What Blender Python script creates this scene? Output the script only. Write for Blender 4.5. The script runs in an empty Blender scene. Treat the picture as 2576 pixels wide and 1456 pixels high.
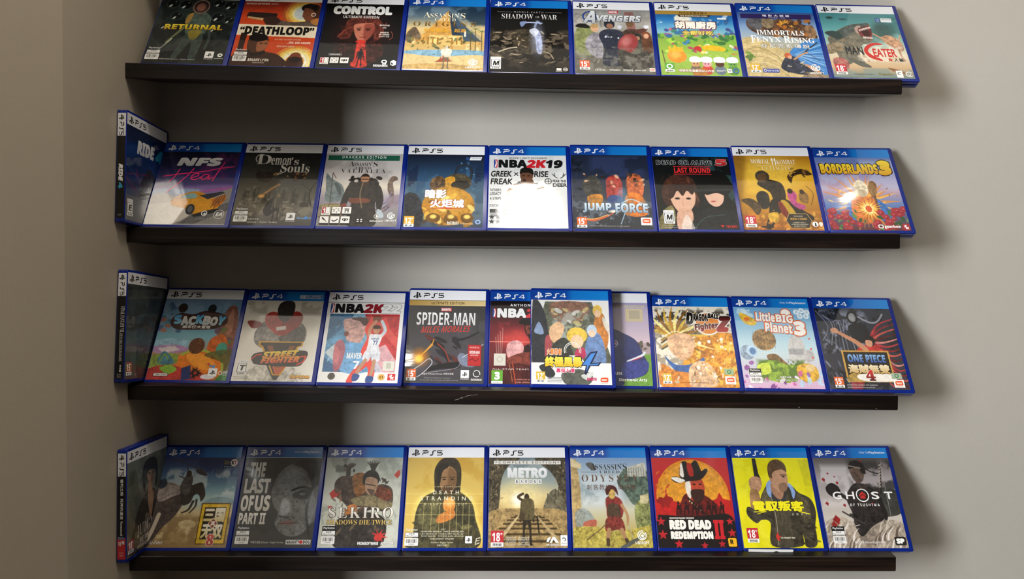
import bpy, bmesh, math, random
import numpy as np
from mathutils import Matrix, Vector

SC = bpy.context.scene
COL = SC.collection
ZO = 1.40                      # height of the camera above the floor; z below is measured from it

# ------------------------------------------------------------------ camera
FPX = 1840.8
cam = bpy.data.cameras.new('camera')
cam.sensor_width = 36.0
cam.lens = FPX / 2576 * 36.0
cam.clip_start = 0.01
camo = bpy.data.objects.new('camera', cam)
COL.objects.link(camo)
yaw, pitch, roll = 0.0036, -0.0200, 0.0021
fwd = Vector((math.sin(yaw) * math.cos(pitch), math.cos(yaw) * math.cos(pitch), math.sin(pitch)))
rgt = Vector((math.cos(yaw), -math.sin(yaw), 0))
upv = rgt.cross(fwd)
r2 = math.cos(roll) * rgt + math.sin(roll) * upv
u2 = -math.sin(roll) * rgt + math.cos(roll) * upv
m = Matrix((r2, u2, -fwd)).transposed().to_4x4()
camo.matrix_world = Matrix.Translation((0.5896, -1.2425, ZO)) @ m
SC.camera = camo

# ------------------------------------------------------------------ world, lights, exposure
SC.view_settings.view_transform = 'Standard'
SC.view_settings.look = 'None'
SC.view_settings.exposure = 0.0
SC.view_settings.gamma = 1.0
SC.view_settings.use_curve_mapping = False
w = bpy.data.worlds.new('world')
SC.world = w
w.use_nodes = True
bg = w.node_tree.nodes['Background']
bg.inputs[0].default_value = (0.9, 0.93, 1.0, 1)
bg.inputs[1].default_value = 0.006


def light(name, kind, loc, energy, color, look=None, **kw):
    d = bpy.data.lights.new(name, kind)
    d.energy = energy
    d.color = color
    for k, v in kw.items():
        setattr(d, k, v)
    o = bpy.data.objects.new(name, d)
    COL.objects.link(o)
    o.location = loc
    if look is not None:
        o.rotation_euler = (Vector(look) - Vector(loc)).to_track_quat('-Z', 'Y').to_euler()
    return o


# daylight from a big window far off to the left, behind the photographer
light('window_daylight', 'AREA', (-3.42, -3.5, ZO + 0.42), 98, (0.95, 0.975, 1.0), (0.9, 0, ZO + 0.0),
      shape='RECTANGLE', size=1.1, size_y=2.0, spread=math.radians(95))
# warm ceiling lamps in front of the shelves: x, y, radius, power
LAMPS = [(0.675, -0.765, 0.118, 8.2), (1.83, -0.69, 0.018, 1.6), (0.12, -1.75, 0.016, 1.2)]
for lx, ly, lr, lp in LAMPS:
    light('ceiling_lamp_light', 'AREA', (lx, ly, ZO + 1.482), lp, (1.0, 0.90, 0.77), (lx, ly, 0),
          shape='DISK', size=2 * lr)


# two added uplighters behind the camera, put in to brighten the ceiling
UPLIGHTS = [(-0.30, -1.27, 0.80, 11.0), (1.50, -1.27, 0.80, 11.0)]
for lx, ly, lz, lp in UPLIGHTS:
    light('added_uplighter_light', 'AREA', (lx, ly, ZO + lz), lp, (1.0, 0.93, 0.82), (lx, ly, ZO + 9),
          shape='DISK', size=0.20)


# ------------------------------------------------------------------ small helpers
def lin(c):
    c = np.asarray(c, float)
    return np.where(c <= 0.04045, c / 12.92, ((c + 0.055) / 1.055) ** 2.4)


def hx(h):
    return np.array([int(h[i:i + 2], 16) / 255 for i in (0, 2, 4)])


def hl(h):
    return tuple(float(v) for v in lin(hx(h)))


def link(name, me, parent=None):
    o = bpy.data.objects.new(name, me)
    COL.objects.link(o)
    if parent is not None:
        o.parent = parent
    return o


def tag(o, label=None, cat=None, group=None, kind=None):
    for k, v in (('label', label), ('category', cat), ('group', group), ('kind', kind)):
        if v:
            o[k] = v
    return o


def mat(name):
    mt = bpy.data.materials.new(name)
    mt.use_nodes = True
    nt = mt.node_tree
    return mt, nt, nt.nodes['Principled BSDF']


def nd(nt, kind, **kw):
    n = nt.nodes.new(kind)
    for k, v in kw.items():
        if k.startswith('i_'):
            n.inputs[k[2:].replace('_', ' ')].default_value = v
        else:
            setattr(n, k, v)
    return n


# ------------------------------------------------------------------ materials
def wall_material(name, col, scale=1.0):
    mt, nt, b = mat(name)
    tc = nd(nt, 'ShaderNodeTexCoord')
    n1 = nd(nt, 'ShaderNodeTexNoise')
    n1.inputs['Scale'].default_value = 3.0
    n1.inputs['Detail'].default_value = 6
    n2 = nd(nt, 'ShaderNodeTexNoise')
    n2.inputs['Scale'].default_value = 420
    n2.inputs['Detail'].default_value = 3
    mx = nd(nt, 'ShaderNodeMix', data_type='RGBA')
    c = hl(col)
    mx.inputs[6].default_value = tuple(v * 0.94 for v in c) + (1,)
    mx.inputs[7].default_value = tuple(v * 1.05 for v in c) + (1,)
    bp = nd(nt, 'ShaderNodeBump')
    bp.inputs['Strength'].default_value = 0.12
    bp.inputs['Distance'].default_value = 0.002
    L = nt.links.new
    L(tc.outputs['Object'], n1.inputs['Vector'])
    L(tc.outputs['Object'], n2.inputs['Vector'])
    L(n1.outputs['Fac'], mx.inputs[0])
    L(mx.outputs[2], b.inputs['Base Color'])
    L(n2.outputs['Fac'], bp.inputs['Height'])
    L(bp.outputs['Normal'], b.inputs['Normal'])
    b.inputs['Roughness'].default_value = 0.62
    b.inputs['Specular IOR Level'].default_value = 0.3
    return mt


def wood_material():
    mt, nt, b = mat('dark_stained_wood')
    L = nt.links.new
    tc = nd(nt, 'ShaderNodeTexCoord')
    oi = nd(nt, 'ShaderNodeObjectInfo')
    mp = nd(nt, 'ShaderNodeMapping')
    mp.inputs['Scale'].default_value = (1.2, 30, 34)
    ad = nd(nt, 'ShaderNodeVectorMath', operation='ADD')
    sc = nd(nt, 'ShaderNodeVectorMath', operation='SCALE')
    cb = nd(nt, 'ShaderNodeCombineXYZ')
    L(oi.outputs['Random'], cb.inputs[0])
    L(cb.outputs[0], sc.inputs[0])
    sc.inputs['Scale'].default_value = 37.0
    L(tc.outputs['Object'], ad.inputs[0])
    L(sc.outputs[0], ad.inputs[1])
    L(ad.outputs[0], mp.inputs['Vector'])
    n = nd(nt, 'ShaderNodeTexNoise')
    n.inputs['Scale'].default_value = 2.6
    n.inputs['Detail'].default_value = 7
    n.inputs['Distortion'].default_value = 0.9
    L(mp.outputs[0], n.inputs['Vector'])
    r = nd(nt, 'ShaderNodeValToRGB')
    r.color_ramp.elements[0].position = 0.38
    r.color_ramp.elements[0].color = hl('0c0807') + (1,)
    r.color_ramp.elements[1].position = 0.74
    r.color_ramp.elements[1].color = hl('2e2019') + (1,)
    e = r.color_ramp.elements.new(0.55)
    e.color = hl('150e0b') + (1,)
    L(n.outputs['Fac'], r.inputs[0])
    L(r.outputs[0], b.inputs['Base Color'])
    # a few pale scuffs
    n3 = nd(nt, 'ShaderNodeTexNoise')
    n3.inputs['Scale'].default_value = 9
    n3.inputs['Detail'].default_value = 9
    L(ad.outputs[0], n3.inputs['Vector'])
    bp = nd(nt, 'ShaderNodeBump')
    bp.inputs['Strength'].default_value = 0.25
    bp.inputs['Distance'].default_value = 0.001
    L(n.outputs['Fac'], bp.inputs['Height'])
    L(bp.outputs['Normal'], b.inputs['Normal'])
    b.inputs['Roughness'].default_value = 0.36
    b.inputs['Specular IOR Level'].default_value = 0.45
    return mt


def plastic_material():
    mt, nt, b = mat('blue_case_plastic')
    b.inputs['Base Color'].default_value = hl('0b2684') + (1,)
    b.inputs['Roughness'].default_value = 0.24
    b.inputs['Specular IOR Level'].default_value = 0.5
    b.inputs['Subsurface Weight'].default_value = 0.0
    return mt


def print_material():
    """colour print behind a clear, slightly wavy plastic film"""
    mt, nt, b = mat('printed_paper_under_film')
    L = nt.links.new
    at = nd(nt, 'ShaderNodeVertexColor')
    at.layer_name = 'Col'
    L(at.outputs['Color'], b.inputs['Base Color'])
    tc = nd(nt, 'ShaderNodeTexCoord')
    ge = nd(nt, 'ShaderNodeNewGeometry')
    mp = nd(nt, 'ShaderNodeMapping')
    mp.inputs['Scale'].default_value = (9, 4, 22)
    n = nd(nt, 'ShaderNodeTexNoise')
    n.inputs['Scale'].default_value = 1.0
    n.inputs['Detail'].default_value = 3
    n.inputs['Roughness'].default_value = 0.45
    n.inputs['Distortion'].default_value = 0.6
    L(ge.outputs['Position'], mp.inputs['Vector'])
    L(mp.outputs[0], n.inputs['Vector'])
    bp = nd(nt, 'ShaderNodeBump')
    bp.inputs['Strength'].default_value = 0.35
    bp.inputs['Distance'].default_value = 0.0008
    L(n.outputs['Fac'], bp.inputs['Height'])
    L(bp.outputs['Normal'], b.inputs['Coat Normal'])
    b.inputs['Roughness'].default_value = 0.6
    b.inputs['Specular IOR Level'].default_value = 0.1
    b.inputs['Coat Weight'].default_value = 1.0
    b.inputs['Coat Roughness'].default_value = 0.05
    b.inputs['Coat IOR'].default_value = 1.5
    return mt


M_WALL = wall_material('grey_wall_paint', 'c0bbb2')
M_WALL2 = wall_material('taupe_wall_paint', 'b3a896')
M_CEIL = wall_material('white_ceiling_paint', 'f1efe9')
M_FLOOR = wall_material('dark_floor', '3f342b')
M_WALL3 = wall_material('dim_room_wall', '504a43')
M_WOOD = wood_material()
M_BLUE = plastic_material()
M_PRINT = print_material()
M_LAMP, _nt, _b = mat('lamp_metal')
_b.inputs['Base Color'].default_value = (0.8, 0.8, 0.78, 1)
_b.inputs['Roughness'].default_value = 0.4


# ------------------------------------------------------------------ room
def prism(name, foot, z0, z1, material):
    """a solid standing on a plan outline (counter-clockwise)"""
    bm = bmesh.new()
    lo = [bm.verts.new((x, y, z0)) for x, y in foot]
    hi = [bm.verts.new((x, y, z1)) for x, y in foot]
    n = len(foot)
    for i in range(n):
        j = (i + 1) % n
        bm.faces.new((lo[i], lo[j], hi[j], hi[i]))
    bm.faces.new(hi)
    bm.faces.new(lo[::-1])
    bmesh.ops.recalc_face_normals(bm, faces=bm.faces)
    me = bpy.data.meshes.new(name)
    bm.to_mesh(me)
    bm.free()
    me.materials.append(material)
    o = link(name, me)
    o['kind'] = 'structure'
    return o


HC = 1.50                       # ceiling above the camera
CT = ZO + HC
prism('wall_back', [(0, 0), (3.0, 0), (3.0, 0.12), (0, 0.12)], 0, CT, M_WALL)
prism('wall_left', [(0, 0.12), (-0.6, 0.12), (-4.4, 0.12), (-4.4, -0.425), (-0.062, -0.425), (0, -0.2697)], 0, CT, M_WALL2)
prism('wall_right', [(3.0, 0.12), (3.0, -4.6), (3.12, -4.6), (3.12, 0.12)], 0, CT, M_WALL3)
prism('wall_front', [(-4.4, -4.6), (-4.4, -4.72), (3.12, -4.72), (3.12, -4.6)], 0, CT, M_WALL3)
prism('floor', [(-4.4, -4.72), (3.12, -4.72), (3.12, 0.12), (-4.4, 0.12)], -0.1, 0, M_FLOOR)
prism('ceiling', [(-4.4, -4.72), (3.12, -4.72), (3.12, 0.12), (-4.4, 0.12)], CT, CT + 0.1, M_CEIL)

# ceiling lamp housings (a shallow metal ring round each lamp)
LAMP_LABELS = ['large round white ceiling lamp in front of the middle of the shelves',
               'small round white ceiling lamp beyond the right end of the shelves',
               'small round white ceiling lamp far in front of the left end of the shelves']
for (lx, ly, lr, lp), lab in zip(LAMPS, LAMP_LABELS):
    bm = bmesh.new()
    prof = [(lr + 0.004, 0.0), (lr + 0.004, -0.018), (lr + 0.020, -0.022), (lr + 0.030, -0.012), (lr + 0.030, 0.0)]
    NS = 40
    rings = [[bm.verts.new((q * math.cos(2 * math.pi * k / NS), q * math.sin(2 * math.pi * k / NS), z)) for k in range(NS)] for q, z in prof]
    for a in range(len(prof) - 1):
        for k in range(NS):
            bm.faces.new((rings[a][k], rings[a][(k + 1) % NS], rings[a + 1][(k + 1) % NS], rings[a + 1][k]))
    bmesh.ops.recalc_face_normals(bm, faces=bm.faces)
    me = bpy.data.meshes.new('ceiling_lamp')
    bm.to_mesh(me)
    bm.free()
    me.materials.append(M_LAMP)
    o = link('ceiling_lamp', me)
    o.location = (lx, ly, CT)
    tag(o, lab, 'lamp')

# bodies of the added, unseen uplighters: foot, pole and bowl
def lathe(name, prof, parent):
    bm = bmesh.new()
    NS = 32
    rings = [[bm.verts.new((q * math.cos(2 * math.pi * k / NS), q * math.sin(2 * math.pi * k / NS), z)) for k in range(NS)] for q, z in prof]
    for a in range(len(prof) - 1):
        for k in range(NS):
            bm.faces.new((rings[a][k], rings[a][(k + 1) % NS], rings[a + 1][(k + 1) % NS], rings[a + 1][k]))
    bmesh.ops.recalc_face_normals(bm, faces=bm.faces)
    me = bpy.data.meshes.new(name)
    bm.to_mesh(me)
    bm.free()
    me.materials.append(M_LAMP)
    return link(name, me, parent)


for (lx, ly, lz, lp), side in zip(UPLIGHTS, ('left', 'right')):
    e = bpy.data.objects.new('added_uplighter', None)
    COL.objects.link(e)
    e.location = (lx, ly, 0)
    tag(e, 'added slim white uplighter, out of view, facing the %s half of the shelves' % side, 'floor lamp')
    zt = ZO + lz
    lathe('foot', [(0.0005, 0.0), (0.14, 0.0), (0.14, 0.015), (0.02, 0.03), (0.0005, 0.03)], e)
    lathe('pole', [(0.011, 0.03), (0.011, zt - 0.09)], e)
    lathe('bowl', [(0.012, zt - 0.09), (0.07, zt - 0.07), (0.13, zt - 0.01), (0.145, zt + 0.03), (0.138, zt + 0.03), (0.12, zt - 0.005), (0.06, zt - 0.05), (0.0005, zt - 0.06)], e)

# ------------------------------------------------------------------ shelves
SZ = [0.3122, 0.0683, -0.1789, -0.4378]      # height of the front top edge at x = .65
SS = [-0.0181, -0.0061, -0.0123, 0.0002]     # tilt along the wall
SG = [0.0030, 0.0012, 0.0005, 0.0]           # sag at mid span
SD, SL, ST = 0.1128, 1.1936, 0.0234          # depth, length, thickness


def shelf_z(r, x):
    return SZ[r] + SS[r] * (x - 0.65) - SG[r] * max(0.0, 1 - ((x - 0.6) / 0.6) ** 2)


def make_shelf(zf, prof, label, group='dark wood wall shelves'):
    bm = bmesh.new()
    NX = 16
    rows = []
    for i in range(NX + 1):
        x = 0.0005 + (SL - 0.0005) * i / NX
        rows.append([bm.verts.new((x, y, ZO + zf(x) + z)) for y, z in prof])
    n = len(prof)
    for i in range(NX):
        for k in range(n):
            k2 = (k + 1) % n
            bm.faces.new((rows[i][k], rows[i][k2], rows[i + 1][k2], rows[i + 1][k]))
    bm.faces.new(rows[0][::-1])
    bm.faces.new(rows[-1])
    bmesh.ops.recalc_face_normals(bm, faces=bm.faces)
    ed = [e for e in bm.edges if abs(e.verts[0].co.x - e.verts[1].co.x) < 1e-6 and e.verts[0].co.x > SL - 1e-4]
    bmesh.ops.bevel(bm, geom=ed, offset=0.0012, segments=2, affect='EDGES')
    me = bpy.data.meshes.new('wall_shelf')
    bm.to_mesh(me)
    bm.free()
    me.materials.append(M_WOOD)
    o = link('wall_shelf', me)
    tag(o, label, 'shelf', group)
    return o


t9 = math.tan(math.radians(9))
def lip(back):
    c = 0.0011
    return [(-SD + c, -ST), (-SD, -ST + c), (-SD, -c), (-SD + c, 0), (-0.0962, (SD - 0.0962) * t9 * 0.9),
            (-0.0955, (SD - 0.0962) * t9 * 0.9 - 0.0008)] + back


flat = [(-0.0955, -0.0064), (-0.0008, -0.0064), (-0.0008, -ST)]
wedge = [(-0.0955, -0.0064), (-0.060, -0.0064), (-0.0008, 0.0015), (-0.0008, -ST + 0.0220)]
SHELF_LABELS = ['dark brown wooden shelf, topmost one in the photo, under the shark case',
                'dark brown wooden shelf, second from the top',
                'dark brown wooden shelf, third from the top, with a pale scratch on its front',
                'dark brown wooden shelf, lowest one, at the bottom edge of the photo']
for r in range(4):
    make_shelf(lambda x, r=r: shelf_z(r, x), lip(wedge if r == 0 else flat), SHELF_LABELS[r])
# one more shelf of the same run hangs just above the picture; its underside mirrors in the top cases
make_shelf(lambda x: 0.560 - 0.019 * (x - 0.65), lip(flat), 'dark brown wooden shelf above the top row of cases, just out of the picture')
# ------------------------------------------------------------------ print shop: covers are painted into dense coloured meshes
UH = 126.0                      # a cover sheet is 100 units wide and 126 tall
NX, NY, SSM = 184, 232, 2
PW, PH = NX * SSM, NY * SSM
PX = PW / 100.0
gy, gx = np.mgrid[0:PH, 0:PW]
GX = (gx + 0.5) / PX
GY = (gy + 0.5) / PH * UH


def value_noise(cell, rng, h=PH, w=PW):
    gh, gw = int(h / cell) + 2, int(w / cell) + 2
    g = rng.random((gh, gw))
    y = np.arange(h) / cell
    x = np.arange(w) / cell
    y0 = y.astype(int)
    x0 = x.astype(int)
    fy = y - y0
    fx = x - x0
    fy = (fy * fy * (3 - 2 * fy))[:, None]
    fx = (fx * fx * (3 - 2 * fx))[None, :]
    a = g[np.ix_(y0, x0)] * (1 - fx) + g[np.ix_(y0, x0 + 1)] * fx
    b = g[np.ix_(y0 + 1, x0)] * (1 - fx) + g[np.ix_(y0 + 1, x0 + 1)] * fx
    return a * (1 - fy) + b * fy


def fractal(cell, seed, octs=4):
    rng = np.random.default_rng(seed)
    s = 0
    tot = 0
    a = 1.0
    for k in range(octs):
        if cell < 1.5:
            break
        s = s + a * value_noise(cell, rng)
        tot += a
        a *= 0.6
        cell /= 2
    s = s / tot
    return np.clip((s - 0.5) * 1.6 + 0.5, 0, 1)


_a, _b2 = fractal(9 * PX / 3.2, 5, 3), fractal(22 * PX / 3.2, 9, 5)
_r1 = 1 - np.abs(2 * fractal(15 * PX / 3.2, 21, 4) - 1)
_r2 = 1 - np.abs(2 * fractal(30 * PX / 3.2, 33, 5) - 1)
# brush texture: broad tone, fine grain, and the crisp creases of folded ridges
TEX = 0.55 * (_b2 - .5) + 0.45 * (_a - .5) + 0.55 * (_r1 ** 3 - .35) - 0.75 * (_r2 ** 5 - .25)


def smooth_pts(p, closed=True, k=6):
    p = np.array(p, float)
    n = len(p)
    out = []
    for i in range(n if closed else n - 1):
        if closed:
            p0, p1, p2, p3 = p[(i - 1) % n], p[i], p[(i + 1) % n], p[(i + 2) % n]
        else:
            p0, p1, p2, p3 = p[max(i - 1, 0)], p[i], p[i + 1], p[min(i + 2, n - 1)]
        for j in range(k):
            t = j / k
            out.append(0.5 * ((2 * p1) + (-p0 + p2) * t + (2 * p0 - 5 * p1 + 4 * p2 - p3) * t * t + (-p0 + 3 * p1 - 3 * p2 + p3) * t ** 3))
    if not closed:
        out.append(p[-1])
    return np.array(out)


def boxblur(a, r):
    r = int(max(1, r))
    for ax in (0, 1):
        for _ in range(2):
            pad = [(0, 0), (0, 0)]
            pad[ax] = (r + 1, r)
            c = np.cumsum(np.pad(a, pad, mode='edge'), axis=ax)
            n = a.shape[ax]
            if ax == 0:
                a = (c[2 * r + 1:2 * r + 1 + n] - c[0:n]) / (2 * r + 1)
            else:
                a = (c[:, 2 * r + 1:2 * r + 1 + n] - c[:, 0:n]) / (2 * r + 1)
    return a


class Part:
    """a print layer: coloured flat polygons on the case front"""
    def __init__(self):
        self.v, self.f, self.c = [], [], []

    def add(self, pts, faces, col):
        b = len(self.v)
        self.v += [tuple(p) for p in pts]
        self.f += [tuple(i + b for i in f) for f in faces]
        self.c += list(col)


# ---- lettering
_tc = bpy.data.curves.new('lettering_tmp', 'FONT')
_tc.resolution_u = 3
_to = bpy.data.objects.new('lettering_tmp', _tc)
COL.objects.link(_to)
_cache = {}
FU = {'b': (0x1D5D4, 0x1D5EE, 0x1D7EC), 'i': (0x1D63C, 0x1D656, 0x1D7EC), 'f': (0x1D400, 0x1D41A, 0x1D7CE),
      'F': (0x1D468, 0x1D482, 0x1D7CE), 'S': (0x1D4D0, 0x1D4EA, 0x1D7CE)}


def glyphs(s, f, off, sp):
    key = (s, f, off, sp)
    if key in _cache:
        return _cache[key]
    if f in FU:
        U = FU[f]
        o = ''
        for ch in s:
            if 'A' <= ch <= 'Z':
                o += chr(U[0] + ord(ch) - 65)
            elif 'a' <= ch <= 'z':
                o += chr(U[1] + ord(ch) - 97)
            elif '0' <= ch <= '9':
                o += chr(U[2] + ord(ch) - 48)
            else:
                o += ch
    else:
        o = s
    _tc.body = o
    _tc.offset = max(min(off, 0), -0.010)
    _tc.space_character = sp
    bpy.context.view_layer.update()
    dg = bpy.context.evaluated_depsgraph_get()
    oe = _to.evaluated_get(dg)
    me = oe.to_mesh()
    n = len(me.vertices)
    co = np.zeros(n * 3, np.float32)
    me.vertices.foreach_get('co', co)
    co = co.reshape(-1, 3)[:, :2].astype(float)
    fs = [tuple(p.vertices) for p in me.polygons]
    oe.to_mesh_clear()
    if off > 0:                 # bolder: the same glyphs stamped round a small circle
        k = 6 if n < 1200 else 4
        cs, ff = [], []
        for j in range(k):
            a = 2 * math.pi * (j + .5) / k
            ff += [tuple(i + len(cs) * n for i in t) for t in fs]
            cs.append(co + np.array([math.cos(a), math.sin(a)]) * off)
        co, fs = np.vstack(cs), ff
        zo = np.repeat(np.arange(k), n) * -0.000004
    else:
        zo = np.zeros(n)
    _cache[key] = (co, fs, zo)
    return _cache[key]


# console mark and lettering, drawn as strokes (unit box, y up)
PSM = [[(.40, 1), (.40, .06), (.575, 0), (.575, .79), (.61, .84), (.67, .81), (.68, .60), (.62, .52), (.62, .46), (.78, .45), (.88, .56), (.88, .74), (.80, .87), (.62, .95)],
       [(.365, .45), (.12, .37), (.0, .25), (.05, .14), (.20, .10), (.365, .15), (.365, .255), (.24, .215), (.19, .245), (.24, .29), (.365, .335)],
       [(.61, .37), (.82, .43), (1.02, .39), (1.06, .30), (.98, .21), (.61, .08), (.61, .175), (.83, .25), (.85, .295), (.79, .31), (.61, .26)]]


def arc(cx, cy, r, a0, a1, n=6, ry=None):
    ry = ry or r
    return [(cx + r * math.cos(math.radians(a0 + (a1 - a0) * k / n)), cy + ry * math.sin(math.radians(a0 + (a1 - a0) * k / n))) for k in range(n + 1)]


GL = {'P': [[(0.0, 1), (.62, 1)] + arc(.62, .75, .24, 90, -90, 8, .25) + [(.20, .5)] + arc(.20, .36, .14, 90, 180, 4) + [(.06, 0)]],
      'S': [[(.0, 0), (.32, 0)] + arc(.32, .16, .14, -90, 0, 4, .16) + [(.46, .84)] + arc(.60, .84, .14, 180, 90, 4, .16) + [(.98, 1)]],
      '4': [[(.98, .30), (.0, .30), (.66, 1), (.74, 1), (.74, 0)]],
      '5': [[(.92, 1), (.10, 1), (.10, .55), (.66, .55)] + arc(.66, .275, .26, 90, -90, 8, .275) + [(.02, 0)]]}


class Cover:
    def __init__(self, kind, base='808080', seed=1):
        self.kind = kind
        self.im = np.zeros((PH, PW, 3)) + hx(base)
        self.parts = {}
        self.lay = 0
        self.seed = seed
        self.rng = np.random.default_rng(seed)

    # ---------- painter (percent units, y down, header covers 0..14)
    def _blend(self, y0, y1, x0, x1, msk, c, al, tx):
        if isinstance(c, str):
            c = hx(c)
        a = (msk * al)[..., None]
        col = np.broadcast_to(c, msk.shape + (3,))
        if tx:
            col = np.clip(col * (1 + 0.95 * tx * TEX[y0:y1, x0:x1, None]), 0, 1)
        self.im[y0:y1, x0:x1] = self.im[y0:y1, x0:x1] * (1 - a) + col * a

    def _box(self, x0, y0, x1, y1, pad=1.0):
        X0 = int(max(0, (x0 - pad) * PX))
        X1 = int(min(PW, (x1 + pad) * PX + 1))
        Y0 = int(max(0, (y0 - pad) * PH / UH))
        Y1 = int(min(PH, (y1 + pad) * PH / UH + 1))
        return X0, Y0, X1, Y1

    def g(self, *st, x=False, al=1, y0=0, y1=126):
        """gradient: (pos, colour) ..."""
        pos = [p for p, _ in st]
        cs = np.array([hx(c) for _, c in st])
        A, B = int(y0 / UH * PH), int(y1 / UH * PH)
        q = (GX if x else GY)[A:B]
        col = np.stack([np.interp(q, pos, cs[:, k]) for k in range(3)], -1)
        self.im[A:B] = self.im[A:B] * (1 - al) + col * al

    def P(self, pts, c, sm=0, al=1, so=0, tx=.12):
        p = np.array(pts, float).reshape(-1, 2)
        if sm:
            p = smooth_pts(p)
        pad = 1 + so * 2.5
        X0, Y0, X1, Y1 = self._box(p[:, 0].min(), p[:, 1].min(), p[:, 0].max(), p[:, 1].max(), pad)
        if X1 <= X0 or Y1 <= Y0:
            return
        x = GX[Y0:Y1, X0:X1]
        y = GY[Y0:Y1, X0:X1]
        ins = np.zeros(x.shape, bool)
        n = len(p)
        for i in range(n):
            ax, ay = p[i]
            bx, by = p[(i + 1) % n]
            if ay == by:
                continue
            cond = (ay > y) != (by > y)
            ins ^= cond & (x < (bx - ax) * (y - ay) / (by - ay) + ax)
        msk = ins.astype(float)
        if so:
            msk = boxblur(msk, so * PX)
        self._blend(Y0, Y1, X0, X1, msk, c, al, tx)

    def E(self, cx, cy, rx, ry, c, ro=0, al=1, so=0, tx=.12, ring=0):
        R = max(rx, ry) * (1 + so) + 1
        X0, Y0, X1, Y1 = self._box(cx - R, cy - R, cx + R, cy + R)
        if X1 <= X0 or Y1 <= Y0:
            return
        x = GX[Y0:Y1, X0:X1] - cx
        y = GY[Y0:Y1, X0:X1] - cy
        a = math.radians(ro)
        u = (x * math.cos(a) + y * math.sin(a)) / rx
        v = (-x * math.sin(a) + y * math.cos(a)) / ry
        d = np.sqrt(u * u + v * v)
        if ring:
            msk = np.clip((ring - np.abs(d - 1 + ring)) / ring * 2, 0, 1)
        elif so:
            msk = np.clip((1 + so - d) / (2 * so), 0, 1)
            msk = msk * msk * (3 - 2 * msk)
        else:
            msk = np.clip((1 - d) * min(rx, ry) * PX + 0.5, 0, 1)
        self._blend(Y0, Y1, X0, X1, msk, c, al, tx)

    def L(self, pts, wd, c, al=1, so=0, sm=1, w2=None, tx=.05):
        p = np.array(pts, float).reshape(-1, 2)
        if sm and len(p) > 2:
            p = smooth_pts(p, False, 5)
        W = max(wd, w2 or 0)
        X0, Y0, X1, Y1 = self._box(p[:, 0].min() - W, p[:, 1].min() - W, p[:, 0].max() + W, p[:, 1].max() + W, 1 + so)
        if X1 <= X0 or Y1 <= Y0:
            return
        x = GX[Y0:Y1, X0:X1]
        y = GY[Y0:Y1, X0:X1]
        best = np.full(x.shape, -9.0)
        n = len(p) - 1
        for i in range(n):
            a, b = p[i], p[i + 1]
            d = b - a
            l2 = d @ d + 1e-9
            t = np.clip(((x - a[0]) * d[0] + (y - a[1]) * d[1]) / l2, 0, 1)
            dist = np.hypot(x - a[0] - t * d[0], y - a[1] - t * d[1])
            ww = wd if w2 is None else wd + (w2 - wd) * (i + t) / n
            best = np.maximum(best, ww / 2 - dist)
        k = PX if not so else 1 / so
        self._blend(Y0, Y1, X0, X1, np.clip(best * k + 0.5, 0, 1), c, al, tx)

    def F(self, cell, c, am=1, box=(0, 0, 100, 126), th=.5, k=5, seed=None, sx=1):
        """cloudy patches"""
        self.seed += 1
        nz = fractal(cell * PX, self.seed if seed is None else seed)
        if sx != 1:
            idx = np.clip((np.arange(PH) * 1.0), 0, PH - 1).astype(int)
            jx = (np.arange(PW) / sx).astype(int) % PW
            nz = nz[np.ix_(idx, jx)]
        X0, Y0, X1, Y1 = self._box(*box, pad=0)
        x = GX[Y0:Y1, X0:X1]
        y = GY[Y0:Y1, X0:X1]
        e = np.minimum(np.minimum(x - box[0], box[2] - x) / (0.12 * (box[2] - box[0])), np.minimum(y - box[1], box[3] - y) / (0.12 * (box[3] - box[1])))
        e = np.clip(e, 0, 1)
        if box[0] <= 0 and box[2] >= 100:
            e = np.clip(np.minimum(y - box[1], box[3] - y) / (0.15 * (box[3] - box[1])), 0, 1)
        if box == (0, 0, 100, 126):
            e = 1.0
        msk = np.clip((nz[Y0:Y1, X0:X1] - th) * k + .5, 0, 1) * e
        self._blend(Y0, Y1, X0, X1, msk, c, am, 0)

    def D(self, n, box, r0, r1, cols, asp=1.0, ro=(0, 180), al=1, so=0):
        r = self.rng
        for _ in range(n):
            rr = r.uniform(r0, r1)
            self.E(r.uniform(box[0], box[2]), r.uniform(box[1], box[3]), rr, rr * asp, cols[r.integers(len(cols))], r.uniform(*ro), al, so, .1)

    def R(self, cx, cy, r0, r1, n, wd, c, al=1, jit=.3):
        r = self.rng
        for k in range(n):
            a = 2 * math.pi * (k + r.uniform(-jit, jit)) / n
            q = r1 * r.uniform(.7, 1.1)
            w_ = wd * r.uniform(.6, 1.3) / 2
            ca, sa = math.cos(a), math.sin(a)
            self.P([cx + r0 * ca - w_ * sa, cy + r0 * sa + w_ * ca, cx + q * ca, cy + q * sa, cx + r0 * ca + w_ * sa, cy + r0 * sa - w_ * ca], c, al=al, tx=.05)

    def star(self, cx, cy, r, c, al=1):
        p = []
        for k in range(10):
            q = r if k % 2 == 0 else r * .42
            a = math.radians(-90 + 36 * k)
            p += [cx + q * math.cos(a), cy + q * math.sin(a)]
        self.P(p, c, al=al)

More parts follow.
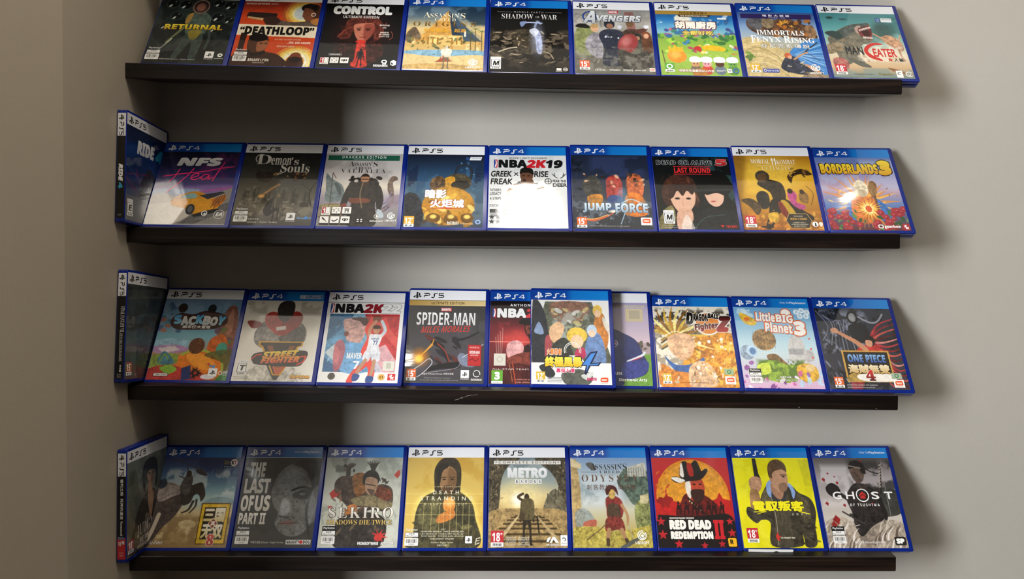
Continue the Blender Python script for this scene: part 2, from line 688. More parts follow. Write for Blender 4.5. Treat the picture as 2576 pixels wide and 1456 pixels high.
    def bust(self, x, y, h, hair, skin, cloth, shade=None, side=0, beard=None, sw=1.0):
        """an unremarkable head and shoulders; y = top of head, h = head height"""
        k = h
        self.P([x - .95 * k * sw, y + 2.6 * k, x - .9 * k * sw, y + 1.75 * k, x - .62 * k * sw, y + 1.42 * k, x - .22 * k, y + 1.2 * k, x + .22 * k, y + 1.2 * k, x + .62 * k * sw, y + 1.42 * k, x + .9 * k * sw, y + 1.75 * k, x + .95 * k * sw, y + 2.6 * k], cloth, 1)
        self.P([x - .17 * k, y + .8 * k, x + .17 * k, y + .8 * k, x + .2 * k, y + 1.28 * k, x, y + 1.4 * k, x - .2 * k, y + 1.28 * k], skin)
        self.E(x, y + .45 * k, .42 * k, .5 * k, hair)
        sx = x + side * .07 * k
        self.P([sx - .33 * k, y + .32 * k, sx + .33 * k, y + .32 * k, sx + .34 * k, y + .62 * k, sx + .2 * k, y + .92 * k, sx, y + 1.02 * k, sx - .2 * k, y + .92 * k, sx - .34 * k, y + .62 * k], skin, 1)
        if shade:
            self.P([sx + .02 * k, y + .3 * k, sx + .33 * k, y + .32 * k, sx + .34 * k, y + .62 * k, sx + .2 * k, y + .92 * k, sx + .03 * k, y + 1.0 * k], shade, 1, .75, so=.05 * k)
        for q in (-1, 1):
            self.E(sx + q * .15 * k, y + .53 * k, .07 * k, .03 * k, '221a16')
            self.L([sx + q * .07 * k, y + .47 * k, sx + q * .25 * k, y + .45 * k], .05 * k, hair)
        self.L([sx, y + .52 * k, sx + .03 * k, y + .7 * k], .05 * k, shade or hair, .5, .04 * k)
        if beard:
            self.P([sx - .26 * k, y + .72 * k, sx, y + .76 * k, sx + .26 * k, y + .72 * k, sx + .2 * k, y + .98 * k, sx, y + 1.06 * k, sx - .2 * k, y + .98 * k], beard, 1, .85)
        self.L([sx - .1 * k, y + .82 * k, sx + .1 * k, y + .82 * k], .05 * k, '5a3028', .8)

    def man(self, x, y0, y1, head, top, legs, lean=0, spread=1.0, arm=1.0, light=None):
        """a plain standing figure"""
        h = y1 - y0
        X = lambda u, v: x + (u * .5 + lean * (1 - v) * .3) * h
        Y = lambda v: y0 + v * h
        def pp(l):
            o = []
            for i in range(0, len(l), 2):
                o += [X(l[i], l[i + 1]), Y(l[i + 1])]
            return o
        for q in (-1, 1):
            s = q * spread
            self.P(pp([q * .02, .48, q * .15, .48, s * .17, .72, s * .2, .97, s * .27, 1.0, s * .10, 1.0, s * .09, .72, 0, .56]), legs, 1)
            self.P(pp([q * .14, .17, q * .23, .2, q * .29 * arm, .36, q * .30 * arm, .52, q * .24 * arm, .53, q * .2 * arm, .36]), top, 1)
            self.E(X(q * .27 * arm, .54), Y(.54), .022 * h, .028 * h, head)
        self.P(pp([-.08, .14, .08, .14, .21, .19, .18, .34, .15, .5, -.15, .5, -.18, .34, -.21, .19]), top, 1)
        if light:
            self.P(pp([-.2, .2, -.09, .17, -.1, .48, -.15, .5]), light, 1, .7)
        self.E(X(0, .07), Y(.07), .052 * h, .072 * h, head)

    # ---------- flat print on top: lettering and marks
    def part(self, name):
        if name not in self.parts:
            self.parts[name] = Part()
        return self.parts[name]

    def new(self, name):
        k = name
        i = 1
        while k in self.parts:
            k = '%s#%d' % (name, i)
            i += 1
        self.parts[k] = Part()
        return k

    def _z(self):
        self.lay += 1
        return -0.00010 - self.lay * 0.000007

    def poly(self, pn, pts, c, sm=0):
        p = [(pts[i], pts[i + 1]) for i in range(0, len(pts), 2)] if not isinstance(pts[0], (tuple, list, np.ndarray)) else list(pts)
        if sm:
            p = [tuple(q) for q in smooth_pts(p, True, 5)]
        z = self._z()
        self.part(pn).add([(q[0], q[1], z) for q in p], [tuple(range(len(p)))], [hl(c)] * len(p))

    def rect(self, pn, x0, y0, x1, y1, c, r=0, c2=None):
        if r:
            p = []
            for cx, cy, a in ((x1 - r, y0 + r, -90), (x1 - r, y1 - r, 0), (x0 + r, y1 - r, 90), (x0 + r, y0 + r, 180)):
                p += arc(cx, cy, r, a, a + 90, 4)
        else:
            p = [(x0, y0), (x1, y0), (x1, y1), (x0, y1)]
        z = self._z()
        col = [hl(c)] * len(p)
        if c2:
            col = [hl(c) if q[0] < (x0 + x1) / 2 else hl(c2) for q in p]
        self.part(pn).add([(q[0], q[1], z) for q in p], [tuple(range(len(p)))], col)

    def disc(self, pn, cx, cy, r, c, ry=None, inner=None, n=24, a0=0, a1=360):
        z = self._z()
        ry = ry or r
        if inner is None:
            p = arc(cx, cy, r, a0, a1, n, ry)
            if a1 - a0 >= 360:
                p = p[:-1]
            self.part(pn).add([(x, y, z) for x, y in p], [tuple(range(len(p)))], [hl(c)] * len(p))
        else:
            o = arc(cx, cy, r, a0, a1, n, ry)
            i = arc(cx, cy, r * inner, a0, a1, n, ry * inner)
            self.part(pn).add([(x, y, z) for x, y in o + i], [(k, k + 1, n + 2 + k, n + 1 + k) for k in range(n)], [hl(c)] * (2 * n + 2))

    def stroke(self, pn, pts, wd, c):
        """polyline of even width with mitred joints"""
        p = np.array([(a, b) for a, b in pts], float)
        n = len(p)
        nm = []
        for i in range(n):
            d0 = p[i] - p[i - 1] if i else p[1] - p[0]
            d1 = p[i + 1] - p[i] if i < n - 1 else d0
            d0 = d0 / (np.hypot(*d0) + 1e-9)
            d1 = d1 / (np.hypot(*d1) + 1e-9)
            n0 = np.array([-d0[1], d0[0]])
            n1 = np.array([-d1[1], d1[0]])
            q = n0 + n1
            q = q / max(0.55, (q @ q) / 2) if q @ q > .05 else n0
            nm.append(q)
        nm = np.array(nm)
        a = p + nm * wd / 2
        b = p - nm * wd / 2
        z = self._z()
        self.part(pn).add([(x, y, z) for x, y in np.vstack([a, b])], [(k, k + 1, n + k + 1, n + k) for k in range(n - 1)], [hl(c)] * (2 * n))

    def W(self, pn, s, x0, y0, x1, y1, c, f='s', off=0, sh=0, ro=0, o=None, sp=1.0, bend=0):
        """words fitted to a box; c may be (top, bottom) colours; o = (colour, spread) outline"""
        if o:
            self.W(pn, s, x0 - o[1] * .6, y0 - o[1] * .6, x1 + o[1] * .6, y1 + o[1] * .6, o[0], f, off + .03 + o[1] * .012, sh, ro, None, sp, bend)
        co, fs, zo = glyphs(s, f, off, sp)
        if not len(co):
            return
        co = co.copy()
        lo, hi = co.min(0), co.max(0)
        u = (co - lo) / (hi - lo + 1e-9)
        px = x0 + u[:, 0] * (x1 - x0)
        py = y1 - u[:, 1] * (y1 - y0)
        if sh:
            px = px + sh * (y1 - py)
        if bend:
            py = py + bend * (2 * u[:, 0] - 1) ** 2
        if ro:
            a = math.radians(ro)
            mx, my = (x0 + x1) / 2, (y0 + y1) / 2
            dx, dy = px - mx, py - my
            px = mx + dx * math.cos(a) - dy * math.sin(a)
            py = my + dx * math.sin(a) + dy * math.cos(a)
        z = self._z()
        if isinstance(c, tuple):
            ca, cb = lin(hx(c[0])), lin(hx(c[1]))
            col = [tuple(cb + (ca - cb) * t) for t in u[:, 1]]
        else:
            col = [hl(c)] * len(px)
        self.part(pn).add(np.stack([px, py, z + zo], 1), fs, col)
        self.lay += 3 if off > 0 else 0

    def T(self, s, *a, **k):
        self.W('title_lettering', s, *a, **k)

    def S(self, s, *a, **k):
        self.W('small_print', s, *a, **k)

    # ---------- recurring marks
    def psmark(self, pn, x, y, h, c, w=1.0, vert=False):
        for p in PSM:
            q = smooth_pts(p, True, 3)
            if vert:
                self.poly(pn, [(x + a * h * 1.05 * w, y + (1 - b) * h) for a, b in q], c)
            else:
                self.poly(pn, [(x + a * h * 1.2 * w, y + (1 - b) * h) for a, b in q], c)

    def header(self):
        pn = 'title_band'
        n = 'ps%s' % self.kind[1]
        if self.kind == 'P4':
            self.rect(pn, 0, 0, 46, 13.6, '0d3d94', c2='0b4aa4')
            self.rect(pn, 46, 0, 54, 13.6, '0b4aa4', c2='1073c6')
            self.rect(pn, 54, 0, 100, 13.6, '1073c6', c2='1683d4')
            fg = 'f4f6fa'
        else:
            self.rect(pn, 0, 0, 100, 13.6, 'f3f3f6')
            fg = '0c0c10'
        self.psmark('console_mark', 4.5, 2.9, 8.4, fg)
        x = 18.2
        for ch, wd in (('P', 9.0), ('S', 8.6), (self.kind[1], 7.8)):
            for st in GL[ch]:
                self.stroke('console_mark', [(x + a * wd, 10.2 - b * 5.6) for a, b in st], 1.1, fg)
            x += wd + .8

    def only_on(self):
        self.W('title_band', 'Only On ', 63, 4.9, 75.5, 8.2, 'e8f0fa')
        self.W('title_band', 'PlayStation', 76, 4.7, 97, 8.7, 'f4f8ff', off=.012)

    def sticker(self, x, y, k=1.0, hd='f2f2f2'):
        pn = self.new('product_sticker')
        if hd == 'k':
            self.rect(pn, x, y - 1, x + 17 * k, y + 5 * k, '111111', .6)
            hd = 'f2f2f2'
        self.W(pn, 'PlayStation', x + 1.5, y, x + 15.5 * k, y + 3.4 * k, hd, off=.01)
        self.rect(pn, x, y + 4.6 * k, x + 17 * k, y + 10.8 * k, '101010', .8)
        self.rect(pn, x + .5, y + 5 * k, x + 16.5 * k, y + 10.4 * k, 'f1f1ef', .6)
        self.W(pn, '香港行貨', x + 5 * k, y + 5.4 * k, x + 12 * k, y + 7.6 * k, '111111', off=.01)
        self.W(pn, 'Official Product', x + 1.2 * k, y + 7.9 * k, x + 15.8 * k, y + 10.2 * k, '111111')
        self.rect(pn, x, y + 11.4 * k, x + 17 * k, y + 20.5 * k, 'f0efec', .8)
        r = random.Random(7)
        cx = x + 2 * k
        while cx < x + 15 * k:
            wd = r.choice((.35, .5, .8)) * k
            self.rect(pn, cx, y + 12.8 * k, cx + wd, y + 17.3 * k, '141414')
            cx += wd + r.choice((.4, .6, .8)) * k
        self.W(pn, '5103596', x + 5 * k, y + 18 * k, x + 12 * k, y + 19.5 * k, '222222')

    def psbox(self, x, y, s=11, sub='STUDIOS'):
        pn = self.new('maker_mark')
        self.rect(pn, x, y, x + s, y + s * 1.0, 'f6f6f6', .6)
        self.psmark(pn, x + s * .2, y + s * .27, s * .48, '111111')
        if sub:
            self.W(pn, sub, x, y + s * 1.06, x + s, y + s * 1.22, 'f0f0f0')

    def tw(self, x, y, num, c, s=1.0):
        pn = self.new('rating_label')
        self.rect(pn, x, y, x + 14 * s, y + 13.4 * s, c, .5)
        self.W(pn, num, x + 1.2 * s, y + 2.2 * s, x + 10.2 * s, y + 11.6 * s, 'ffffff', 'b', .01)
        self.W(pn, '+', x + 10.2 * s, y + 2.0 * s, x + 13.2 * s, y + 5 * s, 'ffffff', 'b')
        self.rect(pn, x, y + 12.6 * s, x + 14 * s, y + 17.2 * s, 'f4f4f2', .5)
        self.W(pn, {'18': '限制級', '15': '輔15級', '12': '輔12級', '0': '普遍級'}[num], x + 2 * s, y + 13.5 * s, x + 12 * s, y + 16.6 * s, '181818', off=.02)

    def esrb(self, x, y, ch, top='MATURE 17+'):
        pn = self.new('rating_label')
        self.rect(pn, x, y, x + 13, y + 20, 'f5f5f3')
        self.rect(pn, x + .7, y + .7, x + 12.3, y + 3.8, 'ffffff')
        self.W(pn, top, x + 1, y + 1, x + 12, y + 3.2, '333333')
        self.rect(pn, x + .8, y + 4.2, x + 12.2, y + 16.4, '161616')
        self.rect(pn, x + 1.5, y + 4.8, x + 11.5, y + 15.8, 'f6f6f4')
        self.W(pn, ch, x + 3, y + 6.6, x + 10.2, y + 14.2, '111111', 'b', .03, .12)
        self.W(pn, 'ESRB', x + 2, y + 17, x + 11, y + 19.3, '161616', 'b')

    def kr(self, x, y, s, kind):
        pn = self.new('rating_label')
        self.rect(pn, x, y, x + s, y + s * 1.08, '161616', .8)
        self.rect(pn, x + .5, y + .5, x + s - .5, y + s * 1.08 - .5, 'efece6', .6)
        if kind == '18':
            self.rect(pn, x + 1, y + 1, x + s * .48, y + s * .82, 'b01c2c')
            self.rect(pn, x + s * .48, y + 1, x + s - 1, y + s * .82, 'd9d6d2')
            self.W(pn, '18', x + s * .18, y + s * .18, x + s * .84, y + s * .76, 'f7f7f5', 'b', .02)
            self.rect(pn, x + s * .15, y + s * .88, x + s * .85, y + s * .97, '888480')
        else:
            self.rect(pn, x + .5, y + s * .84, x + s - .5, y + s * 1.08 - .5, '1b1b1b')
            cx, cy, q = x + s / 2, y + s * .44, s * .5
            if kind == 'v':
                for a in (20, 80, 150, 200, 260, 320):
                    ca, sa = math.cos(math.radians(a)), math.sin(math.radians(a))
                    self.stroke(pn, [(cx + ca * q * .35, cy + sa * q * .3), (cx + ca * q * .75, cy + sa * q * .62)], .8, '1b1b1b')
            elif kind == 'c':
                self.rect(pn, cx - q * .62, cy - q * .3, cx + q * .62, cy + q * .22, '1b1b1b', q * .2)
                self.disc(pn, cx - q * .28, cy - q * .04, q * .13, 'efece6', n=10)
                self.disc(pn, cx + q * .28, cy - q * .04, q * .13, 'efece6', n=10)
                self.poly(pn, [cx - q * .2, cy + q * .2, cx + q * .15, cy + q * .2, cx - q * .2, cy + q * .5], '1b1b1b')
            elif kind == 'h':
                self.rect(pn, cx - q * .4, cy - q * .1, cx + q * .4, cy + q * .6, '1b1b1b')
                for k in range(4):
                    self.stroke(pn, [(cx - q * .34 + k * q * .22, cy), (cx - q * .44 + k * q * .28, cy - q * .55)], .9, '1b1b1b')
                self.rect(pn, cx - q * .22, cy + q * .1, cx + q * .22, cy + q * .6, 'efece6')
            elif kind == 'p':
                self.stroke(pn, [(cx - q * .5, cy - q * .5), (cx + q * .1, cy + q * .1)], 2.0, '1b1b1b')
                self.stroke(pn, [(cx, cy), (cx + q * .55, cy + q * .55)], .8, '1b1b1b')
            else:
                self.stroke(pn, [(cx - q * .6, cy + q * .1), (cx - q * .2, cy + q * .4), (cx + q * .3, cy + q * .2), (cx + q * .6, cy - q * .2)], 1.4, '1b1b1b')

    def ubi(self, x, y, k=1.0, c='f4f4f0'):
        pn = self.new('maker_mark')
        self.disc(pn, x, y, 5.6 * k, c, inner=.80, n=28, a0=-40, a1=290)
        self.disc(pn, x + .3, y + .3, 3.8 * k, c, inner=.70, n=24, a0=40, a1=360)
        self.disc(pn, x + .5, y + .6, 1.7 * k, c)
        self.W(pn, 'UBISOFT', x - 8.4 * k, y + 6.8 * k, x + 8.4 * k, y + 10 * k, c, 'b')

    def bn(self, x, y, w=15, box=True):
        pn = self.new('maker_mark')
        if box:
            self.rect(pn, x, y, x + w, y + w * .82, 'f7f5f2', .7)
        cx, cy = x + w / 2, y + w * .38
        self.poly(pn, [(cx - w * .36, cy + w * .02), (cx - w * .30, cy - w * .2), (cx, cy - w * .25), (cx + w * .33, cy - w * .22), (cx + w * .36, cy + w * .1), (cx + w * .3, cy + w * .2), (cx, cy + w * .21), (cx - w * .3, cy + w * .18)], 'e8501c', 1)
        self.rect(pn, cx - w * .26, cy - w * .1, cx + w * .26, cy + w * .08, 'f0935f')
        self.W(pn, 'BANDAI', cx - w * .24, cy - w * .09, cx + w * .24, cy - w * .01, 'ffffff', 'b')
        self.W(pn, 'NAMCO', cx - w * .24, cy + w * .01, cx + w * .24, cy + w * .09, 'ffffff', 'b')
        self.W(pn, 'Entertainment', cx - w * .34, y + w * .67, cx + w * .34, y + w * .74, 'c8603a')

    def two_k(self, x, y, s=9, bx='c8202c'):
        pn = self.new('maker_mark')
        if bx:
            self.rect(pn, x, y, x + s, y + s * .95, bx)
        self.W(pn, '2', x + s * .18, y + s * .14, x + s * .6, y + s * .52, 'ffffff', 'b', .03, .1)
        self.W(pn, 'K', x + s * .4, y + s * .46, x + s * .86, y + s * .84, 'ffffff', 'b', .03, .1)

    def nba(self, x0, y0, x1, y1, yr, c1='111114', c2='c4202a', c3='111114', o3=None):
        pn = 'title_lettering'
        h = y1 - y0
        w_ = x1 - x0
        self.rect(pn, x0, y0, x0 + w_ * .045, y1, '1d3f8f', .6, )
        self.rect(pn, x0 + w_ * .022, y0, x0 + w_ * .05, y1, 'c8202c', .5)
        self.poly(pn, [(x0 + w_ * .012, y1 - h * .1), (x0 + w_ * .03, y0 + h * .35), (x0 + w_ * .02, y0 + h * .1), (x0 + w_ * .034, y0 + h * .1), (x0 + w_ * .042, y0 + h * .4), (x0 + w_ * .034, y1 - h * .1)], 'f4f4f4')
        self.T('NBA', x0 + w_ * .065, y0, x0 + w_ * .47, y1, c1, 'b', .05)
        self.T('2K', x0 + w_ * .46, y0, x0 + w_ * .73, y1, c2, 'b', .05, .12)
        if o3:
            self.T(yr, x0 + w_ * .71, y0, x0 + w_ * .97, y1, c3, 'b', .03, .14, o=(o3, .9))
        else:
            self.T(yr, x0 + w_ * .72, y0, x0 + w_ * .96, y1, c3, 'b', .05, .14)
# ------------------------------------------------------------------ the covers, shelf by shelf
CV = {}


def cover(fn):
    CV[fn.__name__] = fn
    return fn


WHT = 'f4f4f2'
SKIN, SKIN2, TAN, BROWN = 'd9a684', 'a86f4e', 'b98560', '6b4028'


@cover
def c_astronaut():
    a = Cover('P5', '12181a', 3)
    a.g((0, '1d2626'), (50, '141b1c'), (126, '1c1d1e'))
    a.F(18, '33413c', .5, th=.6)
    for x, y, r in ((16, 22, 9), (33, 24, 9), (75, 20, 8), (90, 24, 9), (25, 44, 8), (46, 42, 8), (78, 45, 9), (93, 50, 7), (14, 62, 7), (77, 66, 7), (58, 16, 6)):
        a.E(x, y, r, r, '0a0d0d', al=.8)
        a.E(x, y, r, r, '51605c', ring=.09, al=.6)
        a.E(x - r * .3, y + r * .45, r * .16, r * .32, 'cfd8d2', 35)
        a.E(x + r * .3, y - r * .4, r * .14, r * .1, '7d8a86')
    a.P([37, 46, 44, 38, 60, 37, 69, 46, 70, 62, 64, 76, 44, 76, 40, 60], '4b5a52', 1, tx=.35)
    a.P([40, 42, 46, 39, 43, 56, 38, 56], 'b8893a', 1, .8)
    a.E(53, 27, 11, 13, '5a4438')
    a.E(53, 27, 9.4, 11.4, '2a1c1a')
    a.E(53, 28, 6, 7.5, '8a5c4c', so=.3)
    a.E(53, 27, 10.4, 12.2, 'c9b0a6', ring=.06, al=.7)
    a.P([44, 76, 64, 76, 66, 96, 62, 118, 55, 118, 54, 90, 50, 92, 40, 118, 33, 118, 38, 96], '37443f', 1, tx=.35)
    a.P([46, 70, 62, 70, 57, 84, 50, 84], 'a08a2c', 1, .7)
    a.L([40, 62, 30, 78, 22, 90], 4, '6d7350', w2=2)
    a.L([28, 84, 16, 103], 1.8, 'c3c7b4')
    a.L([69, 58, 74, 82, 72, 100], 3.5, '394642')
    a.F(25, '4a524f', .5, (8, 80, 60, 122), .55)
    a.T('RETURNAL', 14, 59, 88, 68, ('f3e04a', 'b98f14'), 'i', .02, -.25, o=('2c2408', .8))
    a.sticker(2, 99)
    a.S('中英文合版 (Chinese + English Version)', 20, 117.5, 64, 120.5, 'c8c8c4')
    a.psbox(75, 105, 11)
    a.disc('maker_mark', 94, 111, 2.6, WHT, inner=.5, n=7)
    a.disc('maker_mark', 94, 111, 3.4, WHT, inner=.75, n=7)
    a.W('maker_mark', 'HOUSEMARQUE', 87.5, 116, 99, 117.5, WHT)
    return a


@cover
def c_loop():
    a = Cover('P5', 'c9451f', 5)
    a.g((14, '8e2c1a'), (40, 'c8431e'), (70, 'd9532a'), (126, 'd2481f'))
    a.D(40, (0, 14, 100, 60), 3, 9, ['a53318', 'c23c1c'], .3, (-25, -15), .5)
    for r, c in ((26, 'b5562a'), (22, 'd9913a'), (18, 'e8c35a'), (14, 'f2e6a8'), (11, 'cfdce0')):
        a.E(78, 34, r, r, c, so=.03)
    a.P([80, 22, 90, 17, 100, 24, 100, 60, 78, 60, 84, 46, 81, 38], '4a2a1c', 1, tx=.3)
    a.E(86, 24, 11, 8, '1c1412')
    a.P([79, 26, 83, 24, 92, 30, 92, 46, 84, 47, 80, 42, 78, 38], '7a4630', 1)
    a.E(92, 36, 3.2, 3.6, 'efe9e0', ring=.2)
    a.P([100, 44, 86, 48, 66, 50, 52, 47, 40, 44, 40, 52, 60, 60, 100, 60], '5e5048', 1, tx=.3)
    a.P([90, 46, 100, 42, 100, 54, 92, 52], 'd98a3a', 1, .7)
    a.P([9, 33, 46, 35, 46, 41, 30, 43, 26, 48, 9, 44, 7, 40], '2a1d1a')
    a.P([9, 44, 28, 48, 30, 44, 9, 41], 'd8b27a', al=.9)
    a.P([30, 43, 44, 41, 52, 50, 40, 58, 32, 52], '3a2620', 1)
    a.P([0, 55, 100, 57, 100, 77, 0, 74], 'f1e6cc', tx=.03)
    a.P([0, 74, 100, 77, 100, 126, 0, 126], 'd24a20', tx=.06)
    for k in range(16):
        a.L([70 + k * 2.4, 77, 98 + k * 2.4, 126], .5, 'b83a17', .5, sm=0)
    for r, c in ((27, 'e08a36'), (23, 'f0c85c'), (19, 'f5e7a0'), (15, 'fbf6e0'), (12, 'e8a84a')):
        a.E(80, 118, r, r, c, so=.03)
    a.P([70, 126, 72, 110, 80, 106, 88, 110, 90, 126], '3a1a14', 1)
    a.E(80, 109, 7, 7, '7a3a26')
    a.E(80, 114, 7.5, 5, '1d1311')
    a.P([6, 70, 14, 70, 13, 104, 6, 104], '2b1d19')
    a.P([0, 126, 6, 104, 22, 100, 42, 102, 60, 108, 68, 126], '3a2119', 1, tx=.3)
    a.P([17, 84, 20, 76, 30, 73, 40, 77, 43, 84, 42, 94, 36, 106, 24, 106, 18, 96], '4a2a1c', 1)
    a.P([30, 84, 42, 83, 42, 94, 36, 103, 30, 100], '9a5b3c', 1)
    a.E(29, 78, 12, 7, '191210')
    a.P([18, 92, 24, 104, 40, 100, 40, 106, 28, 110, 20, 104], '1c1210', 1)
    for q in (34, 40):
        a.E(q, 88, 1.6, .8, '120c0a')
    a.S('BETHESDA SOFTWORKS', 3, 16.5, 33, 19.2, 'f6e9da', 'b')
    a.S('PRESENTS', 35, 17, 44, 18.8, 'f6e9da')
    a.T('“DEATHLOOP”', 3, 58.5, 97, 73, '15110f', 'b', .045)
    a.S("IF AT FIRST YOU DON'T SUCCEED...", 50, 79.5, 84, 82, 'f4d8b8')
    a.S('...DIE, DIE AGAIN.', 66, 84, 96, 88, 'fbf3e4', 'b')
    a.S('처음에 성공하지 못했다면', 54, 91, 76, 94, 'f4d8b8', 's', .02)
    a.S('죽고, 또 죽어라.', 76, 97, 97, 100, 'f4d8b8', 's', .02)
    a.sticker(3, 98)
    a.W('maker_mark', 'ARKANE LYON', 22, 114, 48, 118.5, 'fbf6ec', 'b')
    a.W('maker_mark', 'PRODUCTION', 29, 120, 43, 121.8, 'e8ddcc')
    return a


@cover
def c_redhair():
    a = Cover('P5', '0b0b0c', 7)
    a.g((14, '070708'), (46, '0d0d0e'), (70, '171718'), (126, '151516'))
    a.E(50, 66, 36, 40, '2a1614', so=.5, al=.8)
    a.P([32, 42, 50, 36, 70, 40, 78, 58, 76, 72, 68, 78, 62, 62, 42, 60, 36, 74, 24, 76, 28, 58], '5a2a22', 1, tx=.6)
    a.D(30, (24, 44, 80, 76), 2, 6, ['7a3a2c', '44201c', '923f30'], .25, (30, 150), .7)
    a.P([42, 50, 62, 48, 66, 56, 63, 70, 56, 80, 49, 80, 43, 70, 40, 58], 'b9705a', 1)
    a.P([54, 50, 66, 52, 64, 70, 56, 79, 53, 66], '7e3a30', 1, .8, .6)
    for q in (46.5, 58):
        a.E(q, 60, 2.4, 1.1, '1c100e')
        a.L([q - 3, 57.5, q + 3, 57], 1, '2a1412')
    a.L([49, 73, 57, 73], 1.1, '6a2622')
    a.P([45, 80, 58, 80, 62, 104, 62, 122, 44, 122, 42, 100], 'c5382c', 1, tx=.3)
    a.P([24, 82, 44, 80, 46, 100, 43, 116, 20, 104], '241412', 1, tx=.7)
    a.P([58, 80, 76, 82, 80, 104, 64, 118, 60, 100], '301816', 1, tx=.7)
    a.D(40, (22, 82, 80, 112), 1, 4, ['55221c', '1a1010', '6a2a22'], .4, al=.6)
    a.man(53, 92, 122, '1c1a1e', '16161c', '121218')
    a.D(24, (36, 106, 72, 122), .5, 2, ['2a2020', '484040'], .5, al=.6)
    a.T('CONTROL', 10, 17.5, 86, 33, 'e9e9e7', 'b', .07)
    a.T('ULTIMATE EDITION', 24, 35, 70, 39.5, 'dededc', 'b', -.005)
    a.S('한국어판', 72, 50, 85, 53, 'e8e8e4', 'b', .02)
    a.S('AWE', 76, 54.5, 81, 57, 'e8e8e4')
    a.S('WINNER OF', 74, 63, 85, 65.5, 'f0e8e0', 'b')
    a.S('80+ AWARDS', 73, 66.5, 86, 69, 'f0e8e0', 'b')
    a.S('올해의 게임', 73, 70, 86, 72.5, 'f0e8e0')
    for q in (-1, 1):
        a.stroke('small_print', [(79.5 + q * 8, 62), (79.5 + q * 11, 67), (79.5 + q * 10.5, 73), (79.5 + q * 7, 77)], .8, '8c4a40')
    a.rect('small_print', 13, 101.5, 31, 105.5, '5c5a58', 1.5)
    a.S('한국어 자막', 16, 102.2, 28, 104.8, WHT, 'b')
    for i, k in enumerate(('18', 'v', 'c')):
        a.kr(4 + i * 12.4, 108, 11.5, k)
    a.disc('maker_mark', 84, 114, 3.6, WHT, inner=.55, ry=3)
    a.stroke('maker_mark', [(87, 114), (86, 118), (82, 118)], 1.2, WHT)
    a.W('maker_mark', '505GAMES', 71, 119, 89, 122.5, WHT, 'b', .02)
    a.poly('maker_mark', [92, 113, 95.5, 111, 99, 113, 99, 119, 95.5, 121, 92, 119], WHT)
    a.poly('maker_mark', [93, 115, 95, 116, 95, 119.5, 93, 118], '151516')
    return a


@cover
def c_desert():
    a = Cover('P4', '8aa0a8', 11)
    a.g((14, '2f4a66'), (34, '5a6d78'), (55, 'd9bf86'), (76, 'c9a765'), (126, 'd8b878'))
    a.F(22, '8aa0ac', .6, (0, 14, 100, 46), .55)
    a.F(30, '14283a', .75, (52, 12, 120, 50), .42)
    a.P([52, 22, 14, 76, 96, 76], 'c9974c', tx=.2)
    a.P([52, 22, 60, 76, 96, 76], '2b3a48', tx=.25)
    a.P([56, 30, 96, 68, 96, 76, 74, 76], '6b7f92', al=.35)
    a.P([2, 62, 10, 52, 16, 60, 20, 72, 12, 78, 0, 76], '6a5a48', 1, tx=.4)
    a.P([30, 66, 72, 66, 74, 84, 28, 84], 'dcb873', tx=.3)
    a.D(70, (2, 70, 98, 94), 1, 4, ['d9b46a', '8a7340', '5b6b4a', 'f0d9a0', '4a5238', 'b98a4a'], .5, (0, 180), .85)
    for x in (22, 28, 34, 40, 58, 64, 70):
        a.P([x, 70, x + 2, 70, x + 2, 82, x, 82], '9c7438')
    for x, y in ((88, 54), (96, 58), (82, 60)):
        a.L([x, y, x + 1, 98], 1, '5c4a30')
        for q in range(8):
            an = q * .8
            a.L([x, y, x + 7 * math.cos(an), y + 4 * math.sin(an)], .9, '5f6f43', w2=.3)
    a.P([74, 58, 76, 58, 76, 68, 74, 68], 'efe6cc')
    a.P([0, 94, 40, 91, 100, 92, 100, 101, 60, 104, 0, 98], '7fa7bd', 1, tx=.25)
    a.P([0, 100, 40, 103, 100, 100, 100, 126, 0, 126], 'dcc088', 1, tx=.12)
    a.P([0, 118, 50, 114, 100, 121, 100, 126, 0, 126], 'c4a266', 1, tx=.25)
    a.P([44, 108, 52, 96, 58, 108, 62, 110, 40, 112], 'a04a34', 1, .9)
    a.man(53, 84, 122, 'c9bfa8', 'd8cdb4', '7b6c58', light='b07a50')
    a.P([47, 90, 59, 90, 58, 100, 48, 100], 'e6dfcc', 1, .9)
    g = ('f6efda', 'd8cba0')
    a.T('A', 20, 25, 29, 35, g, 'f', -.012)
    a.T('SSASSIN', 28.6, 27, 66, 35, g, 'f', -.012)
    a.T("'S", 65, 25.5, 74, 36, g, 'f', -.012)
    a.T('CREED', 35, 36, 62, 41, g, 'f', -.014, sp=1.15)
    a.T('ORIGINS', 8, 42, 88, 50.5, ('8a6a30', '543c18'), 'f', -.004, sp=1.6)
    a.T('刺客教條：起源', 22, 54, 76, 60.5, 'e0a424', 's', .01, sp=1.1)
    a.ubi(87, 111, 1.05)
    a.poly('small_print', [0, 124.5, 100, 124.5, 100, 126, 0, 126], 'eef0f2')
    return a


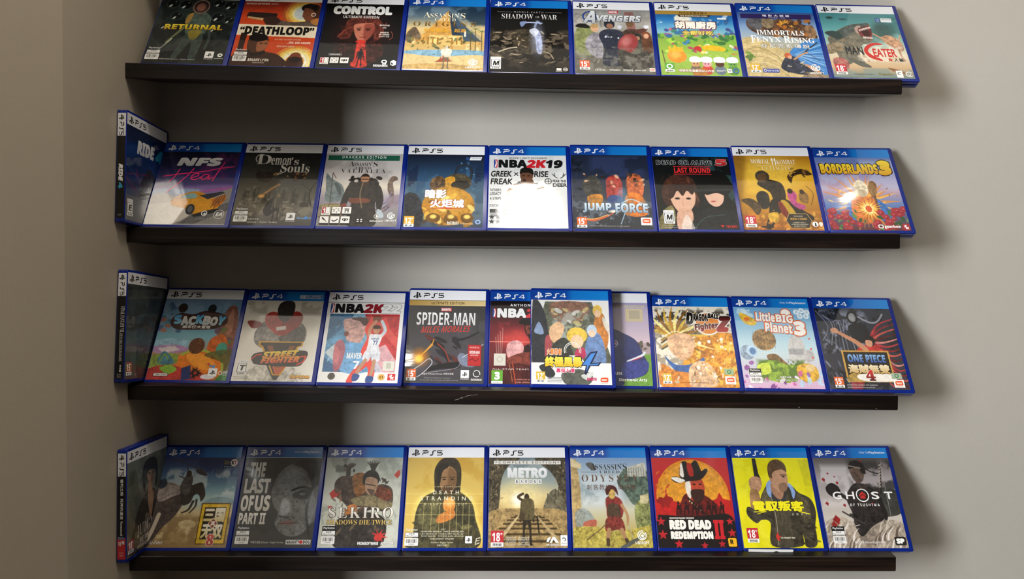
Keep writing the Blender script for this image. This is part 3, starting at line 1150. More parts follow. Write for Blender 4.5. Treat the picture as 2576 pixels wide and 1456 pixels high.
@cover
def c_blackbattle():
    a = Cover('P4', '0c0b0b', 13)
    a.g((14, '0a0909'), (50, '0d0c0b'), (126, '15120f'))
    a.F(16, '3c342a', .7, (0, 48, 100, 126), .58, 7)
    a.F(9, '7a6c58', .7, (0, 52, 100, 112), .66, 9)
    a.D(60, (2, 56, 98, 110), 1.2, 6, ['b9a88a', '2a241c', '5e5342', '8c7c62', '17130f'], .22, (-40, 40), .75)
    a.P([28, 58, 44, 52, 60, 62, 66, 84, 50, 96, 32, 84], '3a3328', 1, tx=.7)
    a.D(24, (26, 54, 68, 96), 1, 4, ['cdbd9c', '8b7d64', '211c16'], .25, (0, 180), .8)
    a.L([12, 92, 24, 86, 34, 84], 2, 'd8ccb0', .8)
    a.L([68, 90, 76, 94, 80, 102], 1.4, 'b8a888', .8)
    a.E(60, 68, 8, 26, '9aa6c8', so=.7, al=.5)
    a.P([56, 56, 62, 54, 66, 70, 66, 92, 60, 92, 58, 72], 'aab4d6', 1, .85, tx=.4)
    a.P([50, 54, 58, 50, 62, 58, 56, 64], 'd5dbee', 1, .8)
    a.L([57, 48, 60, 38, 64, 42], 3, '8f9cc0', .8)
    a.L([40, 44, 48, 40, 66, 41], 1.8, 'a4b4d8')
    a.P([38, 40, 46, 38, 44, 44, 40, 48], '7484ac', 1)
    a.S('MIDDLE-EARTH', 30, 20, 68, 23, 'a8a4a0', sp=1.6)
    for q in ((8, 28), (70, 92)):
        a.rect('small_print', q[0], 21.3, q[1], 21.9, '7d7976')
    a.T('SHADOW', 14, 25, 55, 34, ('f2f0ee', '9a9693'), 'f', -.018)
    a.T('OF', 58, 28.5, 63, 31.5, 'c8c4c0', 'f', -.01)
    a.T('WAR', 65, 25.5, 86, 34.5, ('f2f0ee', '9a9693'), 'f', -.018)
    a.esrb(2, 101, 'M')
    a.poly('maker_mark', [84, 118, 90, 118, 90, 122, 84, 122], 'dcd8d0')
    a.W('maker_mark', 'MONOLITH', 83, 122.6, 91, 124, 'dcd8d0')
    a.disc('maker_mark', 95, 120, 3, 'cfcbc2', inner=.8)
    a.W('maker_mark', 'WB', 93, 118.5, 97, 121.5, 'cfcbc2', 'b')
    return a


@cover
def c_team():
    a = Cover('P5', '7d7a72', 17)
    a.g((14, '8c8a86'), (40, '9b9892'), (70, '6f6c5e'), (126, '5c5a52'))
    a.F(24, 'b8b5b0', .6, (0, 14, 100, 60), .5)
    a.P([66, 18, 78, 18, 80, 60, 70, 60], '8a4a44', 0, .7)
    a.F(20, '4a4840', .6, (0, 20, 40, 50), .55)
    a.P([2, 60, 6, 46, 16, 42, 24, 48, 28, 66, 24, 92, 4, 92], '7d8455', 1, tx=.35)
    a.P([3, 46, 8, 40, 18, 42, 20, 48], '1c1a18', 1)
    a.P([20, 92, 14, 76, 20, 60, 30, 56, 36, 74, 34, 100], '8d8a92', 1, tx=.4)
    a.E(27, 48, 5, 6.5, 'c89c7a')
    a.E(27, 44, 5, 4, 'a4865a')
    a.P([32, 60, 40, 50, 56, 50, 66, 60, 62, 84, 60, 110, 36, 110, 38, 84], '2b2f3c', 1, tx=.35)
    a.E(46, 40, 7, 8.5, '23262e')
    a.E(46.5, 43.5, 4.2, 4.6, '8e6550')
    a.D(6, (40, 58, 58, 66), 1, 2.4, ['cfd3d8', '6a7484'], .6)
    a.P([62, 56, 70, 48, 82, 50, 86, 60, 72, 66], '47362e', 1, tx=.4)
    a.E(72, 39, 4.6, 5.6, '6a5238')
    a.P([78, 50, 90, 46, 94, 42, 95, 48, 86, 56], '5a3a34', 1)
    a.E(93, 44, 3.5, 3.5, 'd9dde8', so=.4)
    a.E(59, 45, 3, 3.5, 'c4c8d8', so=.4)
    a.P([74, 64, 78, 56, 86, 58, 90, 70, 84, 82, 76, 78], '4a4a44', 1, tx=.4)
    a.E(81, 62, 5, 6, '2a2c28')
    a.E(81, 64, 3, 3.6, '9c7a60')
    a.P([86, 62, 92, 54, 98, 60, 99, 86, 88, 90], '5b3c2c', 1, tx=.4)
    a.E(92, 58, 5.4, 6, '7a4630')
    a.E(92, 60, 3.3, 4.2, 'd0a184')
    a.E(68, 74, 12, 18, '8c3a3a', 22)
    a.E(66, 70, 6, 9, 'b06a68', 22, so=.6)
    a.P([56, 84, 76, 92, 92, 86, 96, 112, 60, 116], '3f3c36', 1, tx=.6)
    a.F(10, '8e8b80', .55, (0, 78, 100, 126), .58, 6)
    a.D(26, (4, 80, 96, 120), 1.5, 5, ['a3a094', '3b3934', '6c6a62'], .4, al=.45)
    a.disc('title_lettering', 21, 27, 9.6, '23408a', inner=.78)
    a.rect('title_lettering', 45.5, 15.8, 58.5, 20.8, 'c2252f')
    a.W('title_lettering', 'MARVEL', 46.3, 16.6, 57.7, 20, WHT, 'b', .02)
    a.T('A', 12, 16.5, 28, 39, ('eef0f2', '9aa0a8'), 'b', .03, .25, o=('20242c', .9))
    a.T('VENGERS', 28, 24, 86, 36, ('eef0f2', '9aa0a8'), 'b', .04, .18, o=('20242c', 1))
    a.tw(6, 104, '15', 'cf5f3c', .9)
    for x0, x1, s in ((25, 38, 'CRYSTAL'), (43, 56, 'DYNAMICS'), (60, 72, 'EIDOS'), (74, 88, 'SQUARE ENIX')):
        a.W('maker_mark', s, x0, 118, x1, 121, 'dedcd6', 'b')
    a.bn(92.5, 115, 7)
    return a


@cover
def c_party():
    a = Cover('P5', '7fa84e', 19)
    a.g((14, '245b9c'), (30, '2f78b8'), (52, '7fb7c8'), (62, '86a84c'), (90, '9cbf4e'), (126, '7f9a48'))
    a.E(34, 28, 10, 8, 'f0eede', so=.1)
    a.D(24, (2, 22, 98, 44), 2, 7, ['2a6aa8', '5aa0cc', 'e8f0f0', '3a5a8a'], .45, al=.7)
    a.D(40, (2, 46, 98, 62), 1.5, 5, ['4c4a8c', '8a5aa0', '4a8a6a', '3a6a9c', 'c86a7a', '6a7ab0'], .8, al=.9)
    a.D(40, (2, 58, 98, 72), 2, 6, ['4f8a3c', '7db348', '3c7040', 'a8cc50'], .6, al=.9)
    a.D(46, (2, 68, 98, 100), 1.2, 4.5, ['c8d860', 'd85a4a', 'f0c84a', '5a9a44', '4a8ac0', 'e8e4d0', 'b04a6a', '8cc050'], .55, al=.9)
    a.P([56, 76, 68, 74, 82, 78, 82, 84, 58, 82], 'e8b830', 1)
    a.P([44, 80, 50, 76, 54, 80, 52, 86], 'c23a3c', 1)
    a.P([0, 92, 30, 86, 60, 92, 100, 84, 100, 126, 0, 126], '9cc04e', 1, .6)
    a.E(22, 94, 12, 11, 'e8902c')
    a.E(20, 91, 7, 6, 'f4b050', so=.6)
    a.P([12, 86, 13, 76, 17, 82, 21, 74, 25, 82, 30, 77, 31, 86], 'f2b63a')
    a.L([4, 84, 8, 122], 1.2, '6a4a2a')
    for x, c, b in ((44, 'c89868', '7a6a5a'), (58, 'f0a8b0', 'c84a3c'), (74, '5a3a28', '6a7a8a'), (90, '6aa04a', '5a8a3c')):
        a.E(x, 116, 7, 8, b)
        a.E(x, 106, 5.6, 5.2, c)
        a.P([x - 6, 103, x - 7, 97, x - 3, 94, x + 3, 94, x + 7, 97, x + 6, 103], 'e6eef4', 1)
        for q in (-2, 2):
            a.E(x + q, 106, .8, .9, '18120e')
    a.P([42, 116, 54, 114, 56, 126, 40, 126], 'b8803a', 1)
    a.rect('title_band', 0, 14, 100, 20.5, 'b08c3c')
    a.W('title_band', '包括全新獨家關卡', 31, 15, 68, 19.6, '5c4312', 's', .02)
    a.poly('title_band', [28, 20.5, 72, 20.5, 69, 24.8, 31, 24.8], '3c2a26')
    a.W('title_band', 'THE EVERPECKISH RISES', 32, 21.4, 68, 24, 'f4ead0', 'b')
    a.rect('small_print', 80, 25, 92, 28, 'eef2f4', .5)
    a.T('胡鬧廚房', 24, 32, 77, 46, 'f3ece0', 's', .05, o=('6a2c26', 2.0))
    a.T('全都好吃', 32, 49, 72, 57, 'f4d86a', 's', .03, o=('5a3426', 1.4))
    a.tw(5, 106, '0', '5da33e', .85)
    a.rect('rating_label', 6, 107, 15.4, 115.5, '5da33e')
    a.disc('rating_label', 11, 111.6, 4, WHT, inner=.6)
    a.S('收錄所有遊戲和DLC內容', 22, 116, 66, 120.5, 'f6efe4', 's', .02, o=('8a3a34', .6))
    a.W('maker_mark', 'team17', 69, 116, 80, 119, WHT, 'i')
    a.rect('maker_mark', 82, 114, 88, 121, WHT, .6)
    a.W('maker_mark', '17', 83, 115.5, 87, 119.5, '202428', 'b')
    a.disc('maker_mark', 93, 117, 4, '4a78b8', inner=.6)
    return a


@cover
def c_archer():
    a = Cover('P4', '6a8ab8', 23)
    a.g((14, '3a5a94'), (40, '7d9cc4'), (62, 'a8b4b8'), (84, 'b8a87c'), (126, '8a7c66'))
    a.P([12, 28, 26, 26, 40, 28, 60, 26, 76, 32, 92, 40, 98, 58, 88, 66, 60, 56, 30, 56, 12, 44], '5a4334', 1, tx=.5)
    a.E(22, 34, 10, 12, '5d5c60', tx=.4)
    a.E(38, 33, 8, 10, '8c7a60', tx=.4)
    a.D(40, (44, 28, 92, 58), 2, 6, ['8a5a30', '4a3428', 'b8702c', '6a4a38'], .6, al=.85)
    a.D(20, (50, 28, 70, 40), 1, 3, ['e08a2c', 'f0b040'], .4, al=.8)
    a.P([84, 40, 94, 36, 98, 50, 92, 62, 86, 54], '8a6c50', 1, tx=.4)
    a.P([0, 66, 22, 62, 44, 76, 58, 96, 66, 126, 0, 126], 'c9b480', 1, tx=.2)
    for k in range(9):
        a.L([2, 78 + k * 5, 20, 72 + k * 5, 40, 86 + k * 4, 52, 104 + k * 3], 1.2, ['e8d8ac', '9a8658', 'b8a06c'][k % 3], .6, .8)
    a.D(12, (2, 84, 14, 100), 1.5, 4, ['5c7a38', '7c9a48'], .6)
    a.P([58, 84, 100, 60, 100, 118, 84, 112], '4a86c8', 1)
    for k in range(12):
        an = math.radians(-32 + k * 7)
        a.L([64, 88, 64 + 44 * math.cos(an), 88 + 36 * math.sin(an)], 1.1, ['bfe0f4', '2c5a9c', '86bce6'][k % 3], .75)
    a.L([78, 82, 96, 66], 1.4, '3a2a22')
    a.L([78, 82, 94, 98], .6, '2a2420')
    a.P([48, 98, 56, 90, 66, 94, 72, 106, 88, 112, 92, 122, 60, 120, 44, 112], '2e3444', 1, tx=.5)
    a.D(14, (50, 94, 84, 120), 1.2, 4, ['8c96a4', '1c2030', 'c8b898'], .35, al=.8)
    a.P([74, 104, 84, 108, 92, 118, 84, 116], 'd09a74', 1)
    a.E(55, 90, 4.4, 4.6, 'c25a34')
    a.E(57, 92.5, 2.6, 3, 'd8a684')
    a.L([62, 96, 72, 88, 80, 84], 2.4, 'c49068')
    a.D(10, (60, 118, 98, 126), 3, 8, ['7a6654', 'a89070'], .4, al=.7)
    a.rect('title_band', 4, 17, 96, 25.5, '33275c')
    a.W('title_band', '暗影大師版', 33, 18, 68, 22, 'f0eefa', 's', .02, sp=1.7)
    a.W('title_band', '包含遊戲 + 季票', 40, 22.8, 62, 24.6, 'd8d4ee')
    a.T('IMMORTALS', 21, 46, 82, 55, WHT, 'f', .005, o=('2c2c3a', .5))
    a.T('F', 12, 56, 19, 69, WHT, 'f', .005)
    a.T('ENYX', 19, 58.5, 50, 67, WHT, 'f', .005)
    a.T('R', 54, 56, 63, 68.5, WHT, 'f', .005)
    a.T('ISING', 63, 58.5, 93, 68, WHT, 'f', .005)
    a.T('芬尼克斯傳說', 23, 70.5, 85, 77.5, 'f2f2ee', 's', .01, sp=1.35, o=('4a4a50', .3))
    a.tw(5, 105, '12', 'd8ab2e', .85)
    a.rect('rating_label', 19.5, 113, 40, 119.5, '3c4c9c', 1)
    a.W('rating_label', '包含 PS5 升級', 25, 114.6, 39, 118, WHT)
    a.disc('rating_label', 22.5, 116.2, 2, WHT, inner=.7)
    a.ubi(86, 110, 1.05)
    return a


@cover
def c_shark():
    a = Cover('P5', '5a8f92', 29)
    a.g((14, '4f8d90'), (40, '5c9a9c'), (66, '9ab8ac'), (86, 'd8cdb0'), (108, 'cfae86'), (126, '6c7f7c'))
    a.F(26, '2f5a5c', .5, (50, 16, 110, 70), .5)
    a.E(78, 44, 14, 16, '34504c', so=.5, al=.8)
    a.F(14, 'e9ded0', .6, (20, 66, 100, 100), .5)
    a.P([24, 24, 32, 23, 36, 26, 28, 27], '4c6a6a', 1)
    a.P([8, 22, 14, 20, 18, 23, 12, 25], '35504f', 1)
    a.P([10, 80, 4, 60, 18, 46, 34, 36, 52, 32, 61, 31, 63, 38, 62, 56, 58, 66, 46, 70, 40, 86, 44, 104, 34, 98, 22, 104, 14, 96], '746f60', 1, tx=.3)
    a.P([34, 36, 52, 32, 61, 31, 58, 37, 46, 42, 34, 52, 16, 62, 14, 52], '4b5552', 1, .9, tx=.3)
    a.P([42, 40, 50, 36, 48, 46, 44, 50], 'c9a59a', 1, .8)
    a.P([46, 42, 54, 38, 62, 36, 63, 46, 60, 60, 52, 58, 47, 52], '6c2a2c', 1, tx=.4)
    a.P([50, 46, 58, 43, 60, 52, 54, 56], '3a1416', 1)
    for k in range(8):
        a.P([47 + k * 2, 43 - k * .75, 49 + k * 2, 42.4 - k * .75, 48 + k * 2, 47 - k * .7], 'f2ece0', tx=0)
    for k in range(6):
        a.P([50 + k * 2, 58 + k * .2, 52 + k * 2, 58 + k * .2, 51 + k * 2, 53.5 + k * .2], 'f2ece0', tx=0)
    a.P([2, 50, 14, 46, 24, 54, 16, 60], '3d4a48', 1)
    a.P([0, 72, 14, 66, 22, 74, 10, 84, 0, 86], '8a7c66', 1, tx=.4)
    a.D(24, (16, 56, 50, 96), 1, 3.5, ['8d8264', 'a4835c', '5a5648'], .5, al=.6)
    a.P([22, 92, 42, 100, 50, 108, 36, 106], '5f6058', 1)
    a.P([72, 58, 82, 52, 94, 60, 98, 72, 94, 80, 82, 72], 'b98f70', 1, tx=.4)
    a.L([64, 50, 74, 58, 82, 62], 2.2, 'c49a78')
    a.L([94, 62, 98, 52], 1.8, 'c49a78')
    a.L([90, 72, 92, 88, 94, 96], 2.6, 'b08668')
    a.P([4, 96, 14, 92, 22, 100, 20, 112, 6, 112], 'a85a58', 1, .8, tx=.5)
    a.F(8, 'f0e6d6', .6, (30, 70, 100, 100), .6, 8)
    a.P([70, 108, 84, 112, 90, 118, 76, 114], '8a5c40', 1)
    a.F(16, '7f9490', .6, (0, 108, 100, 126), .5)
    a.T('MAN', 23, 73, 45, 87, '20242a', 's', .03, -.02)
    a.T('EATER', 57, 76, 86, 90, 'c8322e', 's', .035, -.02)
    a.poly('title_lettering', [46, 80, 50, 72, 58, 67, 68, 66.5, 72, 69, 62, 70, 55, 74, 51, 80, 53, 85, 58, 90, 64, 93, 66, 97, 58, 95, 50, 90], 'c8322e', 1)
    a.T('食', 73, 92, 79, 97.5, 'c8322e', 's', .02)
    a.T('人鯊', 80.5, 92, 93, 98, '23262a', 's', .02)
    a.rect('rating_label', 72, 22, 78, 29, '2e5aa0', .6)
    a.W('rating_label', '中英', 73, 23, 77, 25.2, WHT)
    a.W('rating_label', '文版', 73, 26, 77, 28.2, WHT)
    a.rect('rating_label', 79, 22, 93, 29, 'eef2f4', .6)
    a.W('rating_label', '免費升級PS5版', 80, 23, 92, 25.4, '3a4a60')
    a.tw(4, 104, '18', 'c2353f', .98)
    a.S('本遊戲情節涉及暴力', 25, 119, 50, 121, '6a6a60')
    a.W('maker_mark', 'Tripwire', 56, 117.5, 73, 122, '8a7a2c', 'F', .01)
    a.rect('maker_mark', 78, 113, 86, 124.5, 'f6f4f2', .6)
    a.disc('maker_mark', 82, 118, 2.4, '44484c', inner=.6, a0=60, a1=330)
    a.disc('maker_mark', 94, 119, 4.6, WHT, inner=.75, a0=30, a1=330)
    a.disc('maker_mark', 94, 119, 2.2, WHT, inner=.6, a0=-60, a1=230)
    return a


# ---- second shelf
@cover
def c_rider():
    a = Cover('P5', '0d2350', 31)
    a.g((14, '0b1c40'), (50, '123064'), (90, '15264c'), (126, '3a4048'))
    a.F(20, '1d3f86', .6, (0, 30, 100, 80), .55)
    a.L([0, 60, 40, 78, 100, 96], 1.2, '4a64a0', .6)
    a.P([30, 84, 44, 66, 58, 60, 74, 68, 80, 84, 66, 96, 40, 94], '15171c', 1, tx=.6)
    a.E(56, 66, 9, 9, '23262e')
    a.D(24, (30, 64, 82, 94), 1.5, 5, ['3a4050', '0c0e12', '586074'], .4, al=.8)
    a.P([0, 96, 100, 100, 100, 126, 0, 126], '5c5e60', 0, .6)  # pale lower part: a reflection put into the print colour
    a.T('RIDE', 24, 27, 68, 44, ('f4f4f4', 'c4c8d0'), 'i', .05)
    a.T('4', 70, 28, 90, 46, '2c9ac8', 'i', .05, .1)
    a.esrb(4, 101, 'E', 'EVERYONE')
    return a


@cover
def c_sportscar():
    a = Cover('P4', '1a1c3c', 37)
    a.g((14, '14142c'), (50, '232250'), (70, '4a3a78'), (84, '6a6a8c'), (126, 'a8a49c'))
    a.F(26, '5c2456', .7, (50, 12, 120, 60), .5)
    a.P([0, 72, 40, 68, 100, 66, 100, 80, 0, 84], '8a6aa8', 1, .7, 2)
    a.P([0, 74, 50, 72, 60, 78, 0, 84], '9cc4d8', 1, .7, 1.5)
    a.L([60, 76, 100, 70], 3, 'b04a8c', .6, 1.5)
    for k in range(10):
        a.L([4 + k * 9, 24 + (k * 37) % 40, 12 + k * 9, 23 + (k * 37) % 40], .7, '6a6ab0', .6)
    a.P([30, 100, 100, 70, 100, 126, 14, 126], '8a8680', 0, tx=.1)
    a.P([40, 126, 62, 104, 100, 92, 100, 104, 60, 126], '5b5a5c', 0, .8, tx=.3)
    a.P([0, 84, 20, 80, 40, 92, 50, 110, 30, 124, 0, 126], 'bab4ac', 1, so=1.2, tx=.08)
    a.P([0, 98, 40, 94, 56, 104, 50, 116, 30, 126, 0, 126], 'd2ccc2', 1, so=1, tx=.06)
    a.P([27, 90, 34, 84, 46, 80, 60, 79, 74, 84, 86, 90, 88, 98, 80, 106, 60, 110, 46, 102, 30, 98], 'd8951c', 1, tx=.12)
    a.P([30, 86, 40, 80, 54, 76, 66, 79, 72, 85, 60, 87, 40, 88], 'c4841a', 1)
    a.P([38, 85, 46, 80, 54, 79, 58, 85, 48, 87], '7fa8a8', 1)
    a.P([60, 82, 88, 76, 92, 78, 72, 88], '20242c', 0)
    a.P([76, 88, 92, 80, 95, 86, 90, 96, 82, 102], 'b86a1a', 0, tx=.3)
    for k in range(4):
        a.L([78 + k * 4, 100 - k * 3, 84 + k * 3, 84 - k], .8, '1c1a1c')
    a.E(53, 103, 5.5, 8, '24262c')
    a.E(53, 103, 3, 5, '5c5e62')
    a.P([60, 110, 84, 102, 88, 106, 62, 114], '1c1c20', 1)
    a.T('NFS', 21, 23, 76, 36.5, ('f2f2f2', 'c8c8cc'), 'b', .06, .3)
    mg = 'd02c68'
    for st in ([(8, 53), (30, 49), (58, 45), (78, 40), (97, 37)], [(27, 41), (23, 53), (17, 62)], [(45, 40), (37, 54), (17, 79)],
               [(44, 55), (52, 52), (52, 48), (46, 50), (44, 56), (50, 58), (57, 53)],
               [(66, 50), (60, 50), (57, 56), (62, 57), (67, 51), (66, 57), (72, 54)],
               [(83, 30), (77, 45), (72, 60)]):
        a.stroke('title_lettering', [tuple(q) for q in smooth_pts(np.array(st), False, 4)], 1.5, mg)
    a.disc('maker_mark', 72, 109, 3.8, 'e8e8e6', inner=.72)
    a.disc('maker_mark', 72.6, 110, 1.5, 'e8e8e6')
    a.W('maker_mark', 'GHOST', 63, 116, 82, 118.5, 'a8a8a8', sp=1.4)
    a.disc('maker_mark', 90.5, 110.5, 6.6, 'e8e8e6', inner=.90)
    a.W('maker_mark', 'EA', 86.4, 107.6, 94.8, 113.2, 'efefed', 'i', .02)
    a.poly('small_print', [0, 125, 100, 125, 100, 126, 0, 126], 'c4c4c0')
    return a


@cover
def c_knight():
    a = Cover('P5', '35332e', 41)
    a.g((14, '1b1b1b'), (50, '26251f'), (80, '5d584b'), (104, '6b655a'), (126, '3c3a35'))
    a.F(22, '33322e', .7, (0, 14, 100, 60), .5)
    a.P([20, 46, 34, 44, 42, 50, 38, 60, 24, 58], '221a14', 1, tx=.6)
    a.P([62, 46, 78, 44, 82, 52, 70, 60], '2a2018', 1, tx=.6)
    a.D(8, (36, 46, 84, 54), 1, 2.5, ['c07838', 'e0a050'], .5, al=.6)
    for x, h in ((8, 70), (20, 66), (34, 74), (46, 70), (56, 68), (70, 66), (84, 72)):
        a.P([x, h, x + 9, h, x + 10, 94, x - 1, 94], '4a473d', tx=.5)
        a.P([x + 2, h + 4, x + 4, h + 4, x + 4, 92, x + 2, 92], '2a2822', al=.7)
    a.L([34, 80, 44, 70, 52, 64], 3, 'd89a58', .55, 1.4)
    a.E(32, 82, 4, 2.4, 'e8a858', so=.6)
    a.F(18, '8d8676', .7, (0, 82, 100, 114), .5)
    a.D(40, (2, 88, 98, 116), 1, 4, ['3a3730', 'a49c8a', '57524a'], .5, al=.6)
    a.L([98, 60, 92, 76, 96, 96], 1.6, '1c1b18')
    a.L([94, 74, 84, 66, 80, 60], .9, '1c1b18')
    a.P([82, 92, 92, 90, 94, 98, 82, 98], '3b362c')
    a.P([38, 104, 42, 90, 50, 84, 56, 92, 54, 104, 44, 112], '1f1b18', 1)
    a.man(54, 78, 120, '7a6a4c', '4a4336', '211d1a', light='7c7258')
    a.L([62, 98, 74, 100], 1.2, '9c9484')
    a.T('D', 17, 17, 36, 32, ('e4e0d8', 'b8b4ac'), 'f', -.005)
    a.T('emon', 36, 22, 62, 33, ('e4e0d8', 'b8b4ac'), 'f', 0)
    a.T("'s", 62, 21, 72, 33, ('e4e0d8', 'b8b4ac'), 'f', 0)
    a.T('Souls', 50, 31, 87, 45, ('e4e0d8', 'b8b4ac'), 'f', .0)
    a.stroke('title_lettering', [(50, 45), (46, 50), (54, 45)], .8, 'cfcbc4')
    a.disc('title_lettering', 22, 23, 7, 'd8d4cc', inner=.86, a0=120, a1=300)
    a.sticker(3, 100)
    a.S('中英文合版', 21, 115.5, 35, 118, 'e0ddd4')
    a.S('(Chinese + English Version)', 21, 119.5, 58, 123, 'e0ddd4')
    a.psbox(68, 107, 11)
    a.W('maker_mark', 'Bluep', 82, 113, 91, 117, '7fa8d8', 's', .02)
    a.disc('maker_mark', 92.5, 114.5, 2.3, '4c8ad0')
    a.W('maker_mark', 'int', 95, 112.6, 99.5, 116.4, '7fa8d8', 's', .02)
    return a


@cover
def c_viking():
    a = Cover('P5', 'a8a4a2', 43)
    a.g((14, 'b9b4b2'), (50, 'a5a09f'), (66, 'd6cdbb'), (84, '9b92a0'), (100, '8a8486'), (126, '78746f'))
    a.F(24, 'cfcac6', .6, (0, 20, 100, 66), .52)
    a.P([4, 46, 12, 54, 26, 64, 30, 80, 26, 88, 8, 88, 6, 70], '6d7a7c', 1, tx=.25)
    a.P([16, 60, 24, 66, 26, 80, 20, 72], '3d474a', 1, .8)
    a.L([12, 46, 14, 96], 1, '4a4440')
    a.L([12, 44, 17, 53], .8, '4a3a34')
    a.P([88, 90, 84, 70, 84, 58, 88, 50, 94, 50, 96, 55, 92, 57, 90, 60, 92, 72, 92, 92, 74, 112, 70, 106], '6c5c52', 1, tx=.35)
    for k in range(7):
        a.L([70, 92 + k * 3, 82, 88 + k * 3, 90, 74 + k * 4], 1.2, ['8f89b0', '57505e'][k % 2], .8)
    a.P([0, 96, 22, 92, 34, 100, 30, 112, 0, 112], '7b6d52', 1, tx=.4)
    for k in range(6):
        a.E(5 + k * 5, 96, 2.2, 2.6, '9a8a5a')
    a.P([84, 84, 100, 78, 100, 92, 88, 96], '8a7a84', 1, .8)
    a.F(14, '8d8a88', .6, (0, 100, 100, 126), .5)
    a.P([34, 72, 36, 58, 46, 52, 60, 52, 70, 58, 74, 72, 70, 92, 72, 124, 38, 124, 40, 92], '2e2926', 1, tx=.45)
    a.D(26, (36, 52, 72, 64), 2, 4.5, ['1c1918', '332e2a', '26211f'], .6, al=.9)
    a.P([34, 64, 42, 66, 38, 82, 32, 98, 27, 98, 28, 84], '2b2724', 1, tx=.3)
    a.P([68, 64, 75, 66, 80, 84, 78, 100, 73, 100, 70, 84], '2b2724', 1, tx=.3)
    a.P([27, 94, 34, 92, 34, 102, 28, 104], '7a3a30', 1)
    a.E(54, 54, 6.2, 8.6, '33261f', tx=.05)
    a.P([49.2, 51, 58.8, 51, 58.6, 58, 56.6, 63, 51.4, 63, 49.4, 58], 'a87c60', 1, tx=.05)
    a.P([49.2, 57.5, 52, 58.6, 56, 58.6, 58.8, 57.5, 57.4, 64.5, 50.6, 64.5], '3f2e22', 1)
    a.L([49.6, 54.4, 58.4, 54.4], 1, '2c2019')
    a.P([38, 84, 60, 84, 62, 90, 40, 91], '6e3e2c', 1)
    a.L([52, 60, 50, 78, 54, 98], 1.6, '8c7a5a', .7)
    a.L([30, 102, 36, 112], 1.4, 'c8ccd0')
    a.P([74, 100, 80, 104, 82, 112, 74, 112], 'a8b4bc', 1)
    a.E(43, 57, 2.6, 2.4, 'b8b0a8')
    a.rect('title_band', 3, 16.4, 96, 24.6, '1d5a48')
    a.W('title_band', 'DRAKKAR EDITION', 21, 17.4, 78, 21.4, 'e8efe8', 's', .02, sp=1.5)
    a.W('title_band', '게임 및 추가 디지털 콘텐츠 포함', 36, 22.2, 64, 24, 'c4d8cc')
    d = '27241f'
    a.T('A', 31, 26, 38, 34, d, 'f', -.01)
    a.T('SSASSIN', 37.5, 27.5, 60, 33.6, d, 'f', -.012)
    a.T("'S", 60, 26, 68, 34.5, d, 'f', -.012)
    a.T('CREED', 40, 35, 60, 38.6, d, 'f', -.012)
    a.T('VALHALLA', 22, 38.4, 79, 44.6, d, 'f', -.012, sp=1.5)
    for i, k in enumerate(('18', 'v', 'h')):
        a.kr(4 + i * 13, 97, 12, k)
    for i, k in enumerate(('p', 's', 'c')):
        a.kr(3.4 + i * 13, 111, 12, k)
    a.rect('rating_label', 48, 113.5, 58, 121, '161616', 1.2)
    for q in (50, 54.4):
        a.rect('rating_label', q, 115, q + 2.4, 117, 'dcd8d0')
        a.rect('rating_label', q, 118, q + 2.4, 119.6, 'dcd8d0')
    a.disc('maker_mark', 74.5, 111, 3.8, 'e6e2dc', inner=.86)
    a.poly('maker_mark', [73, 108.6, 77, 111, 73, 113.4], 'e6e2dc')
    a.W('maker_mark', 'INTRAGAMES', 66, 117, 83, 119.4, 'e6e2dc', 'b')
    a.ubi(92, 110, .85)
    return a


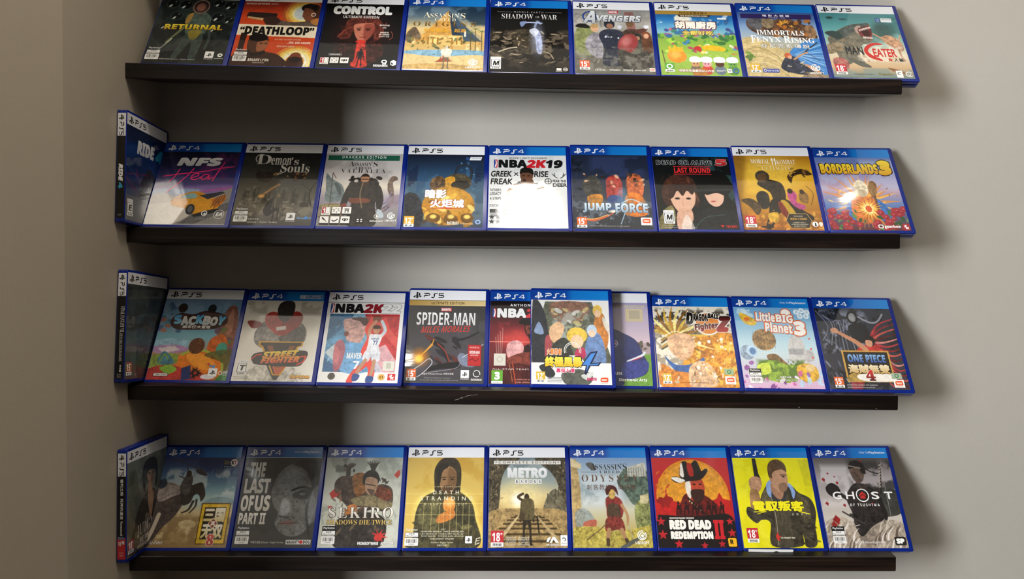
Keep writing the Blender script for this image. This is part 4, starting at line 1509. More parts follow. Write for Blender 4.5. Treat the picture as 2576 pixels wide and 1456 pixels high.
@cover
def c_goldmech():
    a = Cover('P5', '1f2f48', 47)
    a.g((14, '141a2c'), (40, '26405c'), (70, '3d5a70'), (126, '3a4450'))
    for k in range(26):
        x = (k * 37) % 100
        y = 22 + (k * 23) % 60
        a.P([x, y, x + 4, y, x + 4, y + 26, x, y + 26], ['1b2a44', '3c6488', '28486a', '16203a'][k % 4], al=.65)
    a.D(30, (50, 24, 98, 70), .8, 2.5, ['6fa4c4', '3a6a94', '182438'], .5, al=.7)
    a.F(16, '6d7f8c', .5, (0, 66, 100, 126), .52)
    a.P([0, 80, 14, 76, 24, 96, 22, 126, 0, 126], '2b2c30', 1, tx=.5)
    a.L([82, 56, 84, 40, 76, 30, 66, 34, 63, 48], 2.6, '1a1a1c')
    a.L([82, 56, 84, 40, 76, 30, 66, 34, 63, 48], .9, '4a5058', .8)
    a.E(67, 58, 17, 14, '4c4434', tx=.4)
    a.P([50, 52, 62, 50, 62, 66, 52, 68], 'b8862c', 1, tx=.3)
    a.E(70, 62, 12, 7, '2a2722')
    a.P([32, 56, 42, 48, 50, 54, 50, 68, 40, 72, 32, 66], '5d4630', 1, tx=.5)
    a.D(10, (33, 50, 50, 70), 1.5, 4, ['8a6a44', '3d2e22'], .5, al=.8)
    a.E(56, 94, 33, 29, 'a8762a', tx=.35)
    a.E(56, 88, 26, 20, 'c8963c', so=.4, al=.8)
    a.D(36, (26, 78, 86, 122), 2, 7, ['e8b848', '7a5220', 'f6da80', '4a3216', 'b87a24'], .5, al=.75)
    a.E(38, 112, 9, 7, '6b4a1e')
    a.E(60, 114, 9, 7, '6b4a1e')
    a.E(80, 112, 8, 7, '6b4a1e')
    for x in (38, 60, 80):
        a.E(x, 110, 4, 3, 'f0cc6a', so=.4)
    a.T('暗影', 26, 69, 53, 83, 'f6f4f0', 's', .05, o=('7a4a3a', .8))
    a.T('火炬城', 33, 84, 76, 97, 'f6f4f0', 's', .05, o=('a8402c', .8))
    a.poly('title_lettering', [28, 98, 52, 96.6, 78, 98, 52, 98.6], 'c8402c')
    a.rect('small_print', 76, 17.5, 80, 22.5, '2e4a80', .3)
    a.poly('small_print', [82, 17, 97, 17, 95.5, 22.6, 80.5, 22.6], 'e8ecf0')
    a.S('免費升級PS5版', 83, 18, 95, 20, '3a4a60')
    a.tw(2, 110, '12', 'dca634', .9)
    a.W('maker_mark', 'bilibili', 56, 117, 70, 122, 'f4ecdc', 'b')
    a.W('maker_mark', 'TiGames', 72, 119, 88, 121.6, 'e8c078', 'i')
    a.disc('maker_mark', 94, 118, 3.4, '9ab4e8', inner=.55)
    return a


@cover
def c_hoops():
    a = Cover('P4', 'd4d6d6', 53)
    a.F(20, 'e6e8e8', .6, th=.5)
    a.F(12, 'b8babb', .4, (0, 20, 100, 60), .62)
    a.P([22, 82, 26, 66, 36, 58, 48, 56, 60, 58, 72, 66, 76, 84, 70, 110, 28, 110], '6a4634', 1, tx=.3)
    a.P([36, 60, 44, 58, 50, 64, 58, 58, 64, 60, 66, 84, 62, 112, 36, 112], '23252a', 1, tx=.2)
    a.P([22, 82, 18, 100, 26, 112, 34, 108, 30, 90], '7a5240', 1)
    a.P([42, 52, 56, 52, 56, 64, 49, 68, 43, 62], '5a3a2a', 1)
    a.E(48.5, 46, 8.5, 10.5, '5f3e2c')
    a.P([40, 44, 41, 36, 48, 33, 56, 36, 57.5, 45, 52, 42, 44, 42], '15120f', 1)
    for q in (44.5, 51):
        a.E(q, 46.5, 1.5, .9, '15100c')
    a.E(45.5, 54, 2.2, 2.4, '2a1512')
    a.star(5, 110, 4, '1e1e20')
    a.star(13, 110, 4, '8c8c8e')
    a.star(5, 116.5, 4, '1e1e20')
    a.star(13, 116.5, 4, '8c8c8e')
    a.S('GIANNIS ANTETOKOUNMPO', 26, 16.6, 75, 19.6, '2a2a2c', 'b', 0, sp=1.4)
    a.nba(6, 21, 98, 34, '19')
    k = '242426'
    a.W('hand_lettering', 'GREEK', 2, 39, 29, 48.5, k, 's', .03, .1)
    a.W('hand_lettering', '×', 32, 41, 38, 47, k)
    a.W('hand_lettering', 'FREAK', 2, 51, 30, 60.5, k, 's', .03, .1)
    a.W('hand_lettering', 'RISE', 58, 39, 76, 48.5, k, 's', .03, .08)
    a.W('slogan_lettering', 'FEAR THE', 82, 52.5, 99, 56.5, k, 's', .02)
    a.W('slogan_lettering', 'DEER', 82, 58, 100, 63.5, k, 's', .03)
    a.W('side_lettering', "FATHER'S", 2, 67, 16, 71, k)
    a.W('side_lettering', 'LEGACY', 2, 72.5, 16, 77, k)
    a.W('side_lettering', '6 STEPS', 2, 80, 16, 84, k)
    a.W('corner_lettering', 'ALL', 18, 107, 31, 113, '5a5a5c', 's', .01)
    a.W('corner_lettering', 'STAR', 18, 114.5, 35, 120, '5a5a5c', 's', .01)
    a.W('corner_lettering', 'WINGSSSSS', 17, 121, 47, 125.3, '5a5a5c')
    for q in (-1, 1):
        a.stroke('antler_drawing', [(90 + q * 1.5, 50), (90 + q * 5, 48), (90 + q * 9, 43)], .8, k)
        a.stroke('antler_drawing', [(90 + q * 5, 48), (90 + q * 6, 42)], .7, k)
    a.disc('ball_drawing', 76, 55, 4.6, k, inner=.84)
    a.stroke('ball_drawing', [(72, 55), (80, 55)], .6, k)
    a.stroke('ball_drawing', [(76, 51), (76, 59)], .6, k)
    for i in range(5):
        a.rect('flag_drawing', 2, 98.5 + i * 2.2, 24, 99.7 + i * 2.2, '77787a')
    a.rect('flag_drawing', 2, 98.5, 9, 103.5, '3a3a3c')
    for i in range(6):
        x = 2 + i * 5
        a.stroke('key_pattern', [(x, 95), (x, 91.5), (x + 3.4, 91.5), (x + 3.4, 94), (x + 1.7, 94)], .6, '77787a')
    return a


@cover
def c_trio():
    a = Cover('P4', '1c2230', 59)
    a.g((14, '1a2236'), (50, '232c40'), (80, '3a3f48'), (126, '2c2e34'))
    a.F(26, '34406a', .6, (20, 14, 100, 50), .52)
    a.D(20, (0, 24, 14, 80), 2, 6, ['141a24', '2c3444'], .5, al=.8)
    a.P([14, 62, 18, 50, 28, 46, 36, 54, 40, 72, 36, 90, 24, 90], '3b3a36', 1, tx=.5)
    a.P([20, 78, 38, 76, 36, 96, 24, 96], 'b87a34', 1, tx=.4)
    a.P([44, 58, 48, 48, 58, 46, 64, 56, 64, 78, 58, 96, 46, 96], '9c3a34', 1, tx=.45)
    a.P([46, 78, 62, 78, 62, 98, 46, 98], '3a4a78', 1, tx=.4)
    a.P([70, 54, 76, 44, 86, 44, 92, 56, 90, 76, 84, 84, 72, 80], 'b8603a', 1, tx=.45)
    a.P([70, 74, 88, 76, 94, 104, 66, 104], 'c8702c', 1, tx=.4)
    a.D(20, (16, 44, 92, 64), 1.5, 4, ['d8b090', '5a3a2a', 'c89a78', '2c2624'], .6, al=.85)
    a.P([58, 70, 68, 66, 70, 92, 60, 94], '7ab0d8', 1, .4, 2)
    a.F(10, '6a7480', .6, (0, 80, 100, 126), .58, 7)
    a.L([54, 104, 68, 92, 60, 118], 1, 'bfe4fa', .8)
    a.L([62, 88, 74, 82, 88, 88, 96, 94], 1.1, 'bfe4fa', .9)
    a.L([10, 110, 26, 113, 42, 108, 54, 100], 3.6, 'e0602c', .85, w2=1)
    a.L([14, 111, 28, 111, 44, 105], 1.2, 'f8b860', .9)
    a.E(52, 100, 6, 2, 'fff4dc', so=.8)
    a.D(26, (4, 96, 96, 122), .6, 2.5, ['88929c', '1b1e24', 'b4bcc4'], .5, al=.6)
    a.T('JUMP', 13, 88, 49, 102, ('d6e4ee', '7f9cb4'), 'b', .03, o=('2a3a4c', .6))
    a.T('FORCE', 54, 88, 95, 102, ('d6e4ee', '7f9cb4'), 'b', .03, o=('2a3a4c', .6))
    a.tw(5, 109, '15', 'd8622c', .88)
    a.bn(85, 109, 13.5)
    a.S('© BANDAI NAMCO Entertainment Inc. All rights reserved.', 20, 121, 70, 122.6, 'c4c4c0')
    return a


@cover
def c_twofaces():
    a = Cover('P4', '0a0b0c', 61)
    a.g((14, '0c0f10'), (126, '101112'))
    a.F(12, '2c5a5c', .6, (60, 14, 120, 90), .6, 7)
    a.F(10, '2f4c4c', .45, (30, 14, 90, 34), .6, 7)
    a.P([8, 76, 12, 56, 24, 44, 38, 42, 50, 52, 54, 74, 52, 92, 42, 90, 16, 92], '3a2119', 1, tx=.5)
    a.D(22, (10, 44, 52, 80), 2, 8, ['5a3322', '2a1812', '6e4028'], .16, (60, 120), .7)
    a.P([18, 70, 24, 66, 44, 64, 50, 72, 48, 88, 40, 100, 33, 103, 25, 98, 19, 84], 'd7ab92', 1, tx=.04)
    a.P([18, 62, 26, 58, 44, 56, 50, 66, 46, 74, 40, 68, 34, 76, 28, 68, 22, 78, 16, 80], '2f1a14', 1, tx=.4)
    for q in (27, 41):
        a.E(q, 80, 3.2, 1.6, '2a1c18')
        a.E(q, 80, 1.2, 1.3, '0f0c0c')
    a.L([34, 80, 33, 90, 35, 91], .7, 'b88068', .7)
    a.E(34, 96, 3.4, 1.1, 'b86a60')
    a.P([26, 98, 42, 96, 44, 112, 40, 126, 24, 126], 'cda088', 1)
    a.P([0, 116, 10, 96, 20, 92, 22, 112, 14, 126, 0, 126], '8c8150', 1, .8, tx=.5)
    a.E(76, 58, 22, 22, '0c0d0e')
    a.P([62, 72, 66, 68, 84, 68, 86, 78, 82, 88, 74, 92, 66, 86], 'd8ae98', 1, tx=.04)
    a.P([58, 64, 88, 62, 90, 76, 78, 71, 64, 74], '111213', 1)
    a.E(72, 84, 3.4, 1.1, 'b0504c')
    a.P([50, 66, 96, 64, 98, 67, 54, 69], '26282a', 1)
    a.P([44, 126, 48, 104, 58, 96, 70, 94, 88, 96, 100, 102, 100, 126], '15181a', 1, tx=.6)
    a.L([46, 122, 60, 108, 84, 104], .9, '3d6466', .7)
    a.P([28, 126, 36, 104, 44, 126], 'e6e0da', 1, .6)
    a.T('DEAD OR ALIVE', 5, 20, 77, 27, '101214', 'b', .02, o=('d0d2d4', .5))
    a.T('5', 81, 17.5, 96, 28.5, ('d83a3a', '8a1418'), 'i', .05, .15, o=('d8d8d8', .4))
    a.rect('title_lettering', 26, 29.4, 75, 30.4, 'c8262c')
    a.rect('title_lettering', 26, 41.4, 75, 42.4, 'c8262c')
    a.T('LAST ROUND', 27, 31.6, 74, 40.2, 'd32a2e', 'b', .02)
    a.esrb(7, 98, 'M')
    a.S('Online Interactions Not Rated by the ESRB', 6, 120.5, 40, 122, 'd0d0cc')
    a.S('Los enlaces en línea no están clasificados', 6, 123, 46, 124.4, 'd0d0cc')
    a.poly('maker_mark', [76, 119.5, 81, 119.5, 80, 121, 79.5, 123.5, 78, 121.5], 'd32a2e')
    a.W('maker_mark', 'TECMO', 83, 120, 97, 123.4, 'd32a2e', 'b')
    return a


@cover
def c_goldfight():
    a = Cover('P5', 'b9831f', 67)
    a.g((14, 'a87018'), (40, 'd8a62c'), (70, 'c08a22'), (100, 'a0681c'), (126, '8a4e1a'))
    a.E(40, 50, 40, 40, 'e8c04a', so=.7, al=.7)
    a.P([0, 14, 16, 14, 8, 60, 0, 90], '6a4414', 1, .6, 3)
    a.F(12, 'e08a2a', .7, (0, 96, 100, 126), .5)
    a.F(9, 'f6c860', .7, (50, 96, 120, 126), .58)
    a.P([66, 46, 74, 38, 84, 34, 92, 36, 99, 42, 92, 44, 84, 42, 74, 46, 70, 56], '3c2a18', 1, tx=.6)
    a.D(14, (66, 34, 98, 48), 1.5, 4, ['d8a848', '241810', '8a642c'], .35, al=.85)
    a.P([26, 58, 34, 50, 48, 52, 58, 58, 60, 74, 56, 84, 44, 82, 40, 70], '2c2318', 1, tx=.55)
    a.E(34, 46, 9, 9, '3e3a34', tx=.3)
    a.P([28, 44, 36, 40, 40, 46, 36, 54, 28, 54], '5c4630', 1)
    a.P([40, 82, 58, 80, 72, 92, 90, 106, 84, 112, 66, 104, 58, 112, 50, 100, 42, 112, 34, 124, 28, 122, 34, 104], '241d16', 1, tx=.5)
    a.P([52, 84, 60, 84, 70, 106, 64, 108], 'c8a02c', 1, .9)
    a.P([48, 86, 54, 86, 60, 106, 52, 104], '8a2a1c', 1, .8)
    a.P([34, 102, 46, 100, 44, 114, 34, 112], 'c89a34', 1, tx=.4)
    a.P([22, 76, 30, 68, 38, 74, 36, 92, 26, 94], '2b2620', 1, tx=.5)
    a.P([2, 82, 16, 80, 26, 92, 20, 104, 12, 92], '4a3a24', 1, tx=.5)
    a.P([62, 72, 68, 66, 74, 74, 72, 84, 82, 90, 78, 96, 66, 88], 'b0487c', 1, tx=.3)
    a.E(66, 68, 3.4, 4, '2a1a14')
    a.P([76, 74, 82, 68, 88, 74, 86, 86, 78, 84], '7a5a30', 1, tx=.4)
    a.E(81, 69, 3, 3.6, '3a2618')
    a.L([88, 60, 95, 72, 90, 88], .8, '5a3c18')
    a.D(20, (2, 96, 98, 124), 1, 4, ['f0b848', '6a3c14', 'e88a30'], .5, al=.6)
    a.T('MORTAL', 22, 19, 47, 26, 'f6efe0', 'f', -.01)
    a.T('11', 48.5, 17, 55, 28, 'f6efe0', 'b', .03)
    a.T('KOMBAT', 56, 19.6, 80, 26.6, 'f6efe0', 'f', -.01)
    a.rect('title_lettering', 27, 29, 77, 29.5, 'e8d8a8')
    a.T('ULTIMATE', 35, 30.6, 73, 36, 'efe0b4', 'f', -.012, sp=1.4)
    a.tw(3, 105, '18', 'c2303a', .98)
    a.poly('small_print', [54, 112, 59, 101.5, 82, 101.5, 87, 112, 82, 123, 59, 123], 'c09a58')
    a.poly('small_print', [54.8, 112, 59.4, 102.2, 81.6, 102.2, 86.2, 112, 81.6, 122.3, 59.4, 122.3], '2a2620')
    a.S('INCLUDES', 65, 104.5, 76, 106.3, 'd8cdb4')
    a.S('MORTAL 11 KOMBAT', 60, 108, 81, 111, 'd2a248', 'b')
    a.S('KOMBAT PACK 1', 63, 114, 78, 115.6, 'd8cdb4')
    a.S('AFTERMATH EXPANSION', 60, 116.6, 81, 118.2, 'd8cdb4')
    a.S('KOMBAT PACK 2', 63, 119.2, 78, 120.8, 'd8cdb4')
    a.rect('small_print', 22, 120, 38, 122.4, '241a12', 1)
    a.disc('maker_mark', 90, 117, 3.8, 'f4f2ee')
    a.poly('maker_mark', [89, 120, 89.6, 115, 91, 114.6, 91.4, 120], '1c1a18')
    a.poly('maker_mark', [95, 114.5, 99, 114.5, 99, 118, 97, 120.6, 95, 118], 'ece4d4', 1)
    return a


@cover
def c_roses():
    a = Cover('P4', '7484b0', 71)
    a.g((14, '5a74ac'), (40, '8a84b4'), (66, 'b89cac'), (90, '5a78b0'), (126, '5c2a30'))
    a.F(24, 'b0b8d4', .6, (0, 14, 100, 70), .52)
    a.R(52, 84, 8, 52, 22, 6, 'd8883c', .85)
    a.R(52, 84, 8, 44, 20, 4, 'f0b84a', .8)
    a.D(26, (8, 62, 96, 92), 1.5, 6, ['8a5a34', 'c87838', 'e8c078', '6a4838'], .3, (20, 160), .8)
    a.P([28, 110, 26, 94, 32, 82, 42, 76, 60, 76, 72, 82, 80, 96, 78, 110], '3d6cae', 1, tx=.35)
    a.P([36, 80, 64, 78, 66, 112, 36, 112], 'c87038', 1, tx=.35)
    a.E(51, 63, 9, 13, 'd8ccae', tx=.3)
    a.E(51, 70, 6, 6, 'b8a88c')
    a.L([66, 60, 66, 106], 3, '6a4a34')
    a.E(67, 58, 5, 7, '8a6238', tx=.4)
    a.R(54, 94, 0, 20, 22, 3, 'f6b840', .95)
    a.R(54, 94, 0, 13, 18, 3, 'fff0a8', .95)
    a.E(54, 94, 4, 5, 'd05a2a')
    a.P([60, 60, 68, 56, 70, 70, 62, 74], '8a6a44', 1, .8)
    r = a.rng
    a.D(26, (0, 96, 100, 124), 2, 5, ['3d6a3c', '2c5230', '5c8a4c'], .5)
    for k in range(44):
        t = r.uniform(0, 1)
        x = r.uniform(0, 32) if k % 2 else r.uniform(66, 100)
        y = r.uniform(94, 124)
        if k % 5 == 0:
            x, y = r.uniform(20, 80), r.uniform(112, 124)
        q = r.uniform(3.4, 5.4)
        a.E(x, y, q, q * .85, '8c2430')
        a.E(x - .3, y - .4, q * .8, q * .65, 'b23640')
        a.E(x + .3, y, q * .55, q * .42, '7c1c28')
        a.E(x, y - .3, q * .34, q * .26, 'c8525a')
    a.T('BORDERLANDS', 5, 24, 80, 40, ('f6d83a', 'd89a1c'), 'b', .05, -.02, o=('17120c', 2.2), bend=0)
    a.T('3', 80, 18, 97, 42, ('f6d83a', 'd89a1c'), 'b', .08, 0, o=('17120c', 2.2))
    a.rect('maker_mark', 60, 117.5, 66.5, 123, WHT, 1.4)
    a.rect('maker_mark', 61.3, 118.6, 65.2, 121.9, '5c2a30', 1)
    a.W('maker_mark', 'gearbox', 67.5, 117.8, 88, 123.6, WHT, 's', .03)
    a.two_k(90, 116.5, 9, 'a02630')
    return a
# ---- third shelf
@cover
def c_greycity():
    a = Cover('P5', '2b3030', 73)
    a.g((14, '30363a'), (60, '343a3a'), (126, '3c4038'))
    a.F(20, '4a524c', .6, th=.55)
    a.P([30, 60, 60, 50, 80, 64, 84, 126, 30, 126], '23282a', 1, tx=.5)
    a.D(26, (0, 88, 60, 122), 1, 4, ['4a5c3c', '5c6a48', '384030'], .5, al=.6)
    a.D(14, (6, 106, 40, 122), 1, 4, ['7a3c2c', '5a2c24'], .5, al=.6)
    a.tw(3, 106, '15', 'b8442c', .9)
    return a


@cover
def c_playland():
    a = Cover('P5', '6a93a8', 79)
    a.g((14, '6d8aa8'), (44, '5f8fa8'), (70, '78a8b4'), (90, 'b08a6a'), (126, 'c86a34'))
    a.F(20, '8fa8c8', .6, (0, 14, 100, 60), .52)
    a.P([78, 50, 82, 30, 90, 22, 98, 34, 100, 80, 80, 84], '8a5a4c', 1, tx=.3)
    a.P([84, 60, 88, 32, 92, 30, 94, 60], 'b07a64', 1)
    a.D(24, (0, 22, 26, 60), 2, 5, ['4a6a8c', 'b86a4c', '3d5a7a', '8aa0b8'], .7, al=.8)
    a.E(25, 27, 6, 6.5, '2b2118')
    a.E(63, 28, 5.5, 6.5, '1d2024')
    a.D(18, (74, 56, 98, 92), 2, 6, ['6a4a5c', '8a6a44', '5a7a44', '9c5a3c'], .8, al=.85)
    a.P([70, 70, 84, 64, 92, 76, 90, 96, 76, 98, 68, 86], 'c0602a', 1, tx=.3)
    a.E(86, 84, 7, 9, '4a9a84')
    a.P([0, 74, 24, 70, 44, 74, 40, 84, 0, 88], '8fb4c4', 1, tx=.2)
    a.P([0, 82, 30, 79, 44, 86, 10, 92], 'b48ab4', 1, tx=.2)
    a.P([6, 84, 26, 80, 34, 86, 14, 90], 'e4dcd4', 0, .8)
    a.P([0, 94, 26, 90, 38, 98, 26, 106, 0, 110], '8a9c44', 1, tx=.3)
    a.P([10, 104, 14, 88, 24, 94, 30, 104], '4a7a8c', 1, tx=.3)
    a.L([12, 104, 16, 92, 22, 98], 2, '7a9c4c')
    a.P([36, 92, 60, 86, 84, 96, 92, 108, 84, 122, 50, 120, 22, 114, 34, 104], 'e07a24', 1, tx=.15)
    a.P([44, 92, 62, 90, 78, 100, 84, 110, 70, 112, 52, 104], 'f09a34', 1, tx=.1)
    a.L([38, 92, 52, 86, 70, 88, 88, 98, 92, 112], 3, 'a8b848')
    a.P([0, 112, 24, 106, 50, 112, 72, 118, 70, 126, 0, 126], 'b83c34', 1, tx=.3)
    a.P([14, 110, 26, 106, 36, 112, 26, 118], '8ab43c', 1)
    a.P([42, 110, 52, 106, 56, 124, 44, 126], '2c3a6c')
    a.R(60, 116, 2, 9, 9, 5, '2a1a18')
    a.P([66, 92, 100, 86, 100, 126, 92, 126, 92, 104], '5c5c2c', 1, .8, tx=.4)
    a.E(54, 80, 10, 11, '5e3a22', tx=.35)
    a.D(10, (74, 104, 92, 112), 1, 3, ['c84a3c', 'e8e8f0', '5a8ac8'], .6)
    a.E(76, 121, 9, 3.4, 'e8e4ec')
    a.P([90, 120, 98, 114, 100, 126, 86, 126], '3d7a34', 1, tx=.3)
    a.poly('title_lettering', [14, 42, 24, 34, 40, 36, 54, 31, 72, 33, 84, 38, 86, 48, 76, 54, 66, 57, 34, 58, 22, 57, 14, 51], '3c1f1a', 1)
    for i, (ch, c, y) in enumerate(zip('SACKBOY', ('3f9fd8', 'e8e4dc', 'e8e4dc', '3f9fd8', 'e8e4dc', 'e8e4dc', '3f9fd8'), (37, 38.5, 38.5, 36.5, 38, 39, 38))):
        a.T(ch, 17 + i * 9.4, y, 26.6 + i * 9.4, y + 13, ('3f9fd8', '8fd0ec') if c == '3f9fd8' else ('f2efe8', 'bfc8cc'), 'b', .06, 0, -8 + i * 3)
    a.T('麻布仔大冒險', 30, 51.5, 66, 56, 'f0ece4', 's', .02)
    a.rect('small_print', 8, 117, 27, 121.5, '2a1c1a', 2)
    a.rect('small_print', 8.6, 117.5, 26.4, 121, 'e8e0dc', 1.6)
    a.S('實體人互聯網', 11, 118, 25, 120.6, '2a1c1a')
    a.psbox(76, 110, 11, '')
    a.disc('maker_mark', 91, 116.5, 2.6, WHT, inner=.7)
    a.W('maker_mark', 'SUMO', 94, 113.5, 100, 117, WHT, 'b')
    a.W('maker_mark', 'DIGITAL', 94, 117.6, 100, 119.6, WHT)
    return a


@cover
def c_boxer():
    a = Cover('P4', 'e3ded3', 83)
    a.g((14, 'd8d2c6'), (60, 'e8e3d8'), (126, 'ece8de'))
    a.F(14, '9b968c', .6, (0, 14, 30, 34), .5)
    a.F(14, '9b968c', .6, (70, 14, 100, 34), .5)
    a.P([22, 76, 18, 62, 24, 48, 36, 40, 64, 40, 78, 48, 84, 60, 80, 76, 60, 84, 40, 84], '6e6a66', 1, tx=.55)
    a.P([20, 58, 32, 52, 52, 66, 46, 76, 26, 74], '908b86', 1, tx=.4)
    a.P([82, 58, 70, 52, 50, 66, 58, 76, 78, 74], '55514e', 1, tx=.4)
    a.P([28, 36, 36, 30, 46, 34, 52, 46, 56, 58, 50, 64, 40, 58, 30, 48], 'b8382c', 1, tx=.25)
    a.P([76, 36, 68, 29, 58, 34, 52, 46, 48, 58, 54, 64, 64, 58, 74, 48], '9c2a22', 1, tx=.25)
    a.P([42, 28, 44, 18, 52, 14, 62, 16, 64, 28, 60, 40, 53, 44, 46, 40], '2a2422', 1, tx=.4)
    a.P([6, 44, 20, 44, 26, 50, 14, 54], '8c2a26', 1)
    a.P([44, 52, 56, 50, 57, 55, 45, 57], 'e6e2da')
    a.P([20, 110, 34, 104, 50, 112, 68, 106, 82, 112, 86, 126, 18, 126], 'cfcac0', 1, tx=.35)
    a.D(16, (22, 106, 84, 126), 1, 4, ['a8a298', 'f0ece4', '8c867e'], .2, (50, 130), .7)
    a.P([40, 104, 66, 104, 56, 124, 52, 124], '2c2826', 0, tx=.2)
    a.L([34, 96, 50, 98, 70, 94], 9, '1d1a19', w2=5)
    a.rect('title_band', 68, 5, 98, 10.4, 'dfe8f2', .4)
    a.rect('title_band', 75, 5.5, 97.4, 9.9, '1064b0', .3)
    a.W('title_band', 'PS4 CONSOLE', 76, 5.8, 96, 7.6, 'f4f8ff', 'b')
    a.W('title_band', 'EXCLUSIVE GAME', 76, 8.1, 96, 9.6, 'f4f8ff', 'b')
    for q in ((69.6, 6.6), (72, 6.6), (69.6, 9), (72, 9)):
        a.disc('title_band', q[0], q[1], .9, '1064b0', inner=.6, n=10)
    tl = 'title_lettering'
    a.poly(tl, [26, 72, 82, 72, 82, 78, 77, 80, 60, 118, 50, 118, 30, 80, 26, 78], 'e0a51c')
    a.poly(tl, [28, 73.6, 80, 73.6, 80, 77, 75, 79, 58.6, 116.4, 51, 116.4, 32, 79, 28, 77], '2a1a14')
    a.poly(tl, [37, 78, 44, 78, 55, 104, 66, 78, 73, 78, 57.6, 113, 52, 113], '8c4a1c')
    a.poly(tl, [48, 106, 55, 108, 66, 104, 58, 117, 53, 117], 'c8582a')
    a.poly(tl, [20, 93, 30, 87, 80, 84, 90, 88, 86, 100, 76, 106, 30, 104, 22, 100], '1c1614', 1)
    a.T('STREET', 33, 85, 78, 93.5, ('f8e04a', 'e08a1c'), 'i', .05, .1, -4, o=('2a1210', .8))
    a.T('FIGHTER', 32, 93, 80, 101.5, ('f0a03a', 'd8402c'), 'i', .05, .1, -3, o=('2a1210', .8))
    a.stroke(tl, [(20, 97), (26, 91), (32, 90)], 1.6, 'd8402c')
    a.stroke(tl, [(78, 104), (86, 99), (88, 92), (80, 93)], 1.8, 'd8402c')
    a.esrb(4, 98, 'T', 'TEEN')
    a.S('Online Interactions Not', 2, 119.5, 20, 121, '8a857c')
    a.S('Rated by the ESRB', 3, 122, 19, 123.5, '8a857c')
    a.W('maker_mark', 'CAPCOM', 72, 117.5, 96, 122, ('f0b83a', 'c87a1c'), 'b', .05, o=('5a4a20', .4))
    return a


@cover
def c_dunk():
    a = Cover('P5', 'ecebe8', 89)
    a.rect('title_band', 0, 14.4, 100, 15, '1a1a1c')
    P = [5, 31.5, 95, 31.5, 95, 112, 5, 112]
    a.P(P, '7fa9c4', tx=.2)
    a.P([5, 31.5, 36, 31.5, 24, 60, 5, 70], '3d6d94', tx=.3)
    a.P([5, 70, 40, 37, 48, 37, 10, 112, 5, 112], '5c93b8', tx=.3)
    a.P([50, 31.5, 95, 31.5, 95, 112, 80, 112, 60, 74], 'b8363a', tx=.25)
    a.P([58, 37, 72, 37, 95, 66, 95, 80], 'd25a52', al=.7)
    a.P([5, 92, 30, 112, 5, 112], '2f6390')
    a.P([5, 86, 16, 74, 44, 112, 34, 112], 'e8e6e0', al=.75)
    a.P([62, 84, 80, 74, 95, 96, 95, 112, 72, 112], 'd9c4cc', al=.75)
    a.D(16, (6, 38, 50, 110), 3, 8, ['86b8d4', '4a7da4', 'b8d4e0'], .2, (110, 130), .6)
    a.P([24, 40, 34, 38, 50, 38, 54, 50, 52, 62, 46, 74, 38, 72, 30, 68, 28, 58, 25, 52], 'c69a92', 1, tx=.3)
    a.P([34, 37, 52, 37, 55, 46, 50, 48, 44, 42, 36, 40], '4a2c2c', 1)
    a.E(29, 60, 3, 3.5, '7a3a3a')
    a.P([28, 74, 40, 72, 58, 78, 62, 110, 26, 110], '6aa0cc', 1, tx=.25)
    a.P([16, 76, 24, 68, 30, 82, 26, 108, 18, 108], 'c05058', 1, .75)
    red = 'e0463c'
    a.L([64, 38, 56, 52, 60, 66, 54, 84, 60, 96, 46, 112, 40, 124], 8, red)
    a.L([60, 96, 66, 110, 64, 124], 8, red)
    a.L([76, 40, 80, 54, 70, 66], 6, red)
    a.E(66, 38, 5.6, 5.2, '7a3c2a')
    a.L([58, 62, 59, 52, 65, 42], 4.2, 'c4886a')
    a.L([74, 62, 78, 54, 73, 42], 4.2, 'c4d0d8')
    a.E(67, 54, 4.6, 5.6, 'c08868')
    a.P([62, 52, 64, 47.6, 70, 47.6, 72, 52], '3a241c', 1)
    a.P([59, 61, 64, 60, 70, 60, 75, 62, 72, 76, 72, 82, 58, 82, 58, 74], 'dfe2e8', 1, tx=.15)
    a.P([57, 82, 73, 82, 74, 96, 66, 97, 64, 90, 60, 98, 53, 95], 'd8dae2', 1, tx=.2)
    a.L([57, 96, 51, 106, 47, 116], 5, 'b98a70', w2=4)
    a.L([68, 97, 67, 108, 65, 118], 5, 'b98a70', w2=4)
    a.P([44, 114, 52, 116, 49, 123, 43, 123], '2c4a8a', 1)
    a.P([61, 117, 69, 118, 68, 125, 60, 125], '2c4a8a', 1)
    a.S('77', 64, 69, 70, 75, '2c4a8a', 'b')
    a.S('MAVS', 62, 65, 71, 67.6, '2c4a8a', 'b')
    a.S('MAVER', 33, 86, 52, 94, 'e8eef4', 'b', .02)
    a.S('7', 42, 97, 50, 108, 'e8eef4', 'b', .02)
    a.nba(4, 16.6, 98, 30, '22', '141416', '8c1c28', 'ecebe8', '9a9aa0')
    a.rect('product_sticker', 80, 97, 94, 110, 'd8d6cc', .6)
    a.rect('product_sticker', 84, 99, 90, 107, 'bcb8ac', 1)
    a.disc('seal', 17, 118, 4.6, '3a3630')
    a.disc('seal', 17, 118, 3.4, '5c564c', inner=.8)
    a.disc('rating_label', 79, 118.5, 4.4, 'd8a23a')
    a.disc('rating_label', 79, 118.5, 3.8, 'f0e2c0', inner=.9)
    a.W('rating_label', '#1', 76.4, 116.4, 81.6, 120.6, '3a2410', 'b')
    a.two_k(87, 113.6, 9.4)
    return a


